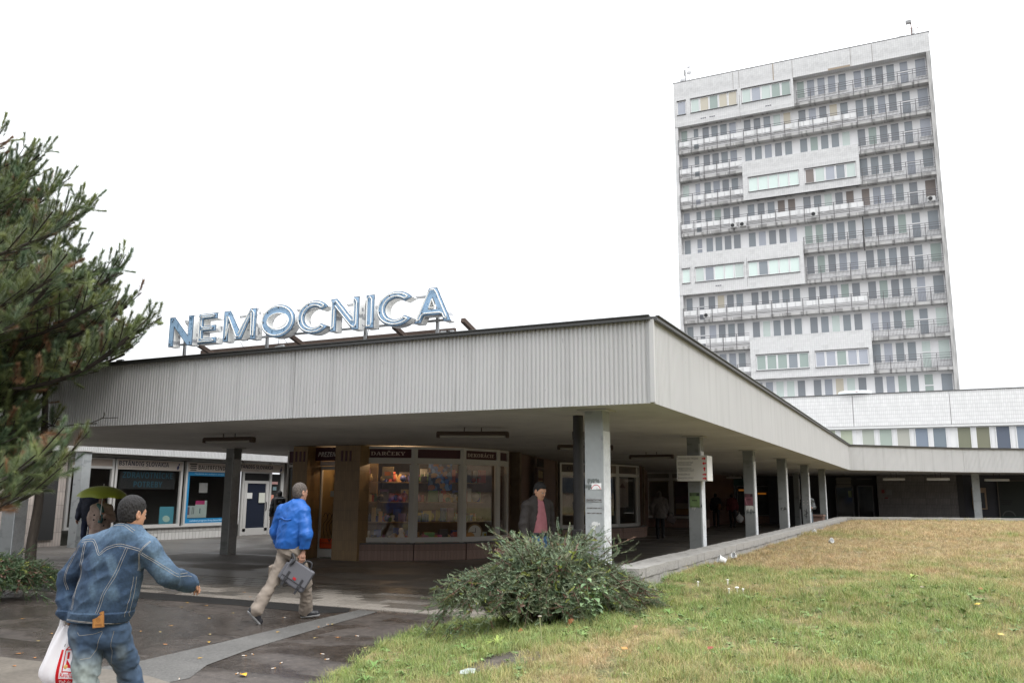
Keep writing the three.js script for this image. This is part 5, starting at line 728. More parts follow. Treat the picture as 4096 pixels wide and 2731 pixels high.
// ---------- pines, shrubs, weeds, litter ----------
M.bark = new THREE.MeshStandardMaterial({ roughness: 0.95, map: tex(256, 256, (u, v) => { const n = fbm(u * 10, v * 4, 10), f = fbm(u * 30, v * 10, 30, 3), g = 0.035 * (0.5 + 1.1 * n) * (0.6 + 0.8 * f); return [g * 1.25, g, g * 0.8]; }, 1) });
M.bark.bumpMap = gray(256, 256, (u, v) => fbm(u * 14, v * 5, 14, 4), 1); M.bark.bumpScale = 0.03;
function brushGeo(n, len, needle, w) { // shoot covered with needles, growing along +y
  const P = []; const t0 = V(), q = new THREE.Quaternion();
  for (let i = 0; i < n; i++) {
    const s = Math.pow(rnd(), 0.8), y = s * len, a = i * 2.39996 + rr(-0.3, 0.3), el = lerp(0.35, 1.05, s) + rr(-0.2, 0.2), L = needle * rr(0.7, 1.1) * lerp(1, 0.85, s);
    const d = V(Math.cos(a) * Math.cos(el), Math.sin(el), Math.sin(a) * Math.cos(el)), side = V(-Math.sin(a), 0.3 * rr(-1, 1), Math.cos(a)).multiplyScalar(w), b = V(0, y, 0), e = b.clone().addScaledVector(d, L); e.y -= L * 0.12 * rr(0, 1);
    P.push(b.x - side.x, b.y - side.y, b.z - side.z, b.x + side.x, b.y + side.y, b.z + side.z, e.x, e.y, e.z);
  }
  const g = new THREE.BufferGeometry(); g.setAttribute('position', new THREE.Float32BufferAttribute(P, 3)); g.computeVertexNormals(); return g;
}
M.needle = new THREE.MeshPhysicalMaterial({ roughness: 0.6, transmission: 0.12, thickness: 0, color: 0xffffff });
const UPQ = (d) => new THREE.Quaternion().setFromUnitVectors(V(0, 1, 0), d.clone().normalize());
function instanced(name, geo, mat, list, parent, extra) { const im = new THREE.InstancedMesh(geo, mat, list.length); list.forEach(([m, c], i) => { im.setMatrixAt(i, m); im.setColorAt(i, c); }); im.castShadow = im.receiveShadow = true; if (parent) { im.name = name; parent.add(im); } else { im.name = numbered(name); scene.add(im); } if (extra) Object.assign(im.userData, extra); return im; }
function pine(label, pos, o) {
  seed(o.seed); const t = thing('pine_tree', label, 'tree', pos), H = o.h, br = [], brushes = [];
  const tp = []; for (let i = 0; i <= 8; i++) tp.push([rr(-0.04, 0.04) + (o.lean || 0) * i / 8, H * i / 8, rr(-0.04, 0.04)]);
  const tr = new THREE.TubeGeometry(new THREE.CatmullRomCurve3(tp.map((p) => V(...p))), 40, 1, 10), tpos = tr.attributes.position, cen = new THREE.CatmullRomCurve3(tp.map((p) => V(...p)));
  for (let i = 0; i < tpos.count; i++) { const ring = Math.floor(i / 11), c = cen.getPointAt(Math.min(1, ring / 40)), r = o.r * (1 - 0.86 * ring / 40) * (1 + 0.12 * (fbm(i * 0.7, ring * 0.5) - 0.5)); tpos.setXYZ(i, c.x + (tpos.getX(i) - c.x) * r, c.y + (tpos.getY(i) - c.y) * r, c.z + (tpos.getZ(i) - c.z) * r); } tr.computeVertexNormals(); mesh('trunk', tr, M.bark, t);
  const addBrush = (p, d, s, inner) => { const m = new THREE.Matrix4().compose(p, UPQ(d).multiply(new THREE.Quaternion().setFromAxisAngle(V(0, 1, 0), rnd() * 6.28)), V(s, s, s)), c = new THREE.Color(), v = rr(0.7, 1.3); if (rnd() < inner) c.setRGB(0.22 * v, 0.12 * v, 0.06 * v); else { const y = rnd(); c.setRGB(lerp(0.1, 0.22, y) * v, lerp(0.16, 0.25, y) * v, lerp(0.085, 0.08, y) * v); } brushes.push([m, c]); };
  const limb = (h, az, L, rise) => {
    const pts = [], d = V(Math.cos(az), 0, Math.sin(az)), sag = rr(0.02, 0.1);
    for (let i = 0; i <= 6; i++) { const s = i / 6; pts.push([d.x * L * s + rr(-0.03, 0.03), h + L * (rise * s - sag * Math.sin(s * 3.14) + 0.24 * s * s * s) + rr(-0.02, 0.02), d.z * L * s + rr(-0.03, 0.03)]); }
    const cv = new THREE.CatmullRomCurve3(pts.map((p) => V(...p))); br.push(new THREE.TubeGeometry(cv, 10, Math.max(0.009, 0.0095 * L), 5));
    const n = Math.max(3, Math.round(L / o.step));
    for (let i = 1; i <= n; i++) { const s = Math.min(1, 0.22 + 0.78 * i / n), p = cv.getPointAt(s), tg = cv.getTangentAt(s), side = i % 2 ? 1 : -1, perp = V(-tg.z, 0, tg.x).multiplyScalar(side);
      if (i === n) { addBrush(p, tg.clone().add(V(0, 0.8, 0)), o.bs * rr(0.95, 1.2), 0); addBrush(p.clone().addScaledVector(tg, -0.12), tg.clone().addScaledVector(perp, 0.5).add(V(0, 0.5, 0)), o.bs, 0.02); continue; }
      const tl = Math.min(0.85, L * 0.36) * rr(0.6, 1.1) * (1.15 - 0.5 * s), dir = tg.clone().multiplyScalar(0.75).addScaledVector(perp, rr(0.6, 1)).add(V(0, rr(0.1, 0.55), 0)).normalize(), k = Math.max(1, Math.round(tl / (0.26 * o.bs)));
      const e = p.clone().addScaledVector(dir, tl); if (tl > 0.3) br.push(new THREE.TubeGeometry(new THREE.LineCurve3(p, e), 2, 0.009, 4));
      for (let q = 1; q <= k; q++) { const f = q / k, bp = p.clone().addScaledVector(dir, tl * f - 0.1), bd = dir.clone().add(V(rr(-0.45, 0.45), rr(0.5, 1.3), rr(-0.45, 0.45))); addBrush(bp, bd, o.bs * rr(0.8, 1.2), 0.26 * (1 - s) + 0.03); if (rnd() < 0.75) addBrush(bp.clone().add(V(rr(-0.1, 0.1), rr(-0.08, 0.05), rr(-0.1, 0.1))), V(rr(-1, 1), rr(-0.1, 0.8), rr(-1, 1)), o.bs * rr(0.7, 1.05), 0.3 * (1 - s) + 0.05); }
    }
  };
  for (const b of o.limbs(rr)) if (!o.keep || o.keep(b)) limb(...b);
  mesh('branches', merge(br), M.bark, t, null, { kind: 'stuff' });
  instanced('needles', o.geo, M.needle, brushes, t, { kind: 'stuff' });
  return t;
}
seed(8); const brushA = brushGeo(230, 0.3, 0.125, 0.0032), brushB = brushGeo(320, 0.32, 0.16, 0.002);
const tiers = (h0, h1, dh, R, n, rise) => (r) => { const L = []; let k = 0; for (let h = h0; h < h1; h += dh * r(0.85, 1.15)) { const a0 = r(0, 6.28); for (let i = 0; i < n; i++) L.push([h, a0 + i * 6.283 / n + r(-0.25, 0.25), R(h) * r(0.82, 1.08), rise(h)]); k++; } return L; };
// limbs pointing to the frame: skip those that only reach out of sight on the far left
const towardFrame = ([h, az]) => Math.cos(az - Math.atan2(-0.4343, 0.9007)) > -0.25;
pine('big dark pine crown at the left, spreading in front of the canopy corner', [-14.7, 0, -8.2], { seed: 31, h: 8.0, r: 0.2, step: 0.13, bs: 0.95, geo: brushA, limbs: (r) => { const L = []; for (let ht = 2.1; ht < 7.15; ht += 0.25 * r(0.85, 1.15)) { const R = (ht < 4.15 ? lerp(1.7, 3.4, sstep(3.75, 4.15, ht)) : 3.4 - (ht - 4.15) * 0.72), a0 = r(0, 6.28), N = ht < 3.7 ? 17 : 9; for (let i = 0; i < N; i++) { const q = R * r(0.8, 1.1); L.push([ht - 0.14 * q, a0 + i * 6.283 / N + r(-0.25, 0.25), q, ht < 5 ? -0.1 : lerp(-0.1, 0.35, (ht - 5) / 2.5)]); } } return L; }, keep: towardFrame });
pine('slim dark pine trunk standing by the left shrub with a broken branch stub', [-13.95, 0, -9.95], { seed: 12, h: 5.4, r: 0.1, step: 0.16, bs: 0.9, geo: brushA, limbs: (r) => [...tiers(3.9, 5.4, 0.34, (h) => 1.2 - (h - 3.9) * 0.4, 6, () => 0.25)(r), [2.75, 0.2, 0.4, 0.02]] });
pine('nearer pine reaching long needled branches in from the left edge', [-9.35, 0, -4.35], { seed: 77, h: 6, r: 0.16, step: 0.13, bs: 0.62, geo: brushB, limbs: (r) => { const L = [], toF = Math.atan2(-0.47, 0.88); for (const [h, da, len, ri] of [[1.62, -0.3, 2.0, -0.04], [1.4, -0.48, 2.1, 0.0], [1.3, -0.4, 1.95, -0.04], [1.5, -0.55, 1.8, -0.02], [3.9, -0.36, 1.75, -0.02], [3.4, -0.42, 1.8, 0], [3.2, -0.5, 1.6, 0.05], [2.95, -0.4, 1.5, 0]]) L.push([h, toF + da, len, ri]); return L; } });
// bare twig sticking out under the canopy edge
{ const t = thing('bare_branch', 'bare forked twig poking out from the pine below the canopy corner', 'branch', [-13.2, 2.72, -9.7]); mesh('twig', merge([tube([[-0.5, 0.1, 0], [-0.1, -0.02, 0], [0.3, 0.02, -0.1], [0.62, 0.03, -0.2]], 0.012, 16, 5), tube([[-0.2, 0, 0], [-0.12, 0.12, 0], [-0.05, 0.13, 0]], 0.009, 8, 5), tube([[0.5, 0.03, -0.16], [0.7, 0.13, -0.25], [0.72, 0.22, -0.25]], 0.009, 8, 5), tube([[0.66, 0.12, -0.24], [0.95, 0.13, -0.35]], 0.007, 8, 5)]), M.bark, t); }
// spreading small leaved shrubs
function sprigGeo(n, len, leaf) { const P = []; for (let i = 0; i < n; i++) { const s = (i + 0.5) / n, y = s * len, side = i % 2 ? 1 : -1, a = rr(-0.5, 0.5), L = leaf * rr(0.7, 1.15) * lerp(1, 0.6, s), d = V(side * Math.cos(a), 0.55, Math.sin(a)).normalize(), w = V(-Math.sin(a), 0, side * Math.cos(a) * 1).multiplyScalar(L * 0.36).add(V(0, rr(-0.1, 0.1) * L, 0)), b = V(0, y, 0), m = b.clone().addScaledVector(d, L * 0.5), e = b.clone().addScaledVector(d, L); const l = m.clone().add(w).add(V(0, L * 0.08, 0)), r = m.clone().sub(w).add(V(0, L * 0.08, 0)); P.push(b.x, b.y, b.z, l.x, l.y, l.z, e.x, e.y, e.z, b.x, b.y, b.z, e.x, e.y, e.z, r.x, r.y, r.z); }
  P.push(-0.0015, 0, 0, 0.0015, 0, 0, 0, len, 0); const g = new THREE.BufferGeometry(); g.setAttribute('position', new THREE.Float32BufferAttribute(P, 3)); g.computeVertexNormals(); return g; }
M.leafM = new THREE.MeshPhysicalMaterial({ roughness: 0.5, transmission: 0.1, thickness: 0, color: 0xffffff });
function shrub(label, pos, o) {
  seed(o.seed); const t = thing('spreading_shrub', label, 'shrub', pos), stems = [], sp = [];
  const ax = V(0.9007, 0, -0.4343), az = V(0.4343, 0, 0.9007); // long and short axis of the mound
  for (let i = 0; i < o.n; i++) {
    const th = rnd() * 6.283, k = Math.sqrt(rnd()), spike = rnd() < o.spike, RX = o.rx * (spike ? rr(0.4, 0.8) : 1), RZ = o.rz, out = ax.clone().multiplyScalar(Math.cos(th) * RX * k).addScaledVector(az, Math.sin(th) * RZ * k);
    const topH = o.h * (spike ? rr(0.95, 1.22) : (0.35 + 0.65 * Math.sqrt(Math.max(0, 1 - k * k)))) * rr(0.86, 1.05), b = out.clone().multiplyScalar(0.22), droop = spike ? 0 : rr(0.05, 0.5) * k * o.h;
    const pts = [b, b.clone().lerp(out, 0.3).setY(topH * 0.62), b.clone().lerp(out, 0.72).setY(topH), out.clone().multiplyScalar(rr(0.98, 1.1)).setY(Math.max(0.02, topH - droop + (spike ? 0.1 : 0)))];
    const cv = new THREE.CatmullRomCurve3(pts); if (i % 2) stems.push(new THREE.TubeGeometry(cv, 8, i % 3 ? 0.004 : 0.006, 4));
    const N = o.per; for (let j = 0; j < N; j++) { const s = lerp(0.3, 1, (j + rnd()) / N), p = cv.getPointAt(Math.min(1, s)), tg = cv.getTangentAt(Math.min(1, s)), d = tg.clone().multiplyScalar(0.55).add(V(rr(-1, 1), rr(-0.6, 0.7), rr(-1, 1)).multiplyScalar(s > 0.95 ? 0.2 : 1.15)); const sc = rr(0.7, 1.2), c = new THREE.Color(), v = rr(0.65, 1.4); const q = rnd();
      if (q < 0.05) c.setRGB(0.26 * v, 0.3 * v, 0.06 * v); else if (q < 0.13) c.setRGB(0.14 * v, 0.075 * v, 0.05 * v); else c.setRGB(o.c[0] * v * rr(0.85, 1.2), o.c[1] * v, o.c[2] * v);
      sp.push([new THREE.Matrix4().compose(p, UPQ(d).multiply(new THREE.Quaternion().setFromAxisAngle(V(0, 1, 0), rnd() * 6.28)), V(sc, sc, sc)), c]); }
  }
  mesh('stems', merge(stems), std(0.11, 0.07, 0.048, 0.8), t, null, { kind: 'stuff' });
  instanced('leaves', o.geo, M.leafM, sp, t, { kind: 'stuff' }); return t;
}
seed(19); const sprigA = sprigGeo(18, 0.125, 0.024), sprigB = sprigGeo(18, 0.2, 0.032);
shrub('wide spiky small leaved bush on the lawn edge before the nearest pillar', [-3.9, 0.1, -9.05], { seed: 55, n: 540, per: 32, rx: 1.34, rz: 0.85, h: 0.86, spike: 0.17, geo: sprigA, c: [0.14, 0.185, 0.1] });
shrub('dark low shrub at the left edge beneath the pine trunk', [-13.05, 0, -8.5], { seed: 21, n: 300, per: 16, rx: 1.4, rz: 0.9, h: 0.6, spike: 0.04, geo: sprigB, c: [0.05, 0.085, 0.035] });
// broad leaved weed by the bush, leaf shape helper
function leafGeo(L, W, fold = 0.25, curl = 0.2, n = 5) { const P = [], I = []; for (let i = 0; i <= n; i++) { const s = i / n, w = W * Math.sin(Math.PI * Math.pow(s, 0.75)) * 0.5, y = curl * L * Math.sin(s * 2.2) - curl * L * s; P.push(-w, y + w * fold, L * s, 0, y, L * s, w, y + w * fold, L * s); } for (let i = 0; i < n; i++) { const a = i * 3; I.push(a, a + 1, a + 3, a + 1, a + 4, a + 3, a + 1, a + 2, a + 4, a + 2, a + 5, a + 4); } const g = new THREE.BufferGeometry(); g.setAttribute('position', new THREE.Float32BufferAttribute(P, 3)); g.setIndex(I); g.computeVertexNormals(); return g; }
{
  const t = thing('nettle_plant', 'broad leaved nettle growing at the right front of the spiky bush', 'plant', [-3.12, lawnH(-3.12, -8.3), -8.3]); seed(40); const st = []; const lg = leafGeo(0.085, 0.06, 0.3), m1 = std(0.15, 0.24, 0.11, 0.55), m2 = std(0.2, 0.3, 0.14, 0.55);
  for (let i = 0; i < 6; i++) { const a = rnd() * 6.28, L = rr(0.25, 0.5), e = [Math.cos(a) * 0.13, L, Math.sin(a) * 0.13]; st.push(tube([[0, 0, 0], [e[0] * 0.5, L * 0.55, e[2] * 0.5], e], 0.005, 8, 5)); for (let k = 0; k < 7; k++) { const s = 0.35 + 0.65 * k / 6, q = a + k * 1.6, m = mesh('leaf', lg, rnd() < 0.5 ? m1 : m2, t, [e[0] * s, L * s, e[2] * s]); m.rotation.set(rr(-0.2, 0.5), q, 0, 'YXZ'); m.scale.setScalar(rr(0.7, 1.15)); } }
  mesh('stalk', merge(st), std(0.1, 0.14, 0.05, 0.7), t);
}
// dandelion rosettes in the lawn
{
  const lg = leafGeo(0.2, 0.034, 0.3, 0.35, 6), where = [[-3.81, -7.61, 'pale yellow green dandelion rosette in front of the bush', 1.15, 1], [-4.16, -7.56, 'dandelion rosette left of the pale one before the bush', 0.9, 0], [-4.7, -6.85, 'dandelion by the path edge in the lower lawn corner', 0.95, 0], [-4.4, -6.3, 'dandelion lowest down beside the path edge', 0.9, 0], [-3.16, -8.83, 'dandelion below the broad leaved nettle', 0.95, 0], [-2.56, -9.15, 'dandelion right of the nettle in greener grass', 0.9, 0], [-3.0, -13.0, 'dandelion beside the white mushrooms', 1.2, 0], [-0.27, -12.6, 'lone yellowish dandelion in the dry lawn at the right', 1.15, 1]];
  seed(66); where.forEach(([x, z, label, s, pale]) => { const t = thing('dandelion', label, 'plant', [x, lawnH(x, z), z], rnd() * 6); const m = pale ? std(0.28, 0.36, 0.07, 0.6) : std(0.13, 0.24, 0.05, 0.6); for (let k = 0; k < 11; k++) { const f = mesh('leaf', lg, m, t, [0, 0.01, 0]); f.rotation.set(-rr(0.05, 0.5), k * 0.57 + rr(-0.2, 0.2), 0, 'YXZ'); f.scale.setScalar(s * rr(0.5, 0.85)); } mesh('crown', new THREE.SphereGeometry(0.015, 8, 6), m, t, [0, 0.01, 0]); });
  const t = thing('flower_stalk', 'tall pale flower stalk standing up in front of the bush', 'plant', [-3.0, lawnH(-3.0, -6.8), -6.8]); mesh('stalk', tube([[0, 0, 0], [0.006, 0.15, 0], [-0.006, 0.27, 0.004], [-0.012, 0.34, 0]], 0.0035, 12, 5), std(0.34, 0.36, 0.18, 0.7), t); mesh('seed_head', new THREE.SphereGeometry(0.014, 9, 6).scale(1.3, 0.5, 1.3), std(0.3, 0.27, 0.22, 0.8), t, [-0.012, 0.344, 0]);
}
// bare earth patch before the bush
{ const g = new THREE.CircleGeometry(0.32, 26), p = g.attributes.position; for (let i = 0; i < p.count; i++) { const x = p.getX(i), y = p.getY(i), k = 1 + 0.35 * (fbm(x * 6 + 4, y * 6) - 0.5); const X = -3.38 + x * k, Z = -6.85 - y * 1.25 * k; p.setXYZ(i, X, lawnH(X, Z) + 0.006, Z); } g.computeVertexNormals(); structure('bare_earth', g, new THREE.MeshStandardMaterial({ roughness: 0.95, map: tex(128, 128, mott([0.085, 0.07, 0.055], 1, 6, 30), 1) })); }
// broad leaved weeds among the greener grass
{ seed(1212); const L1 = leafGeo(0.09, 0.035, 0.25, 0.3, 4), parts = []; for (let k = 0; k < 6; k++) { const g = L1.clone(); g.rotateX(-rr(0.15, 0.7)); g.rotateY(k * 1.05 + rr(-0.2, 0.2)); parts.push(g); } const wg = merge(parts), list = []; for (let i = 0; i < 3600; i++) { const d = rr(5.8, 13), s = rr(-0.66, 0.66) * d, x = -0.4285 * d + 0.9007 * s, z = -0.886 * d - 0.4343 * s; if (x < edgeX(z) + 0.02 || dryness(x, z) > rr(0.0, 0.42) || (x < -3.3 && z < -10.7)) continue; const sc = rr(0.3, 0.7), v = rr(0.7, 1.3), c = new THREE.Color().setRGB(0.16 * v, 0.25 * v, 0.065 * v); list.push([new THREE.Matrix4().compose(V(x, lawnH(x, z) + 0.01, z), new THREE.Quaternion().setFromEuler(new THREE.Euler(rr(-0.2, 0.2), rnd() * 6.28, rr(-0.2, 0.2))), V(sc, sc, sc)), c]); } instanced('weeds', wg, M.leafM, list, null, { kind: 'stuff', label: 'low broad leaved weeds scattered through the green grass' }); }
// fallen leaves
{
  const shapeLeaf = (k) => { seed(k); const L = rr(0.05, 0.08), W = L * rr(0.6, 0.85), g = leafGeo(L, W, rr(-0.3, 0.4), rr(0.05, 0.25), 4); g.translate(0, 0.004, -L / 2); const st = tube([[0, 0.004, -L / 2], [0.004, 0.006, -L / 2 - 0.02]], 0.0014, 3, 4); return merge([g, st]); };
  const gs = [11, 22, 33].map(shapeLeaf), yel = [[0.62, 0.36, 0.03], [0.55, 0.27, 0.05], [0.48, 0.36, 0.14], [0.5, 0.2, 0.05]].map((c) => std(...c, 0.55));
  const path = [[-10.57, -7.49], [-8.47, -7.98], [-8.21, -7.57], [-8.54, -8.66], [-5.5, -7.84], [-10.2, -11.1], [-8.61, -9.16], [-6.81, -8.99], [-7.58, -7.71], [-7.5, -7.0], [-7.19, -7.31], [-6.16, -8.23], [-6.35, -8.07], [-8.88, -6.51], [-8.38, -5.94], [-8.03, -5.87], [-9.49, -9.56], [-10.0, -9.68], [-8.44, -7.5], [-9.68, -10.66], [-9.7, -9.3], [-7.82, -5.51], [-6.82, -8.73], [-6.6, -6.6], [-9.2, -6.9], [-9.9, -8.2], [-11.2, -9.1], [-10.9, -8.6], [-8.1, -10.0], [-7.0, -8.2]];
  seed(303); path.forEach(([x, z]) => { const t = thing('fallen_leaf', 'small yellowish leaf lying flat on the wet path', 'leaf', [x, 0.009, z], rnd() * 6.28, 'small yellow leaves scattered on the path'); mesh('blade', pick(gs), pick(yel), t).scale.setScalar(rr(0.5, 0.85)); });
  const big = thing('fallen_leaf', 'large bright orange yellow leaf lying on the asphalt near the bottom edge', 'leaf', [-5.64, 0.01, -6.18], 1.2); mesh('blade', gs[0], std(0.8, 0.42, 0.02, 0.5), big).scale.setScalar(1.5);
  const lawnL = [[-2.57, -8.04, 'pink brown curled leaf in the green grass right of the bush', [0.5, 0.28, 0.18]], [-2.32, -6.95, 'orange leaf lowest in the green grass', [0.55, 0.25, 0.07]], [-1.67, -7.18, 'dark red leaf at the bottom of the lawn', [0.24, 0.04, 0.025]], [-0.14, -11.33, 'greyish leaf in dry grass at the right', [0.4, 0.3, 0.27]], [0.38, -10.41, 'yellow leaf in the lawn at the right', [0.7, 0.48, 0.08]], [0.47, -11.44, 'red leaf in the lawn at the right', [0.42, 0.09, 0.05]], [0.5, -9.1, 'pair coloured yellow brown leaf near the right edge', [0.6, 0.4, 0.12]]];
  lawnL.forEach(([x, z, label, c], i) => { const t = thing('fallen_leaf', label, 'leaf', [x, lawnH(x, z) + 0.03, z], i * 1.3); t.rotation.x = 0.3; mesh('blade', gs[i % 3], std(...c, 0.6), t).scale.setScalar(0.95); });
  for (const [x, y, z, label, r] of [[-3.86, 0.27, -8.2, 'curled orange dead leaf stuck low in the middle of the bush', 0.9], [-3.33, 0.38, -8.38, 'orange brown dead leaf hanging at the right side of the bush', -0.6]]) { const t = thing('dead_leaf', label, 'leaf', [x, y, z], r); t.rotation.x = 1.2; mesh('blade', leafGeo(0.11, 0.05, 0.6, 0.7, 5), std(0.4, 0.14, 0.05, 0.6), t); mesh('blade', leafGeo(0.07, 0.04, 0.7, 0.7, 5), std(0.42, 0.16, 0.06, 0.6), t, [0.012, 0, 0.09]); }
}
// litter and mushrooms
{
  const cupG = (h, r) => new THREE.LatheGeometry([[0, 0], [r * 0.72, 0], [r, h], [r * 1.08, h], [r * 1.05, h - 0.006], [r * 0.7, 0.006], [0, 0.006]].map((p) => new THREE.Vector2(...p)), 16);
  const litter = [[-3.02, -14.2, 'crushed white plastic cup nearest along the foot of the low wall', 0.09, 0.042], [-3.1, -15.4, 'small white cup farther along the foot of the low wall', 0.075, 0.036], [-2.1, -21.0, 'white cup lying alone in the dry lawn', 0.09, 0.042], [-3.05, -26.0, 'tiny blue white cup far along the low wall', 0.08, 0.04]];
  litter.forEach(([x, z, label, h, r], i) => { const t = thing('plastic_cup', label, 'cup', [x, lawnH(x, z) + 0.05, z], i * 0.8 + 0.6); const m = mesh('cup', cupG(h, r), std(0.76, 0.77, 0.78, 0.4), t); m.rotation.z = 1.2; m.scale.set(1, 1, 0.8); m.scale.multiplyScalar(1.35); mesh('rim', new THREE.TorusGeometry(r * 1.06, 0.003, 6, 18).rotateX(Math.PI / 2), std(0.8, 0.8, 0.8, 0.4), m, [0, h, 0]); });
  const mush = [[-2.62, -10.7, 'lone white mushroom left of the cluster in the lawn'], [-2.3, -10.9, 'white mushroom just behind the cluster in the lawn'], [-2.1, -10.45, 'largest cap of the white mushroom cluster in the lawn'], [-2.18, -10.38, 'left small cap of the white mushroom cluster'], [-2.02, -10.4, 'right small cap of the white mushroom cluster']];
  mush.forEach(([x, z, label], i) => { const t = thing('mushroom', label, 'mushroom', [x, lawnH(x, z), z]); mesh('stem', new THREE.CylinderGeometry(0.007, 0.009, 0.07, 8), std(0.7, 0.68, 0.62, 0.7), t, [0, 0.03, 0]); mesh('cap', new THREE.SphereGeometry(0.026, 12, 7, 0, 6.3, 0, 1.6).scale(1, 0.6, 1), std(0.66, 0.65, 0.6, 0.7), t, [0, 0.06, 0]).scale.setScalar(i === 2 ? 1.0 : 0.65); });
  const t = thing('crumpled_paper', 'pale crumpled paper lying in the grass before the bare earth patch', 'paper', [-3.45, lawnH(-3.45, -6.35) + 0.04, -6.35], 0.4); { const g = paper(0.12, 0.07), p = g.attributes.position; for (let i = 0; i < p.count; i++) p.setZ(i, p.getZ(i) + 0.03 * (fbm(p.getX(i) * 25, p.getY(i) * 25) - 0.5)); g.rotateX(-1.3); g.computeVertexNormals(); mesh('sheet', g, std(0.36, 0.4, 0.38, 0.7), t); }
  const bits = [[-6.03, -8.42], [-5.46, -7.13], [-5.75, -6.21], [-6.28, -7.0], [-6.3, -6.91], [-5.62, -6.56], [-6.04, -5.82], [-5.68, -7.34], [-7.74, -9.17], [-5.73, -6.78], [-6.86, -8.96]];
  bits.forEach(([x, z], i) => { const o = thing('cigarette_end', 'tiny pale cigarette end lying on the wet path', 'cigarette end', [x, 0.009, z], i * 0.9, 'cigarette ends scattered on the path'); mesh('paper', new THREE.CylinderGeometry(0.005, 0.005, 0.03, 7).rotateZ(1.57), std(0.62, 0.56, 0.5, 0.7), o, [0.015, 0, 0]); mesh('filter', new THREE.CylinderGeometry(0.0053, 0.0053, 0.016, 7).rotateZ(1.57), std(0.45, 0.24, 0.1, 0.7), o, [-0.008, 0, 0]); });
}
// ---------- people: smooth distance fields meshed with surface nets ----------
function v3n(x, y, z) { const zi = Math.floor(z), f = z - zi, u = f * f * (3 - 2 * f); return lerp(vn(x + zi * 57.3, y + zi * 113.1), vn(x + (zi + 1) * 57.3, y + (zi + 1) * 113.1), u); }
function surfNet(f, lo, hi, c, colorF) {
  const n = [0, 1, 2].map((i) => Math.ceil((hi[i] - lo[i]) / c) + 1), [nx, ny, nz] = n, F = new Float32Array(nx * ny * nz), id = (i, j, k) => (k * ny + j) * nx + i;
  for (let k = 0; k < nz; k++) for (let j = 0; j < ny; j++) for (let i = 0; i < nx; i++) F[id(i, j, k)] = f(lo[0] + i * c, lo[1] + j * c, lo[2] + k * c);
  const vi = new Int32Array(nx * ny * nz).fill(-1), P = [], I = [];
  const cor = [[0, 0, 0], [1, 0, 0], [0, 1, 0], [1, 1, 0], [0, 0, 1], [1, 0, 1], [0, 1, 1], [1, 1, 1]], ed = [[0, 1], [2, 3], [4, 5], [6, 7], [0, 2], [1, 3], [4, 6], [5, 7], [0, 4], [1, 5], [2, 6], [3, 7]];
  for (let k = 0; k < nz - 1; k++) for (let j = 0; j < ny - 1; j++) for (let i = 0; i < nx - 1; i++) {
    const o = id(i, j, k), sg = F[o] < 0; if ((F[o + 1] < 0) === sg && (F[o + nx] < 0) === sg && (F[o + nx + 1] < 0) === sg && (F[o + nx * ny] < 0) === sg && (F[o + nx * ny + 1] < 0) === sg && (F[o + nx * ny + nx] < 0) === sg && (F[o + nx * ny + nx + 1] < 0) === sg) continue; const v = cor.map(([a, b, d]) => F[id(i + a, j + b, k + d)]);
    let x = 0, y = 0, z = 0, e = 0; for (const [a, b] of ed) if ((v[a] < 0) !== (v[b] < 0)) { const t = v[a] / (v[a] - v[b]); x += lerp(cor[a][0], cor[b][0], t); y += lerp(cor[a][1], cor[b][1], t); z += lerp(cor[a][2], cor[b][2], t); e++; }
    vi[id(i, j, k)] = P.length / 3; P.push(lo[0] + (i + x / e) * c, lo[1] + (j + y / e) * c, lo[2] + (k + z / e) * c);
  }
  const quad = (a, b, d, e, flip) => { if (a < 0 || b < 0 || d < 0 || e < 0) return; if (flip) I.push(a, d, b, a, e, d); else I.push(a, b, d, a, d, e); };
  for (let k = 1; k < nz - 1; k++) for (let j = 1; j < ny - 1; j++) for (let i = 1; i < nx - 1; i++) {
    const s = F[id(i, j, k)] < 0;
    if (s !== (F[id(i + 1, j, k)] < 0)) quad(vi[id(i, j - 1, k - 1)], vi[id(i, j, k - 1)], vi[id(i, j, k)], vi[id(i, j - 1, k)], !s);
    if (s !== (F[id(i, j + 1, k)] < 0)) quad(vi[id(i - 1, j, k - 1)], vi[id(i - 1, j, k)], vi[id(i, j, k)], vi[id(i, j, k - 1)], !s);
    if (s !== (F[id(i, j, k + 1)] < 0)) quad(vi[id(i - 1, j - 1, k)], vi[id(i, j - 1, k)], vi[id(i, j, k)], vi[id(i - 1, j, k)], !s);
  }
  const N = [], C = [], h = c * 0.6; for (let i = 0; i < P.length; i += 3) { const [x, y, z] = [P[i], P[i + 1], P[i + 2]]; const g = V(f(x + h, y, z) - f(x - h, y, z), f(x, y + h, z) - f(x, y - h, z), f(x, y, z + h) - f(x, y, z - h)).normalize(); N.push(g.x, g.y, g.z); if (colorF) C.push(...colorF(x, y, z, g)); }
  const g = new THREE.BufferGeometry(); g.setAttribute('position', new THREE.Float32BufferAttribute(P, 3)); g.setAttribute('normal', new THREE.Float32BufferAttribute(N, 3)); if (colorF) g.setAttribute('color', new THREE.Float32BufferAttribute(C, 3)); g.setIndex(I); return g;
}
const smin = (a, b, k) => { const h = Math.max(k - Math.abs(a - b), 0) / k; return Math.min(a, b) - h * h * k * 0.25; };
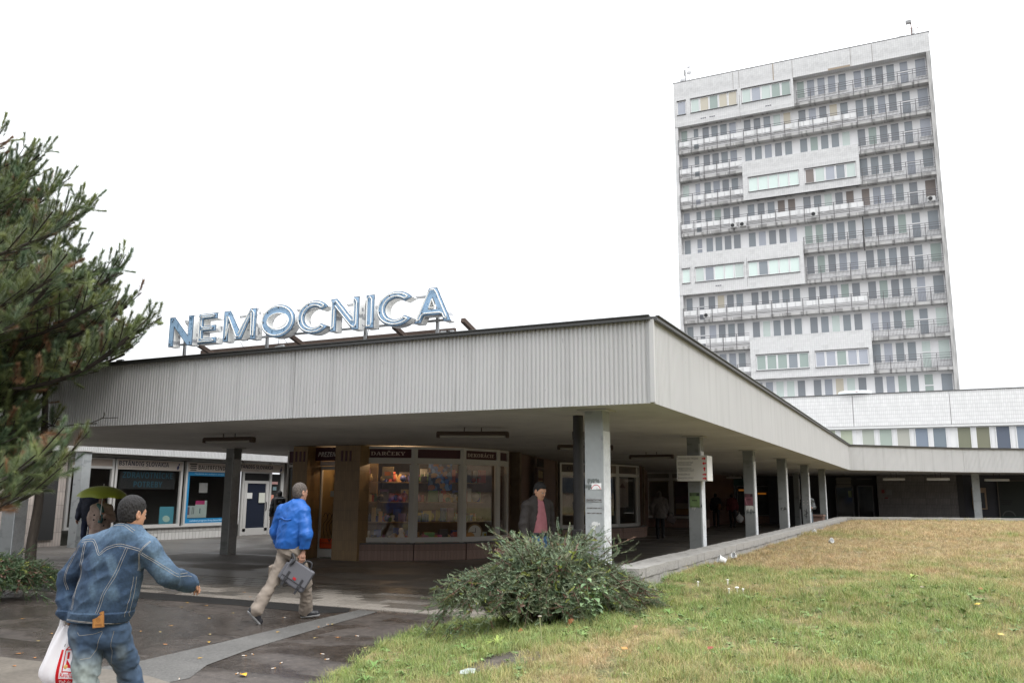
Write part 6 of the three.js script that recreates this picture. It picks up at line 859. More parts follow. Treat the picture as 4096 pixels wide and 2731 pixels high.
const rcone = (x, y, z, a, b, ra, rb) => { const bx = b[0] - a[0], by = b[1] - a[1], bz = b[2] - a[2], px = x - a[0], py = y - a[1], pz = z - a[2]; const t = Math.min(1, Math.max(0, (px * bx + py * by + pz * bz) / (bx * bx + by * by + bz * bz + 1e-9))); const dx = px - t * bx, dy = py - t * by, dz = pz - t * bz; return Math.sqrt(dx * dx + dy * dy + dz * dz) - (ra + (rb - ra) * t); };
const ell = (x, y, z, rx, ry, rz) => { const a = Math.sqrt((x / rx) ** 2 + (y / ry) ** 2 + (z / rz) ** 2), b = Math.sqrt((x / rx ** 2) ** 2 + (y / ry ** 2) ** 2 + (z / rz ** 2) ** 2); return b > 1e-9 ? a * (a - 1) / b : -Math.min(rx, ry, rz); };
const frameOf = (o, yaw, pitch = 0, roll = 0) => { const q = new THREE.Quaternion().setFromEuler(new THREE.Euler(pitch, yaw, roll, 'YXZ')).invert(), e = new THREE.Matrix4().makeRotationFromQuaternion(q).elements; return (x, y, z) => { const a = x - o[0], b = y - o[1], c = z - o[2]; return [e[0] * a + e[4] * b + e[8] * c, e[1] * a + e[5] * b + e[9] * c, e[2] * a + e[6] * b + e[10] * c]; }; };
const mixp = (a, b, t) => a.map((v, i) => lerp(v, b[i], t)), addp = (a, b, s = 1) => a.map((v, i) => v + b[i] * s), subp = (a, b) => a.map((v, i) => v - b[i]);
const bounds = (pts, pad) => [[0, 1, 2].map((i) => Math.min(...pts.map((p) => p[i])) - pad), [0, 1, 2].map((i) => Math.max(...pts.map((p) => p[i])) + pad)];
const vcol = (rough, extra = {}) => new THREE.MeshStandardMaterial({ vertexColors: true, roughness: rough, ...extra });
const skinMat = (c) => std(c[0], c[1], c[2], 0.55);
function handField(wr, dir, nrm, curl, s = 1) { // wrist, direction of the hand, palm normal
  const D = V(...dir).normalize(), N = V(...nrm); N.addScaledVector(D, -N.dot(D)).normalize(); const S = new THREE.Vector3().crossVectors(D, N); const W = V(...wr), seg = [];
  const pt = (a, b, c) => { const p = W.clone().addScaledVector(D, a * s).addScaledVector(S, b * s).addScaledVector(N, c * s); return [p.x, p.y, p.z]; };
  seg.push([pt(-0.02, 0, 0), pt(0.035, 0, 0), 0.026 * s, 0.03 * s], [pt(0.03, -0.025, 0), pt(0.075, -0.027, 0.002), 0.017 * s, 0.013 * s], [pt(0.03, 0.022, 0), pt(0.075, 0.026, 0.002), 0.017 * s, 0.012 * s], [pt(0.03, 0, 0.0), pt(0.078, 0, 0), 0.018 * s, 0.013 * s]);
  [[-0.03, 0.078, 0.9], [-0.01, 0.083, 1], [0.011, 0.079, 0.95], [0.031, 0.07, 0.76]].forEach(([b, l, k]) => { let p = pt(l, b, 0), a = curl * 0.55; let off = [l, 0]; for (const [L, r0, r1] of [[0.042 * k, 0.0098, 0.009], [0.027 * k, 0.009, 0.0082], [0.02 * k, 0.0082, 0.007]]) { off = [off[0] + Math.cos(a) * L, off[1] + Math.sin(a) * L]; const q = pt(off[0], b * 1.02, off[1]); seg.push([p, q, r0 * s, r1 * s]); p = q; a += curl; } });
  const t1 = pt(0.055, -0.05, 0.018), t2 = pt(0.085, -0.045, 0.034 + 0.012 * curl); seg.push([pt(0.012, -0.02, 0.006), t1, 0.015 * s, 0.011 * s], [t1, t2, 0.0105 * s, 0.0085 * s]);
  const all = seg.flatMap(([a, b]) => [a, b]); return { f: (x, y, z) => { let d = 1; for (const [a, b, ra, rb] of seg) d = smin(d, rcone(x, y, z, a, b, ra, rb), 0.006); return d; }, all };
}
function person(label, base, J, o) {
  const t = thing('person', label, 'person', [base[0], 0, base[1]]); const c = o.cell || 0.012, cf = o.fine || c * 0.55, k = o.k || 1;
  const T = frameOf(J.chest, o.yaw), up = subp(J.neck, J.pelvis), lean = [up[0] / up[1], up[2] / up[1]];
  const torsoP = (x, y, z) => { const dy = y - J.chest[1]; return T(x - lean[0] * dy, y, z - lean[1] * dy); };
  const g = o.girth || 1;
  // --- head, neck and hands: one skin surface
  const HF = frameOf(J.head, o.headYaw ?? o.yaw, o.headPitch || 0, o.headRoll || 0), hs = (o.headScale || 1) * k;
  const head = (x, y, z) => { let [a, b, q] = HF(x, y, z); a /= hs; b /= hs; q /= hs; let d = smin(ell(a, b - 0.032, q + 0.012, 0.077, 0.094, 0.097), ell(a, b + 0.04, q - 0.022, 0.06, 0.075, 0.066), 0.05); d = smin(d, ell(a, b + 0.088, q - 0.055, 0.03, 0.022, 0.026), 0.03); d = smin(d, rcone(a, b, q, [0, 0.012, 0.083], [0, -0.026, 0.103], 0.008, 0.0135), 0.014); d = smin(d, ell(a, b - 0.022, q - 0.07, 0.05, 0.012, 0.018), 0.02); for (const s of [-1, 1]) { d = Math.max(d, -ell(a - s * 0.031, b - 0.003, q - 0.092, 0.016, 0.01, 0.014)); d = smin(d, Math.max(ell(a - s * 0.079, b + 0.005, q + 0.012, 0.011, 0.033, 0.02), -ell(a - s * 0.088, b + 0.003, q + 0.008, 0.008, 0.02, 0.01)), 0.008); } return d * hs; };
  const nb = addp(J.neck, [lean[0] * -0.05, -0.06 * k, lean[1] * -0.05]); const neck = (x, y, z) => rcone(x, y, z, nb, addp(J.head, [0, -0.05 * k, 0]), 0.062 * k, 0.054 * k);
  const hf = (x, y, z) => smin(head(x, y, z), neck(x, y, z), 0.03 * k); const geos = [surfNet(hf, ...bounds([J.head, nb], 0.15 * k), cf)]; let sleeveEnds = [];
  for (const s of ['L', 'R']) { const H = (o.hands || {})[s]; if (H === null) continue; const fd = H?.dir || subp(J['wr' + s], J['el' + s]), hnd = handField(J['wr' + s], fd, H?.nrm || [s === 'L' ? -1 : 1, 0, 0], H?.curl ?? 0.5, k * 0.98); geos.push(surfNet(hnd.f, ...bounds(hnd.all, 0.03), Math.min(cf, 0.006))); }
  mesh('body', merge(geos), skinMat(o.skin || [0.42, 0.24, 0.17]), t);
  // face details
  if (o.face !== false) { const Q = new THREE.Quaternion().setFromEuler(new THREE.Euler(o.headPitch || 0, o.headYaw ?? o.yaw, o.headRoll || 0, 'YXZ')); const grp = (g, m, n) => { const q = mesh(n, g, m, t, J.head); q.quaternion.copy(Q); q.scale.setScalar(hs); return q; };
    for (const s of [-1, 1]) { grp(at(new THREE.SphereGeometry(0.0115, 10, 8), s * 0.031, 0.003, 0.078), std(0.5, 0.48, 0.45, 0.3), 'eye'); grp(at(new THREE.SphereGeometry(0.006, 8, 6), s * 0.031, 0.003, 0.0865), M.black, 'iris'); }
    for (const s of [-1, 1]) grp(bar([s * 0.017, 0.025, 0.088], [s * 0.05, 0.024, 0.072], 0.008, 0.007), std(...(o.hair || [0.03, 0.022, 0.018]), 0.8), 'eyebrow'); grp(tube([[-0.026, -0.058, 0.077], [0, -0.055, 0.088], [0.026, -0.058, 0.077]], 0.006, 10, 6), std(0.3, 0.11, 0.09, 0.5), 'lips'); }
  // hair
  if (o.hair) { const hg = o.hairLow ?? -0.055, fr = o.hairFront ?? 0.05, th = o.hairThick ?? 0.007; const f = (x, y, z) => { let [a, b, q] = HF(x, y, z); a /= hs; b /= hs; q /= hs; const line = lerp(hg, fr, sstep(-0.05, 0.075, q)) + (Math.abs(a) > 0.06 && q > -0.025 && q < 0.03 ? -0.01 : 0); const tx = th + (o.hairTop || 0) * sstep(0.02, 0.12, b); const d = smin(ell(a, b - 0.032, q + 0.012, 0.077 + tx, 0.094 + tx, 0.097 + tx), ell(a, b + 0.02, q + 0.04, 0.062 + tx, 0.07, 0.05 + tx), 0.03) - 0.008 * (v3n(a * 170, b * 70, q * 170) - 0.5); return Math.max(d, (line - b + 0.014 * (v3n(a * 130, b * 40, q * 130) - 0.5)) * 0.8) * hs; };
    mesh('hair', surfNet(f, ...bounds([J.head], 0.15 * k), cf, (x, y, z) => { const n = v3n(x * 160, y * 90, z * 160), v = 0.45 + 0.9 * n; return o.hair.map((q) => q * v); }), vcol(0.78), t); }
  // --- jacket
  const je = o.jacket; if (je) {
    const th = je.thick ?? 0.016, hem = je.hem, wr = je.wr || 0, cuffT = 0.93; const sl = {};
    for (const s of ['L', 'R']) sl[s] = [J['sh' + s], J['el' + s], mixp(J['el' + s], J['wr' + s], je.sleeve || 0.97)];
    const nk = J.neck;
    const f0 = (x, y, z) => {
      const [a, b, q] = torsoP(x, y, z); let d = ell(a, b - 0.02 * k, q, (0.175 + th) * g * k, 0.26 * k, (0.118 + th) * g * k); d = smin(d, ell(a, b + 0.2 * k, q, (0.17 + th) * g * k * (je.flare || 1), 0.27 * k, (0.125 + th) * g * k * (je.flare || 1)), 0.07 * k); if (je.long) d = smin(d, ell(a, b + 0.45 * k, q, (0.19 + th) * g * k * (je.flare || 1), 0.4 * k, (0.15 + th) * g * k), 0.09 * k);
      d = smin(d, rcone(x, y, z, J.shL, nk, 0.066 * k + th * 0.6, 0.06 * k + th * 0.4), 0.07 * k); d = smin(d, rcone(x, y, z, J.shR, nk, 0.066 * k + th * 0.6, 0.06 * k + th * 0.4), 0.07 * k);
      let ar = 1; for (const s of ['L', 'R']) { const [p0, p1, p2] = sl[s]; const w = smin(rcone(x, y, z, p0, p1, (0.062 + th) * k * (je.bulk || 1), (0.05 + th) * k * (je.bulk || 1)), rcone(x, y, z, p1, p2, (0.05 + th) * k * (je.bulk || 1), (0.036 + th) * k * (je.cuff || 1)), 0.03 * k); ar = Math.min(ar, w); }
      d = smin(d, ar, (je.blend ?? 0.035) * k);
      const n = v3n(a * 9 + b * 5, b * 11 - a * 3, q * 9) - 0.5, m = v3n(a * 24 + b * 12, b * 26, q * 24 + 7) - 0.5; const r1 = Math.abs(v3n(a * 7 + b * 9, b * 6 - a * 6, q * 7 + 3) - 0.5) * 2, r2 = Math.abs(v3n(a * 15 - b * 9, b * 12 + a * 12, q * 14 + 9) - 0.5) * 2; return d + (je.fold ?? 0.012) * (0.55 * n + 0.3 * m + 0.6 * (r1 - 0.5) + 0.3 * (r2 - 0.5));
    };
    const f = (x, y, z) => { let d = Math.max(f0(x, y, z), (hem + (je.hemTilt ? je.hemTilt(x, z) : 0) - y)); if (je.band) { const [a, b, q] = torsoP(x, y, z); const rr2 = Math.abs(y - hem - 0.03) - 0.032; d = Math.min(d, Math.max(f0(x, y, z) - 0.006, rr2)); }
      if (je.open) { const [a, b, q] = torsoP(x, y, z); d = Math.max(d, -Math.max(Math.abs(a + 0.01) - (je.open * (0.45 + 0.8 * sstep(0.25, -0.45, b))) , -q, b - 0.28)); }
      const dx = x - nk[0], dz = z - nk[2], ry = y - nk[1] - 0.012 * k, ct = (je.collar ?? 0.06) * k; const R = Math.sqrt(dx * dx + dz * dz); if (ct > 0) { const col = Math.max(Math.abs(R - (0.07 * k + Math.max(0, -ry) * 0.4)) - 0.011 * k, Math.abs(ry) - ct * 0.5); d = smin(d, col, 0.012); d = Math.max(d, -Math.max(R - 0.058 * k, -(y - nk[1] + 0.05 * k))); } return d; };
    const all = [J.chest, J.pelvis, J.neck, ...Object.values(sl).flat()], [lo, hi] = bounds(all, 0.24 * k); lo[1] = Math.max(lo[1], Math.min(hem - 0.03, J.wrL[1] - 0.1, J.wrR[1] - 0.1)); hi[1] = J.neck[1] + 0.1 * k;
    t.userData.field = undefined; const jm = mesh('jacket', surfNet(f, lo, hi, c, je.color), vcol(je.rough ?? 0.8, je.mat || {}), t); if (je.after) je.after(t, f, jm);
  }
  if (o.shirt) { const f = (x, y, z) => { const [a, b, q] = torsoP(x, y, z); let d = ell(a, b - 0.02 * k, q - 0.012, 0.165 * g * k, 0.27 * k, 0.118 * g * k); d = smin(d, ell(a, b + 0.2 * k, q - 0.012, 0.165 * g * k, 0.26 * k, 0.125 * g * k), 0.07); return Math.max(d + 0.008 * (v3n(a * 14, b * 10, q * 14) - 0.5), J.pelvis[1] + 0.06 - y); }; mesh('shirt', surfNet(f, ...bounds([J.chest, J.pelvis, J.neck], 0.22), c, (x, y, z) => { const v = 0.9 + 0.2 * v3n(x * 30, y * 30, z * 30); return o.shirt.map((q) => q * v); }), vcol(0.8), t); }
  // --- trousers
  const tr = o.trousers; if (tr) {
    const P = frameOf(J.pelvis, o.yaw), w = tr.loose || 1; const f = (x, y, z) => { const [a, b, q] = P(x, y, z); let d = ell(a, b - 0.02, q, 0.168 * g * k, 0.15 * k, 0.128 * g * k); let lg = 1; for (const s of ['L', 'R']) { const h = J['hip' + s], kn = J['kn' + s], an = J['an' + s]; const l = smin(rcone(x, y, z, h, kn, 0.09 * k * w * Math.min(1.08, g), 0.064 * k * w), rcone(x, y, z, kn, an, 0.062 * k * w, (tr.cuff || 0.055) * k * w), 0.03); lg = Math.min(lg, l); } d = smin(d, lg, 0.04 * k); const n = v3n(x * 11 + y * 4, y * 13, z * 11) - 0.5, m = v3n(x * 26, y * 34 + x * 10, z * 26) - 0.5; const r1 = Math.abs(v3n(x * 8 + y * 10, y * 8 - x * 6, z * 8 + 4) - 0.5) * 2; d += (tr.fold ?? 0.012) * (0.6 * n + 0.4 * m + 0.7 * (r1 - 0.5)); return Math.max(d, y - (J.pelvis[1] + 0.13 * k)); };
    const all = [J.pelvis, J.hipL, J.hipR, J.knL, J.knR, J.anL, J.anR]; const [lo, hi] = bounds(all, 0.2 * k); hi[1] = J.pelvis[1] + 0.15; lo[1] = Math.min(J.anL[1], J.anR[1]) - 0.08; mesh('trousers', surfNet(f, lo, hi, c * (tr.cellK || 1), tr.color), vcol(0.85), t); if (tr.after) tr.after(t, f);
  }
  // --- shoes
  if (o.shoes) for (const s of ['L', 'R']) { const fd = o.shoes[s] || {}, yw = fd.yaw ?? o.yaw, an = J['an' + s], Q = frameOf(an, yw, fd.pitch || 0); const gs = (fn, cc) => surfNet((x, y, z) => { const [a, b, q] = Q(x, y, z); return fn(a, b, q); }, ...bounds([an], 0.27), cc || Math.max(0.007, c * 0.7)); const shape = (a, b, q) => smin(rcone(a * 1.0, b, q, [0, -0.045, -0.035], [0, -0.062, 0.14], 0.044, 0.04), rcone(a, b, q, [0, 0.0, -0.02], [0, -0.04, 0.05], 0.045, 0.04), 0.04); const sh = mesh('shoe', gs((a, b, q) => Math.max(shape(a, b, q), -0.078 - b)), std(...(o.shoes.color || [0.02, 0.02, 0.022]), 0.45), t); mesh('sole', gs((a, b, q) => Math.max(shape(a, b + 0.004, q) - 0.006, b + 0.076, -0.1 - b)), std(...(o.shoes.sole || [0.03, 0.03, 0.03]), 0.6), sh, [0, 0, 0]); }
  return t;
}
// generic walking or standing joints, facing yaw; phase 0 stands, 1 strides
function stance(h, yaw, phase = 0.6, armSwing = 0.35) {
  const k = h / 1.76, fx = Math.sin(yaw), fz = Math.cos(yaw), lx = fz, lz = -fx, P = (l, y, f) => [(lx * l + fx * f) * k, y * k, (lz * l + fz * f) * k], s = phase, a = armSwing;
  return { pelvis: P(0, 0.95, 0), chest: P(0, 1.28, 0.01), neck: P(0, 1.5, 0.01), head: P(0, 1.635, 0.035), shL: P(0.175, 1.42, 0), elL: P(0.24, 1.16, -0.12 * a), wrL: P(0.25, 0.93, 0.1 * a), shR: P(-0.175, 1.42, 0), elR: P(-0.24, 1.16, 0.05 * a), wrR: P(-0.25, 0.94, 0.28 * a), hipL: P(0.09, 0.92, 0), knL: P(0.1, 0.5, 0.2 * s), anL: P(0.09, 0.1, 0.2 * s), hipR: P(-0.09, 0.92, 0), knR: P(-0.1, 0.5, 0.02 * s), anR: P(-0.09, 0.12 + 0.03 * s, -0.28 * s) };
}
const flatCol = (c, amp = 0.18, sc = 26) => (x, y, z) => { const v = 1 + amp * (v3n(x * sc, y * sc, z * sc) - 0.5) * 2; return c.map((q) => q * v); };
// march onto a field from p along d
function hit(f, p, d, far = 1.6) { let s = 0; for (let i = 0; i < 220; i++) { const q = [p[0] + d[0] * s, p[1] + d[1] * s, p[2] + d[2] * s], v = f(...q); if (v < 0.0008) return q; s += Math.max(0.0008, v * 0.55); if (s > far) return null; } return null; }

// --- man in the denim jacket, nearest
{
  const B = [-4.82, -3.95], J = { pelvis: [0.02, 0.76, 0.01], chest: [0.13, 1.11, 0.045], neck: [0.22, 1.362, 0.04], head: [0.248, 1.48, 0.028], shL: [-0.005, 1.262, 0.1], elL: [-0.195, 1.055, 0.11], wrL: [-0.18, 0.9, 0.1], shR: [0.345, 1.266, -0.01], elR: [0.415, 1.1, -0.14], wrR: [0.36, 1.04, -0.34], hipL: [-0.045, 0.735, 0.05], knL: [-0.02, 0.42, 0.04], anL: [0.03, 0.09, 0.22], hipR: [0.085, 0.735, -0.04], knR: [0.0, 0.42, -0.28], anR: [-0.05, 0.1, -0.42] };
  const yaw = -2.72; const faceD = [Math.sin(yaw), 0, Math.cos(yaw)], back = [-faceD[0], 0, -faceD[2]], rt = [0.9007, 0, -0.4343];
  const denim = (x, y, z) => { const u = (x * rt[0] + z * rt[2]), n = v3n(x * 60, y * 60, z * 60), big = v3n(u * 5 + 3, y * 4 + 1, z * 4), str = v3n(u * 16 + y * 7, y * 5 - u * 6, z * 6); let f = 0.2 * sstep(0.35, 0.8, big) + 0.36 * sstep(0.45, 0.85, str) * sstep(0.82, 1.0, y) * sstep(1.34, 1.2, y) + 0.3 * sstep(1.26, 1.36, y); f *= 0.75 + 0.5 * n; const g = 0.68 + 0.64 * v3n(x * 150, y * 150, z * 150); return [lerp(0.026, 0.16, f) * g, lerp(0.052, 0.25, f) * g, lerp(0.098, 0.34, f) * g]; };
  const jeans = (x, y, z) => { const n = v3n(x * 70, y * 70, z * 70), u = (x * rt[0] + z * rt[2]), fade = sstep(0.68, 0.5, y) * sstep(0.2, 0.45, y) * Math.exp(-((u + 0.03) ** 2) / 0.012) * 1.0 + 0.3 * sstep(0.55, 0.8, v3n(u * 12, y * 5, z * 5)), g = 0.78 + 0.44 * n, f = Math.min(1, fade); return [lerp(0.045, 0.27, f) * g, lerp(0.08, 0.31, f) * g, lerp(0.14, 0.29, f) * g]; };
  person('man in a faded denim jacket and jeans walking away with a plastic bag', B, J, {
    yaw, headYaw: -3.2, headPitch: 0.06, headScale: 0.9, cell: 0.0075, fine: 0.0042, girth: 1.03, skin: [0.4, 0.21, 0.13], hair: [0.009, 0.0075, 0.0075], hairTop: 0.008, hairLow: -0.062, k: 0.95,
    hands: { L: { dir: [-0.02, -1, 0.02], nrm: [0.6, 0, -0.8], curl: 0.95 }, R: { dir: [-0.1, -0.35, -0.9], nrm: [0.2, -0.9, 0.2], curl: 0.6 } },
    jacket: { hem: 0.815, hemTilt: (x, z) => -0.05 * (x * rt[0] + z * rt[2]), thick: 0.018, fold: 0.022, collar: 0.075, flare: 1.07, cuff: 1.2, bulk: 0.98, sleeve: 1.2, band: true, color: denim, rough: 0.9,
      after: (t, f) => {
        const thread = std(0.4, 0.37, 0.33, 0.8), on = (pts, n = 26) => { // seams sewn on: project from behind the man's back onto the cloth
          const cv = new THREE.CatmullRomCurve3(pts.map(([u, v]) => V(u, v, 0)), false, 'catmullrom', 0.3), o = []; for (let i = 0; i <= n; i++) { const p = cv.getPointAt(i / n); const s = [rt[0] * p.x - 0.4285 * -0.9, p.y, rt[2] * p.x - 0.886 * -0.9], h = hit(f, s, [-0.4353, 0, -0.9003]); if (h) o.push(h); } return o; };
        const px = (x, y) => [(x - 400) / 3400.7 * 5.4 + 0.03, 0.8 + (2490 - y) * 0.001575];
        const seam = (list, w = 4) => { const P = list.map(([x, y]) => px(x, y)); const res = []; for (const off of [-w / 2, w / 2]) { const q = P.map(([u, v], i) => { const a = P[Math.max(0, i - 1)], b = P[Math.min(P.length - 1, i + 1)], L = Math.hypot(b[0] - a[0], b[1] - a[1]) || 1; return [u - (b[1] - a[1]) / L * off * 0.0016, v + (b[0] - a[0]) / L * off * 0.0016]; }); const pts = on(q); if (pts.length > 3) res.push(new THREE.TubeGeometry(new THREE.CatmullRomCurve3(pts.map((p) => V(...p))), pts.length * 2, 0.0013, 4)); } if (res.length) mesh('stitching', merge(res), thread, t); };
        seam([[325, 2165], [375, 2160], [400, 2180], [424, 2212], [450, 2190], [500, 2176], [579, 2195]], 8); seam([[345, 2168], [335, 2259], [325, 2331], [308, 2430]], 7); seam([[529, 2187], [490, 2292], [454, 2357], [425, 2440]], 8); seam([[552, 2300], [535, 2390], [513, 2460]], 7);
        seam([[610, 2162], [579, 2206], [562, 2279]], 4); seam([[584, 2208], [651, 2259], [723, 2318], [750, 2328]], 7); seam([[318, 2180], [270, 2262], [252, 2325], [258, 2360]], 6); seam([[290, 2468], [400, 2475], [500, 2488], [562, 2494]], 4); seam([[437, 2102], [500, 2097], [546, 2124]], 7); seam([[292, 2508], [430, 2514], [560, 2530]], 3);
        const q = hit(f, [rt[0] * px(432, 2462)[0] + 0.4285 * 0.9, px(432, 2462)[1], rt[2] * px(432, 2462)[0] + 0.886 * 0.9], [-0.4353, 0, -0.9003]); if (q) { const l = mesh('leather_patch', paper(0.072, 0.094, 0.004), printMat(150, 190, (x, w, h) => { x.fillStyle = '#a8743c'; x.fillRect(0, 0, w, h); x.strokeStyle = '#6d4520'; x.lineWidth = 4; x.strokeRect(8, 8, w - 16, h - 16); x.beginPath(); x.arc(w / 2, h * 0.52, 26, 0, 6.3); x.stroke(); x.beginPath(); x.arc(w / 2, h * 0.52, 12, 0, 6.3); x.stroke(); x.fillStyle = '#6d4520'; x.fillRect(24, 26, w - 48, 9); x.fillRect(40, 42, w - 80, 7); x.fillRect(30, h - 40, w - 60, 6); x.fillRect(30, h - 28, w - 60, 8); }), t, [q[0] + 0.0025, q[1], q[2] + 0.005]); l.rotation.set(0, 0.45, 0.1, 'YXZ'); }
        const b = hit(f, [rt[0] * px(462, 2490)[0] + 0.4285 * 0.9, px(462, 2492)[1], rt[2] * px(462, 2490)[0] + 0.886 * 0.9], [-0.4353, 0, -0.9003]); if (b) mesh('button', new THREE.SphereGeometry(0.009, 12, 8).scale(1, 1, 0.5), std(0.14, 0.09, 0.06, 0.35, { metalness: 0.6 }), t, [b[0], b[1], b[2] + 0.002]);
      } },
    trousers: { loose: 1.12, fold: 0.026, color: jeans, cuff: 0.066, cellK: 1.1, after: (t, f) => { const thread = std(0.3, 0.28, 0.24, 0.8), proj = (pts) => { const o = []; const cv = new THREE.CatmullRomCurve3(pts.map(([u, v]) => V(u, v, 0)), false, 'catmullrom', 0.1); for (let i = 0; i <= 30; i++) { const p = cv.getPointAt(i / 30), h = hit(f, [rt[0] * p.x + 0.39, p.y, rt[2] * p.x + 0.8], [-0.4353, 0, -0.9003]); if (h) o.push(h); } return o; }; const P = (x, y) => [(x - 400) / 3400.7 * 5.4 + 0.03, 0.8 + (2490 - y) * 0.001575]; for (const L of [[[337, 2516], [345, 2528], [400, 2522], [430, 2512], [412, 2565], [384, 2615], [350, 2620]], [[470, 2512], [455, 2580], [432, 2650], [420, 2720]]]) { const p = proj(L.map((q) => P(...q))); if (p.length > 3) mesh('stitching', new THREE.TubeGeometry(new THREE.CatmullRomCurve3(p.map((q) => V(...q))), 60, 0.0015, 4), thread, t); } } },
    shoes: { color: [0.03, 0.025, 0.022], L: { pitch: 0.25 }, R: {} },
  });
}
// white carrier bag in his hand
{
  const t = thing('carrier_bag', 'white plastic carrier bag with red print hanging from the man in denim', 'plastic bag', [-5.03, 0.415, -3.86], 0.35); t.rotation.z = -0.12;
  const H = 0.36, nx = 72, ny = 34, P = [], U = [], I = [];
  for (let j = 0; j <= ny; j++) for (let i = 0; i <= nx; i++) { const v = j / ny, a = 6.2832 * i / nx, w = lerp(0.155, 0.075, Math.pow(v, 1.5)) * (1 - 0.55 * Math.pow(1 - v, 14)), d = lerp(0.075, 0.022, v) * (1 - 0.75 * Math.pow(1 - v, 9)), cr = 0.010 * (v3n(Math.cos(a) * 4 + 5, v * 3, Math.sin(a) * 4 + 5) - 0.5) + 0.006 * Math.sin(a * 9 + v * 3) * v; P.push(Math.cos(a) * (w + cr), v * H + 0.012 * Math.sin(a * 2) * (1 - v), Math.sin(a) * (d + cr * 1.4)); U.push(0.5 + 0.5 * Math.cos(a), v); }
  for (let j = 0; j < ny; j++) for (let i = 0; i < nx; i++) { const a = j * (nx + 1) + i, b = a + nx + 1; I.push(a, b, a + 1, b, b + 1, a + 1); }
  const g = new THREE.BufferGeometry(); g.setAttribute('position', new THREE.Float32BufferAttribute(P, 3)); g.setAttribute('uv', new THREE.Float32BufferAttribute(U, 2)); g.setIndex(I); g.computeVertexNormals();
  const map = canvasTex(512, 512, (x, w, h) => { x.fillStyle = '#f1eef1'; x.fillRect(0, 0, w, h); x.fillStyle = '#d3121f'; x.fillRect(258, 190, 34, 322); x.fillRect(258, 440, 254, 72); x.strokeStyle = '#d3121f'; x.lineWidth = 10; x.strokeRect(318, 190, 170, 190); x.beginPath(); x.moveTo(318, 190); x.quadraticCurveTo(380, 130, 490, 150); x.stroke(); x.beginPath(); x.moveTo(345, 330); x.lineTo(345, 270); x.lineTo(420, 345); x.lineTo(345, 345); x.fill(); x.fillRect(345, 210, 26, 60); x.font = 'bold 58px sans-serif'; x.fillText('Kaufland', 300, 428, 200); x.fillStyle = '#ffffff'; x.font = 'italic bold 50px serif'; x.fillText('Tak je to', 290, 492, 210); x.fillStyle = '#333'; x.fillRect(285, 140, 12, 24); });
  mesh('sack', g, new THREE.MeshPhysicalMaterial({ map, roughness: 0.38, transmission: 0.22, thickness: 0 }), t);
  const hm = new THREE.MeshPhysicalMaterial({ color: 0xf2f0f2, roughness: 0.4, transmission: 0.25, thickness: 0 });
  for (const s of [-1, 1]) { const pts = [[s * 0.062, H - 0.015, 0], [s * 0.055, H + 0.06, 0.002], [s * 0.03 + 0.01, H + 0.115, 0.0]], hg = new THREE.TubeGeometry(new THREE.CatmullRomCurve3(pts.map((p) => V(...p))), 14, 0.019, 10), hp = hg.attributes.position; for (let i = 0; i < hp.count; i++) hp.setZ(i, hp.getZ(i) * 0.35); hg.computeVertexNormals(); mesh('handle', hg, hm, t); }
  for (const [x, y, z, label] of [[-0.02, 0.1, 0.0, 'yellow bun showing low at the left inside the plastic bag'], [0.045, 0.115, 0.0, 'yellow bun beside the first one inside the plastic bag'], [0.01, 0.175, 0, 'yellow bun lying on top of two others in the plastic bag']]) { const o = thing('bread_bun', label, 'bread', [-5.03 + x, 0.42 + y, -3.86 + z]); const gg = new THREE.SphereGeometry(0.04, 16, 10).scale(1.1, 0.85, 0.85); mesh('crust', gg, std(0.6, 0.38, 0.12, 0.7), o); }
}
